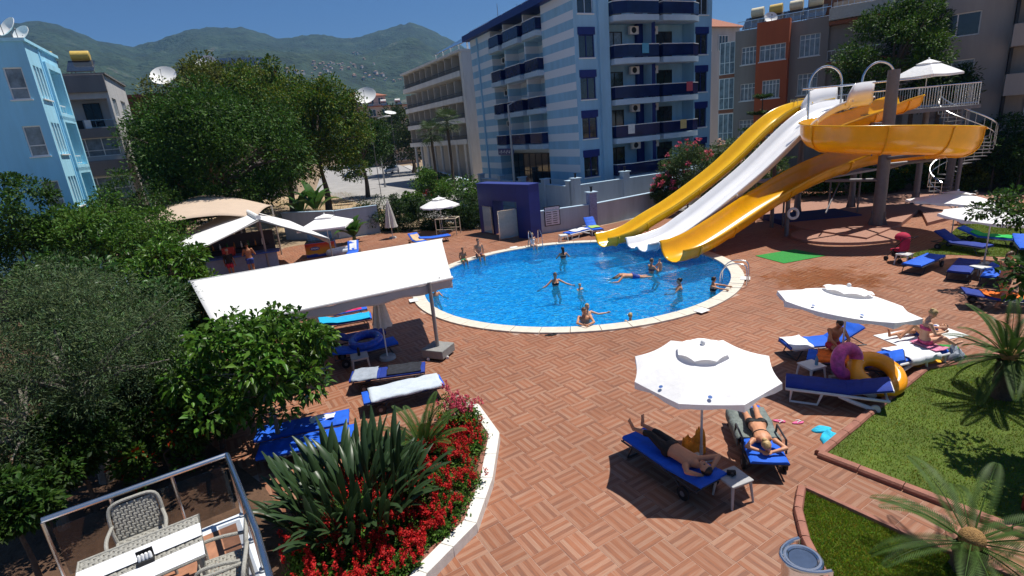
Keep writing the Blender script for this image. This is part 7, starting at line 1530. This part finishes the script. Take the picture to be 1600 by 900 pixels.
    me0 = m.mesh('tmp'); tmp = bpy.data.objects.new('tmp', me0); COL.objects.link(tmp); r = tmp.modifiers.new('r', 'REMESH'); r.mode = 'VOXEL'; r.voxel_size = vox; sm = tmp.modifiers.new('s', 'SMOOTH'); sm.factor = .5; sm.iterations = 2 if vox > .012 else 3
    dgp = bpy.context.evaluated_depsgraph_get(); me = bpy.data.meshes.new_from_object(tmp.evaluated_get(dgp)); bpy.data.objects.remove(tmp); me.name = 'person'; me.materials.clear(); me.materials.append(skin); me.polygons.foreach_set('use_smooth', [True] * len(me.polygons))
    o = put('person', me); o.matrix_world = M; tag(o, label, 'person', group)
    nv = len(me.vertices); co = np.zeros(nv * 3, np.float32); me.vertices.foreach_get('co', co); co = co.reshape(-1, 3); no = np.zeros(nv * 3, np.float32); me.vertices.foreach_get('normal', no); no = no.reshape(-1, 3)
    A = lambda v: np.array(v)
    def region(kind):
        p = co; ax = A(up1); tL = (p - A(g('pel'))) @ ax; dL = np.linalg.norm((p - A(g('pel'))) - tL[:, None] * ax, axis=1); au = A(up2); tU = (p - A(g('che'))) @ au; dU = np.linalg.norm((p - A(g('che'))) - tU[:, None] * au, axis=1)
        def seg(a, b, f0, f1, rad): d = A(b) - A(a); L2 = d @ d; f = ((p - A(a)) @ d) / L2; dist = np.linalg.norm(p - A(a) - np.clip(f, 0, 1)[:, None] * d, axis=1); return (f > f0) & (f < f1) & (dist < rad)
        if kind == 'briefs': return (tL > -.15 * s) & (tL < .035 * s) & (dL < .21 * s)
        if kind == 'bra': return (tU > -.055 * s) & (tU < .045 * s) & (dU < .185 * s) & ((((p - A(g('che'))) @ A(sU)) ** 2) < (.155 * s) ** 2)
        if kind == 'strap': return (tU > -.04 * s) & (tU < -.005 * s) & (dU < .185 * s) & ((((p - A(g('che'))) @ A(sU)) ** 2) < (.155 * s) ** 2)
        if kind == 'suit': return region('briefs') | ((tL > 0) & (tU < .08 * s) & (dL < .2 * s) & (dU < .19 * s))
        if kind == 'shorts': return ((tL > -.16 * s) & (tL < .05 * s) & (dL < .21 * s)) | seg(g('hiL'), g('knL'), -.2, .55, .115 * s) | seg(g('hiR'), g('knR'), -.2, .55, .115 * s)
        if kind == 'trousers': return region('shorts') | seg(g('hiL'), g('knL'), 0, 1.1, .1 * s) | seg(g('hiR'), g('knR'), 0, 1.1, .1 * s) | seg(g('knL'), g('anL'), 0, .3, .09 * s) | seg(g('knR'), g('anR'), 0, .3, .09 * s)
        if kind == 'shirt': return ((tL > -.02 * s) & (tU < .16 * s) & (dU < .24 * s)) | seg(g('shL'), g('elL'), -.3, .6, .085 * s) | seg(g('shR'), g('elR'), -.3, .6, .085 * s)
    for kind, cm2 in suit:
        mk = region(kind); fs = [tuple(f.vertices) for f in me.polygons if all(mk[i] for i in f.vertices)]
        if not fs: continue
        used = sorted({i for f in fs for i in f}); ix = {v: i for i, v in enumerate(used)}; mb = MB(); mb.v = [tuple(co[i] + no[i] * .006) for i in used]; mb.f = [tuple(ix[i] for i in f) for f in fs]; c = mb.build({'bra': 'bikini_top', 'strap': 'bikini_strap', 'briefs': 'briefs', 'shorts': 'swim_shorts', 'suit': 'swimsuit', 'trousers': 'trousers', 'shirt': 'shirt'}[kind], cm2, o, solid=.005, sharp=80)
    hm_ = MB(); n_, k_ = 22, 12
    for i in range(k_ + 1):
        t = math.pi * i / k_
        for j in range(n_):
            a = 2 * math.pi * j / n_; f_, l_, u_ = math.sin(t) * math.cos(a), math.sin(t) * math.sin(a), math.cos(t); rr_ = 1.07 + .05 * vn1(f_ * 6 + u_ * 5, l_ * 6 + len(label))
            if u_ < .35 and f_ > .1 - (.35 - u_) * .25: rr_ = .80
            if u_ < -.45: rr_ *= .85
            hm_.v.append(tuple(hd + hu * .028 * s - hf * .012 * s + HM @ Vector((f_ * .099 * rr_ * s, l_ * .081 * rr_ * s, u_ * .099 * rr_ * s))))
    hm_.f = [(i * n_ + j, (i + 1) * n_ + j, (i + 1) * n_ + (j + 1) % n_, i * n_ + (j + 1) % n_) for i in range(k_) for j in range(n_)]
    if hair == 'long': hm_.tube([hd - hf * .07 * s + hu * .05 * s, hd - hf * .1 * s - hu * .08 * s, g('nek') - hf * .09 * s - hu * .12 * s], [.06 * s, .07 * s, .03 * s], 10)
    if hair == 'bun': hm_.ell(hd - hf * .085 * s + hu * .09 * s, (.045 * s, .045 * s, .04 * s))
    if hair == 'tail': hm_.tube([hd - hf * .09 * s + hu * .05 * s, hd - hf * .15 * s, hd - hf * .13 * s - hu * .13 * s], [.03 * s, .035 * s, .012 * s], 8)
    hm_.build('hair', hairm, o, sharp=70)
    for q in (-1, 1): MB().ell(hd - hu * .002 * s + hs * q * .031 * s + hf * .079 * s, (.008 * s, .014 * s, .008 * s), 8, 6, HM).build('eye', BLACK, o)
    MB().ell(hd - hu * .06 * s + hf * .082 * s, (.006 * s, .024 * s, .007 * s), 8, 6, HM).build('mouth', mat('lips', (.35, .11, .09), .5), o)
    return o
sk1 = mat('skin_tan', (.52, .25, .14), .5, var=.1, scale=5, spec=.35); sk2 = mat('skin_light', (.64, .36, .23), .5, var=.08, scale=5, spec=.35); sk3 = mat('skin_brown', (.36, .16, .085), .5, var=.1, scale=5, spec=.35)
hbk = mat('hair_dark', (.018, .012, .009), .45, var=.4, scale=30); hbl = mat('hair_blond', (.42, .29, .13), .55, var=.35, scale=30); hbr = mat('hair_brown', (.10, .055, .03), .5, var=.35, scale=30); hgr = mat('hair_grey', (.28, .26, .23), .6, var=.25, scale=30)
kbl = mat('black_swim_cloth', (.008, .008, .009), .7); kwh = mat('white_swim_cloth', (.7, .7, .7), .8); kgr = mat('green_swim_cloth', (.01, .32, .16), .8); kpr = mat('dark_pattern_cloth', (.10, .05, .08), .8, var=.8, scale=20); kpk = mat('pink_swim_cloth', (.55, .08, .2), .8, var=.4, scale=15); krd = mat('red_swim_cloth', (.40, .02, .05), .8); kbu = mat('blue_swim_cloth', (.03, .07, .3), .8)
def MW(x, y, z, yaw): return Matrix.Translation((x, y, z)) @ Matrix.Rotation(yaw, 4, 'Z')
LYING_UP = Matrix(((0, 0, 1, 0), (0, -1, 0, 0), (1, 0, 0, 0), (0, 0, 0, 1))); LYING_DN = Matrix(((0, 0, 1, 0), (0, 1, 0, 0), (-1, 0, 0, 0), (0, 0, 0, 1)))
def LM(t): return Matrix.Translation(t.location) @ Matrix.Rotation(t.rotation_euler.z, 4, 'Z')
# woman face down, arms folded under her head
J, s = pose(1.66, True, elL=(.03, .33, 1.62), elR=(.03, -.33, 1.60), haL=(.07, .06, 1.70), haR=(.07, -.09, 1.68), hed=(-.01, 0, 1.64), hf=(.55, .2, .75), toL=(-.05, .12, -.06), toR=(-.05, -.11, -.06), knL=(.0, .11, .49), anL=(-.03, .13, .08), anR=(-.03, -.12, .08), shL=(-.01, .19, 1.45), shR=(-.01, -.19, 1.45))
person('tanned woman in black bikini sunbathing face down on a blue lounger', J, s, LM(lB) @ Matrix.Translation((.13, 0, .535)) @ LYING_DN, sk1, hbl, True, 'bun', (('briefs', kbl), ('strap', kbl)), .0105, True)
# man on his back in the shade, hands behind the head
J, s = pose(1.78, False, elL=(.08, .36, 1.60), elR=(.08, -.36, 1.60), haL=(-.06, .10, 1.66), haR=(-.06, -.10, 1.66), hed=(.04, 0, 1.62), hf=(.9, 0, .2), knL=(.10, .10, .49), knR=(.03, -.12, .49), anL=(-.01, .09, .08), anR=(-.01, -.13, .08), toL=(.15, .14, 0), toR=(.14, -.18, 0))
person('man in dark shorts lying on his back in the parasol shade', J, s, LM(lA) @ Matrix.Translation((.02, 0, .53)) @ LYING_UP, sk1, hbk, False, 'short', (('trousers', kbl),), .0115, True, belly=.02)
def sitting(h, fem=False, shin=1.0, **k):
    d = dict(pel=(0, 0, .10), wai=(-.02, 0, .27), che=(-.01, 0, .44), nek=(.02, 0, .64), hed=(.05, 0, .78), shL=(0, .175, .575), shR=(0, -.175, .575), elL=(.02, .25, .32), elR=(.02, -.25, .32), haL=(.18, .2, .12), haR=(.18, -.2, .12), hiL=(.03, .09, .085), hiR=(.03, -.09, .085), knL=(.43, .12, .11), knR=(.43, -.12, .11), anL=(.47, .11, -.32), anR=(.45, -.11, -.32), toL=(.62, .13, -.37), toR=(.6, -.13, -.37)); d.update(k); return pose(h, fem, **d)
def edge(px, py, out=.1):   # point on the coping near a pixel, with the yaw that looks at the pool centre
    g = G(px, py, .055); a = math.atan2(g.y - POOL.y, g.x - POOL.x); r = PIN + out; return POOL.x + r * math.cos(a), POOL.y + r * math.sin(a), a + math.pi
x, y, a = edge(720, 408); J, s = sitting(1.35, elL=(.08, .2, .30), haL=(.25, .12, .2)); person('boy in green shorts sitting on the pool edge', J, s, MW(x, y, .06, a - .5), sk3, hbr, False, 'short', (('shorts', kgr),), .015)
x, y, a = edge(744, 400); J, s = sitting(1.78, elL=(-.12, .27, .34), haL=(-.16, .26, .06), elR=(.1, -.26, .33), haR=(.3, -.16, .2), hed=(.02, 0, .79)); person('shirtless man in patterned shorts sitting on the pool edge', J, s, MW(x, y, .06, a - .35), sk1, hbr, False, 'short', (('shorts', kpr),), .015)
x, y, a = edge(834, 386, .05); J, s = sitting(1.4, True, elL=(-.06, .27, .33), haL=(-.02, .32, .05), elR=(-.06, -.27, .33), haR=(-.02, -.32, .05)); person('girl in white swimsuit sitting at the back pool edge', J, s, MW(x, y, .05, a + .1), sk2, hbl, True, 'short', (('suit', kwh),), .015)
# people in the water: feet towards the floor, waterline at the given height of the body
def wade(label, px, py, wl, yaw, J, s, skin, hr, fem=False, hair='short', suit=(), vox=.016):
    g = G(px, py, WZ); return person(label, J, s, MW(g.x, g.y, WZ - wl * s, yaw), skin, hr, fem, hair, suit, vox, group='bathers in the pool')
KN = dict(knL=(.3, .11, .62), knR=(.3, -.11, .62), anL=(.05, .1, .28), anR=(.05, -.1, .28), toL=(.2, .12, .22), toR=(.2, -.12, .22))
J, s = pose(1.66, True, elL=(.15, .42, 1.25), elR=(.05, -.42, 1.22), haL=(.25, .66, 1.16), haR=(.05, -.70, 1.10), hf=(.8, -.3, 0), **KN); wade('woman wading in the pool with both arms spread', 868, 446, 1.18, R_(-80), J, s, sk1, hbr, True, 'long', (('bra', kbl),))
J, s = pose(1.1, False, elL=(.2, .25, 1.2), elR=(.2, -.25, 1.2), haL=(.4, .2, 1.3), haR=(.4, -.2, 1.3), **KN); wade('small fair haired child with only head above the water', 906, 452, 1.38, R_(-60), J, s, sk2, hbl)
J, s = pose(1.68, True, elL=(.18, .3, 1.15), elR=(.12, -.38, 1.16), haL=(.38, .25, 1.12), haR=(.2, -.6, 1.1), **KN); wade('woman with long dark hair standing with her back to the deck', 880, 403, 1.18, R_(100), J, s, sk1, hbk, True, 'long', (('bra', kbl),))
J, s = pose(1.75, False, elL=(.2, .3, 1.62), elR=(.2, -.3, 1.62), haL=(.25, .2, 1.85), haR=(.25, -.2, 1.85), hed=(.09, 0, 1.6), hf=(.6, 0, .8)); g = G(972, 437, WZ)
person('man swimming breaststroke towards the middle of the pool', J, s, Matrix.Translation((g.x + 1.4, g.y + .25, WZ - .07)) @ Matrix.Rotation(R_(188), 4, 'Z') @ Matrix.Rotation(R_(-9), 4, 'Y') @ LYING_DN, sk1, hbk, False, 'short', (('shorts', kbu),), .016, group='bathers in the pool')
J, s = pose(1.7, True, elL=(.2, .22, 1.2), elR=(.15, -.26, 1.2), haL=(.28, .05, 1.38), haR=(.25, -.12, 1.25), hf=(.9, .3, 0), **KN); wade('woman standing near the white chute holding a small child', 1018, 426, 1.12, R_(20), J, s, sk1, hbr, True, 'short', (('bra', kpr),))
J, s = pose(.95, False, **KN); g = G(1027, 424, WZ); person('small child held by the woman near the chutes', J, s, MW(g.x + .14, g.y + .1, WZ - .45, R_(200)), sk2, hbr, vox=.014, group='bathers in the pool')
J, s = pose(1.66, True, elL=(.2, .32, 1.2), elR=(.18, -.34, 1.2), haL=(.42, .42, 1.22), haR=(.35, -.5, 1.15), **KN); wade('woman with pinned dark hair in the water near the ladder side', 1062, 452, 1.3, R_(160), J, s, sk1, hbk, True, 'bun', (('bra', kbl),))
a8 = la - .13; J, s = pose(1.65, True, elL=(.3, .22, 1.38), elR=(.3, -.2, 1.36), haL=(.52, .16, 1.38), haR=(.50, -.22, 1.36), hf=(.5, .8, 0), **KN); person('dark haired woman leaning her arms on the pool edge by the ladder', J, s, MW(POOL.x + (PIN - .42) * math.cos(a8), POOL.y + (PIN - .42) * math.sin(a8), WZ - 1.17 * s, a8), sk1, hbk, True, 'short', (('bra', kbl),), .016, group='bathers in the pool')
J, s = pose(1.6, True, elL=(.1, .4, 1.3), elR=(.12, -.3, 1.15), haL=(.2, .68, 1.32), haR=(.3, -.1, 1.1), **KN); wade('woman with one arm stretched out near the front pool edge', 918, 497, 1.2, R_(-70), J, s, sk2, hbl, True, 'short', (('bra', kwh),))
a9 = math.atan2(G(916, 512).y - POOL.y, G(916, 512).x - POOL.x); J, s = pose(1.75, False, elL=(.32, .26, 1.33), elR=(.32, -.26, 1.33), haL=(.5, .08, 1.33), haR=(.5, -.1, 1.33), hf=(.9, .4, -.1), hed=(.06, 0, 1.6), **KN); person('man resting both arms on the front pool edge', J, s, MW(POOL.x + (PIN - .44) * math.cos(a9), POOL.y + (PIN - .44) * math.sin(a9), WZ - 1.14 * s, a9), sk1, hbr, False, 'short', (), .016, group='bathers in the pool')
J, s = pose(1.5, False, **KN); wade('fair haired child at the front of the pool facing away', 985, 502, 1.42, R_(60), J, s, sk2, hbl)
J, s = pose(1.4, False, elL=(.2, .3, 1.2), elR=(.2, -.34, 1.18), haL=(.4, .4, 1.15), haR=(.45, -.4, 1.15), **KN); wade('boy at the left pool edge behind the awning post', 681, 462, 1.28, R_(-60), J, s, sk1, hbr)
# right side of the deck
J, s = pose(1.67, True, elL=(.1, .24, 1.14), elR=(.12, -.22, 1.14), haL=(.34, .1, 1.12), haR=(.34, -.06, 1.1), knL=(.12, .09, .50), anL=(.10, .09, .08), toL=(.28, .1, .03), knR=(.0, -.09, .5), anR=(-.22, -.09, .12), toR=(-.08, -.1, .03), hed=(.05, 0, 1.6), hf=(.9, .1, -.35)); g = G(1556, 482); person('woman in dark bikini walking past the loungers with a bag', J, s, MW(g.x + .1, g.y, 0, R_(5)), sk1, hbr, True, 'tail', (('briefs', kbl), ('bra', kbl)), .013)
gb = Matrix.Rotation(R_(5), 3, 'Z') @ Vector((.42, 0, 0)); blob('beach_bag', 'black bag held in front of the walking woman', 'bag', (g.x + .1 + gb.x, g.y + gb.y, .98), .15, .12, .2, kpr, 0, 3)
J, s = sitting(1.62, True, elL=(.14, .24, .36), haL=(.38, .16, .36), elR=(.1, -.24, .34), haR=(.36, -.1, .34), knL=(.34, .16, .2), knR=(.36, -.14, .2), anL=(.60, .12, .0), anR=(.62, -.08, .02), toL=(.76, .13, .06), toR=(.78, -.09, .08), hed=(.09, 0, .77), hf=(.8, 0, -.5)); g = gz(1428, 540); person('blonde woman in pink bikini sitting on a white lounger', J, s, MW(lF.location.x * .45 + g.x * .55, lF.location.y * .45 + g.y * .55, .44, math.atan2(lF.location.y - g.y, lF.location.x - g.x)), sk2, hbl, True, 'bun', (('briefs', kpk), ('bra', kpk)), .012)
o = drape('pink patterned towel over the knees end of the blonde woman lounger', 'towel', lF, .02, .42, .45, mat('pink_pattern_towel', (.6, .2, .32), .9, var=.5, scale=14), over=.1, z=.43)
J, s = sitting(1.6, False, che=(.06, 0, .42), nek=(.13, 0, .6), hed=(.2, 0, .72), shL=(.09, .17, .54), shR=(.09, -.17, .54), elL=(.3, .22, .34), haL=(.42, .08, .2), elR=(.3, -.22, .34), haR=(.42, -.1, .2), hf=(.7, 0, -.7)); g = gz(1305, 548); person('person in red shorts hunched on the lounger under the tilted parasol', J, s, MW(g.x, g.y + .1, .42, R_(-95)), sk3, hbk, False, 'short', (('shorts', krd),), .014)
J, s = pose(1.7, True, knL=(.28, .1, .55), anL=(.0, .1, .2), toL=(.1, .12, .05), haL=(.1, .35, 1.0), haR=(.1, -.35, 1.0)); g = G(1560, 552); person('sunbather lying on the deck behind the tall cycad with one knee raised', J, s, MW(9.9, 12.9, .13, R_(10)) @ LYING_UP, sk1, hbr, True, 'short', (('briefs', kbu), ('bra', kbu)), .015)
tag(MB().bb((-.1, -.45, 0), (1.95, .45, .015)).build('beach_towel', kwh, None, (9.9, 12.9, .004), R_(10)), 'white beach towel under the sunbather behind the cycad', 'towel')
J, s = pose(1.75, False, che=(.2, 0, 1.2), wai=(.06, 0, 1.08), nek=(.36, 0, 1.33), hed=(.46, 0, 1.4), shL=(.28, .18, 1.28), shR=(.28, -.18, 1.28), elL=(.36, .24, 1.02), elR=(.36, -.24, 1.02), haL=(.5, .2, .82), haR=(.5, -.2, .82)); g = G(1565, 345); person('shirtless man bending forward behind the far parasol', J, s, MW(22.0, 25.2, 0, R_(-20)), sk2, hbk, False, 'short', (('shorts', kbu),), .018)
# at the bar and under the awning
J, s = pose(1.78, False, elL=(.15, .3, 1.12), haL=(.36, .2, 1.16), elR=(.1, -.3, 1.1), haR=(.3, -.2, 1.14)); person('shirtless man leaning at the pool bar', J, s, MW(-13.6, 27.55, 0, R_(110)), sk3, hbk, False, 'short', (('shorts', kbu),), .018); J, s = pose(1.62, False); person('person with light hair waiting at the pool bar', J, s, MW(-14.5, 27.2, 0, R_(100)), sk3, hgr, False, 'short', (('shorts', krd), ('shirt', kbl)), .018)
J, s = pose(1.72, True, haL=(.1, .3, 1.0), haR=(.1, -.3, 1.0), hf=(.9, .3, 0)); o = person('woman lying on the pink towel lounger under the awning', J, s, LM(lM) @ Matrix.Translation((.15, 0, .56)) @ LYING_UP, sk2, hbr, True, 'short', (('briefs', krd), ('bra', krd)), .018)
# ------------------------------------------------------------------ air
hz = bpy.data.materials.new('summer_haze'); hz.use_nodes = True; N, L = hz.node_tree.nodes, hz.node_tree.links; N.clear(); out = N.new('ShaderNodeOutputMaterial'); pv = N.new('ShaderNodeVolumePrincipled'); pv.inputs['Color'].default_value = (.13, .42, 1.0, 1); pv.inputs['Density'].default_value = HAZE; pv.inputs['Anisotropy'].default_value = .2; L.new(pv.outputs[0], out.inputs['Volume'])
hb_ = MB().bb((-2700, -2700, -3), (2700, 2700, 620)).build('haze', hz); stuff(hb_); hb_['label'] = 'pale blue summer air over the town and mountains'; hb_['category'] = 'haze'
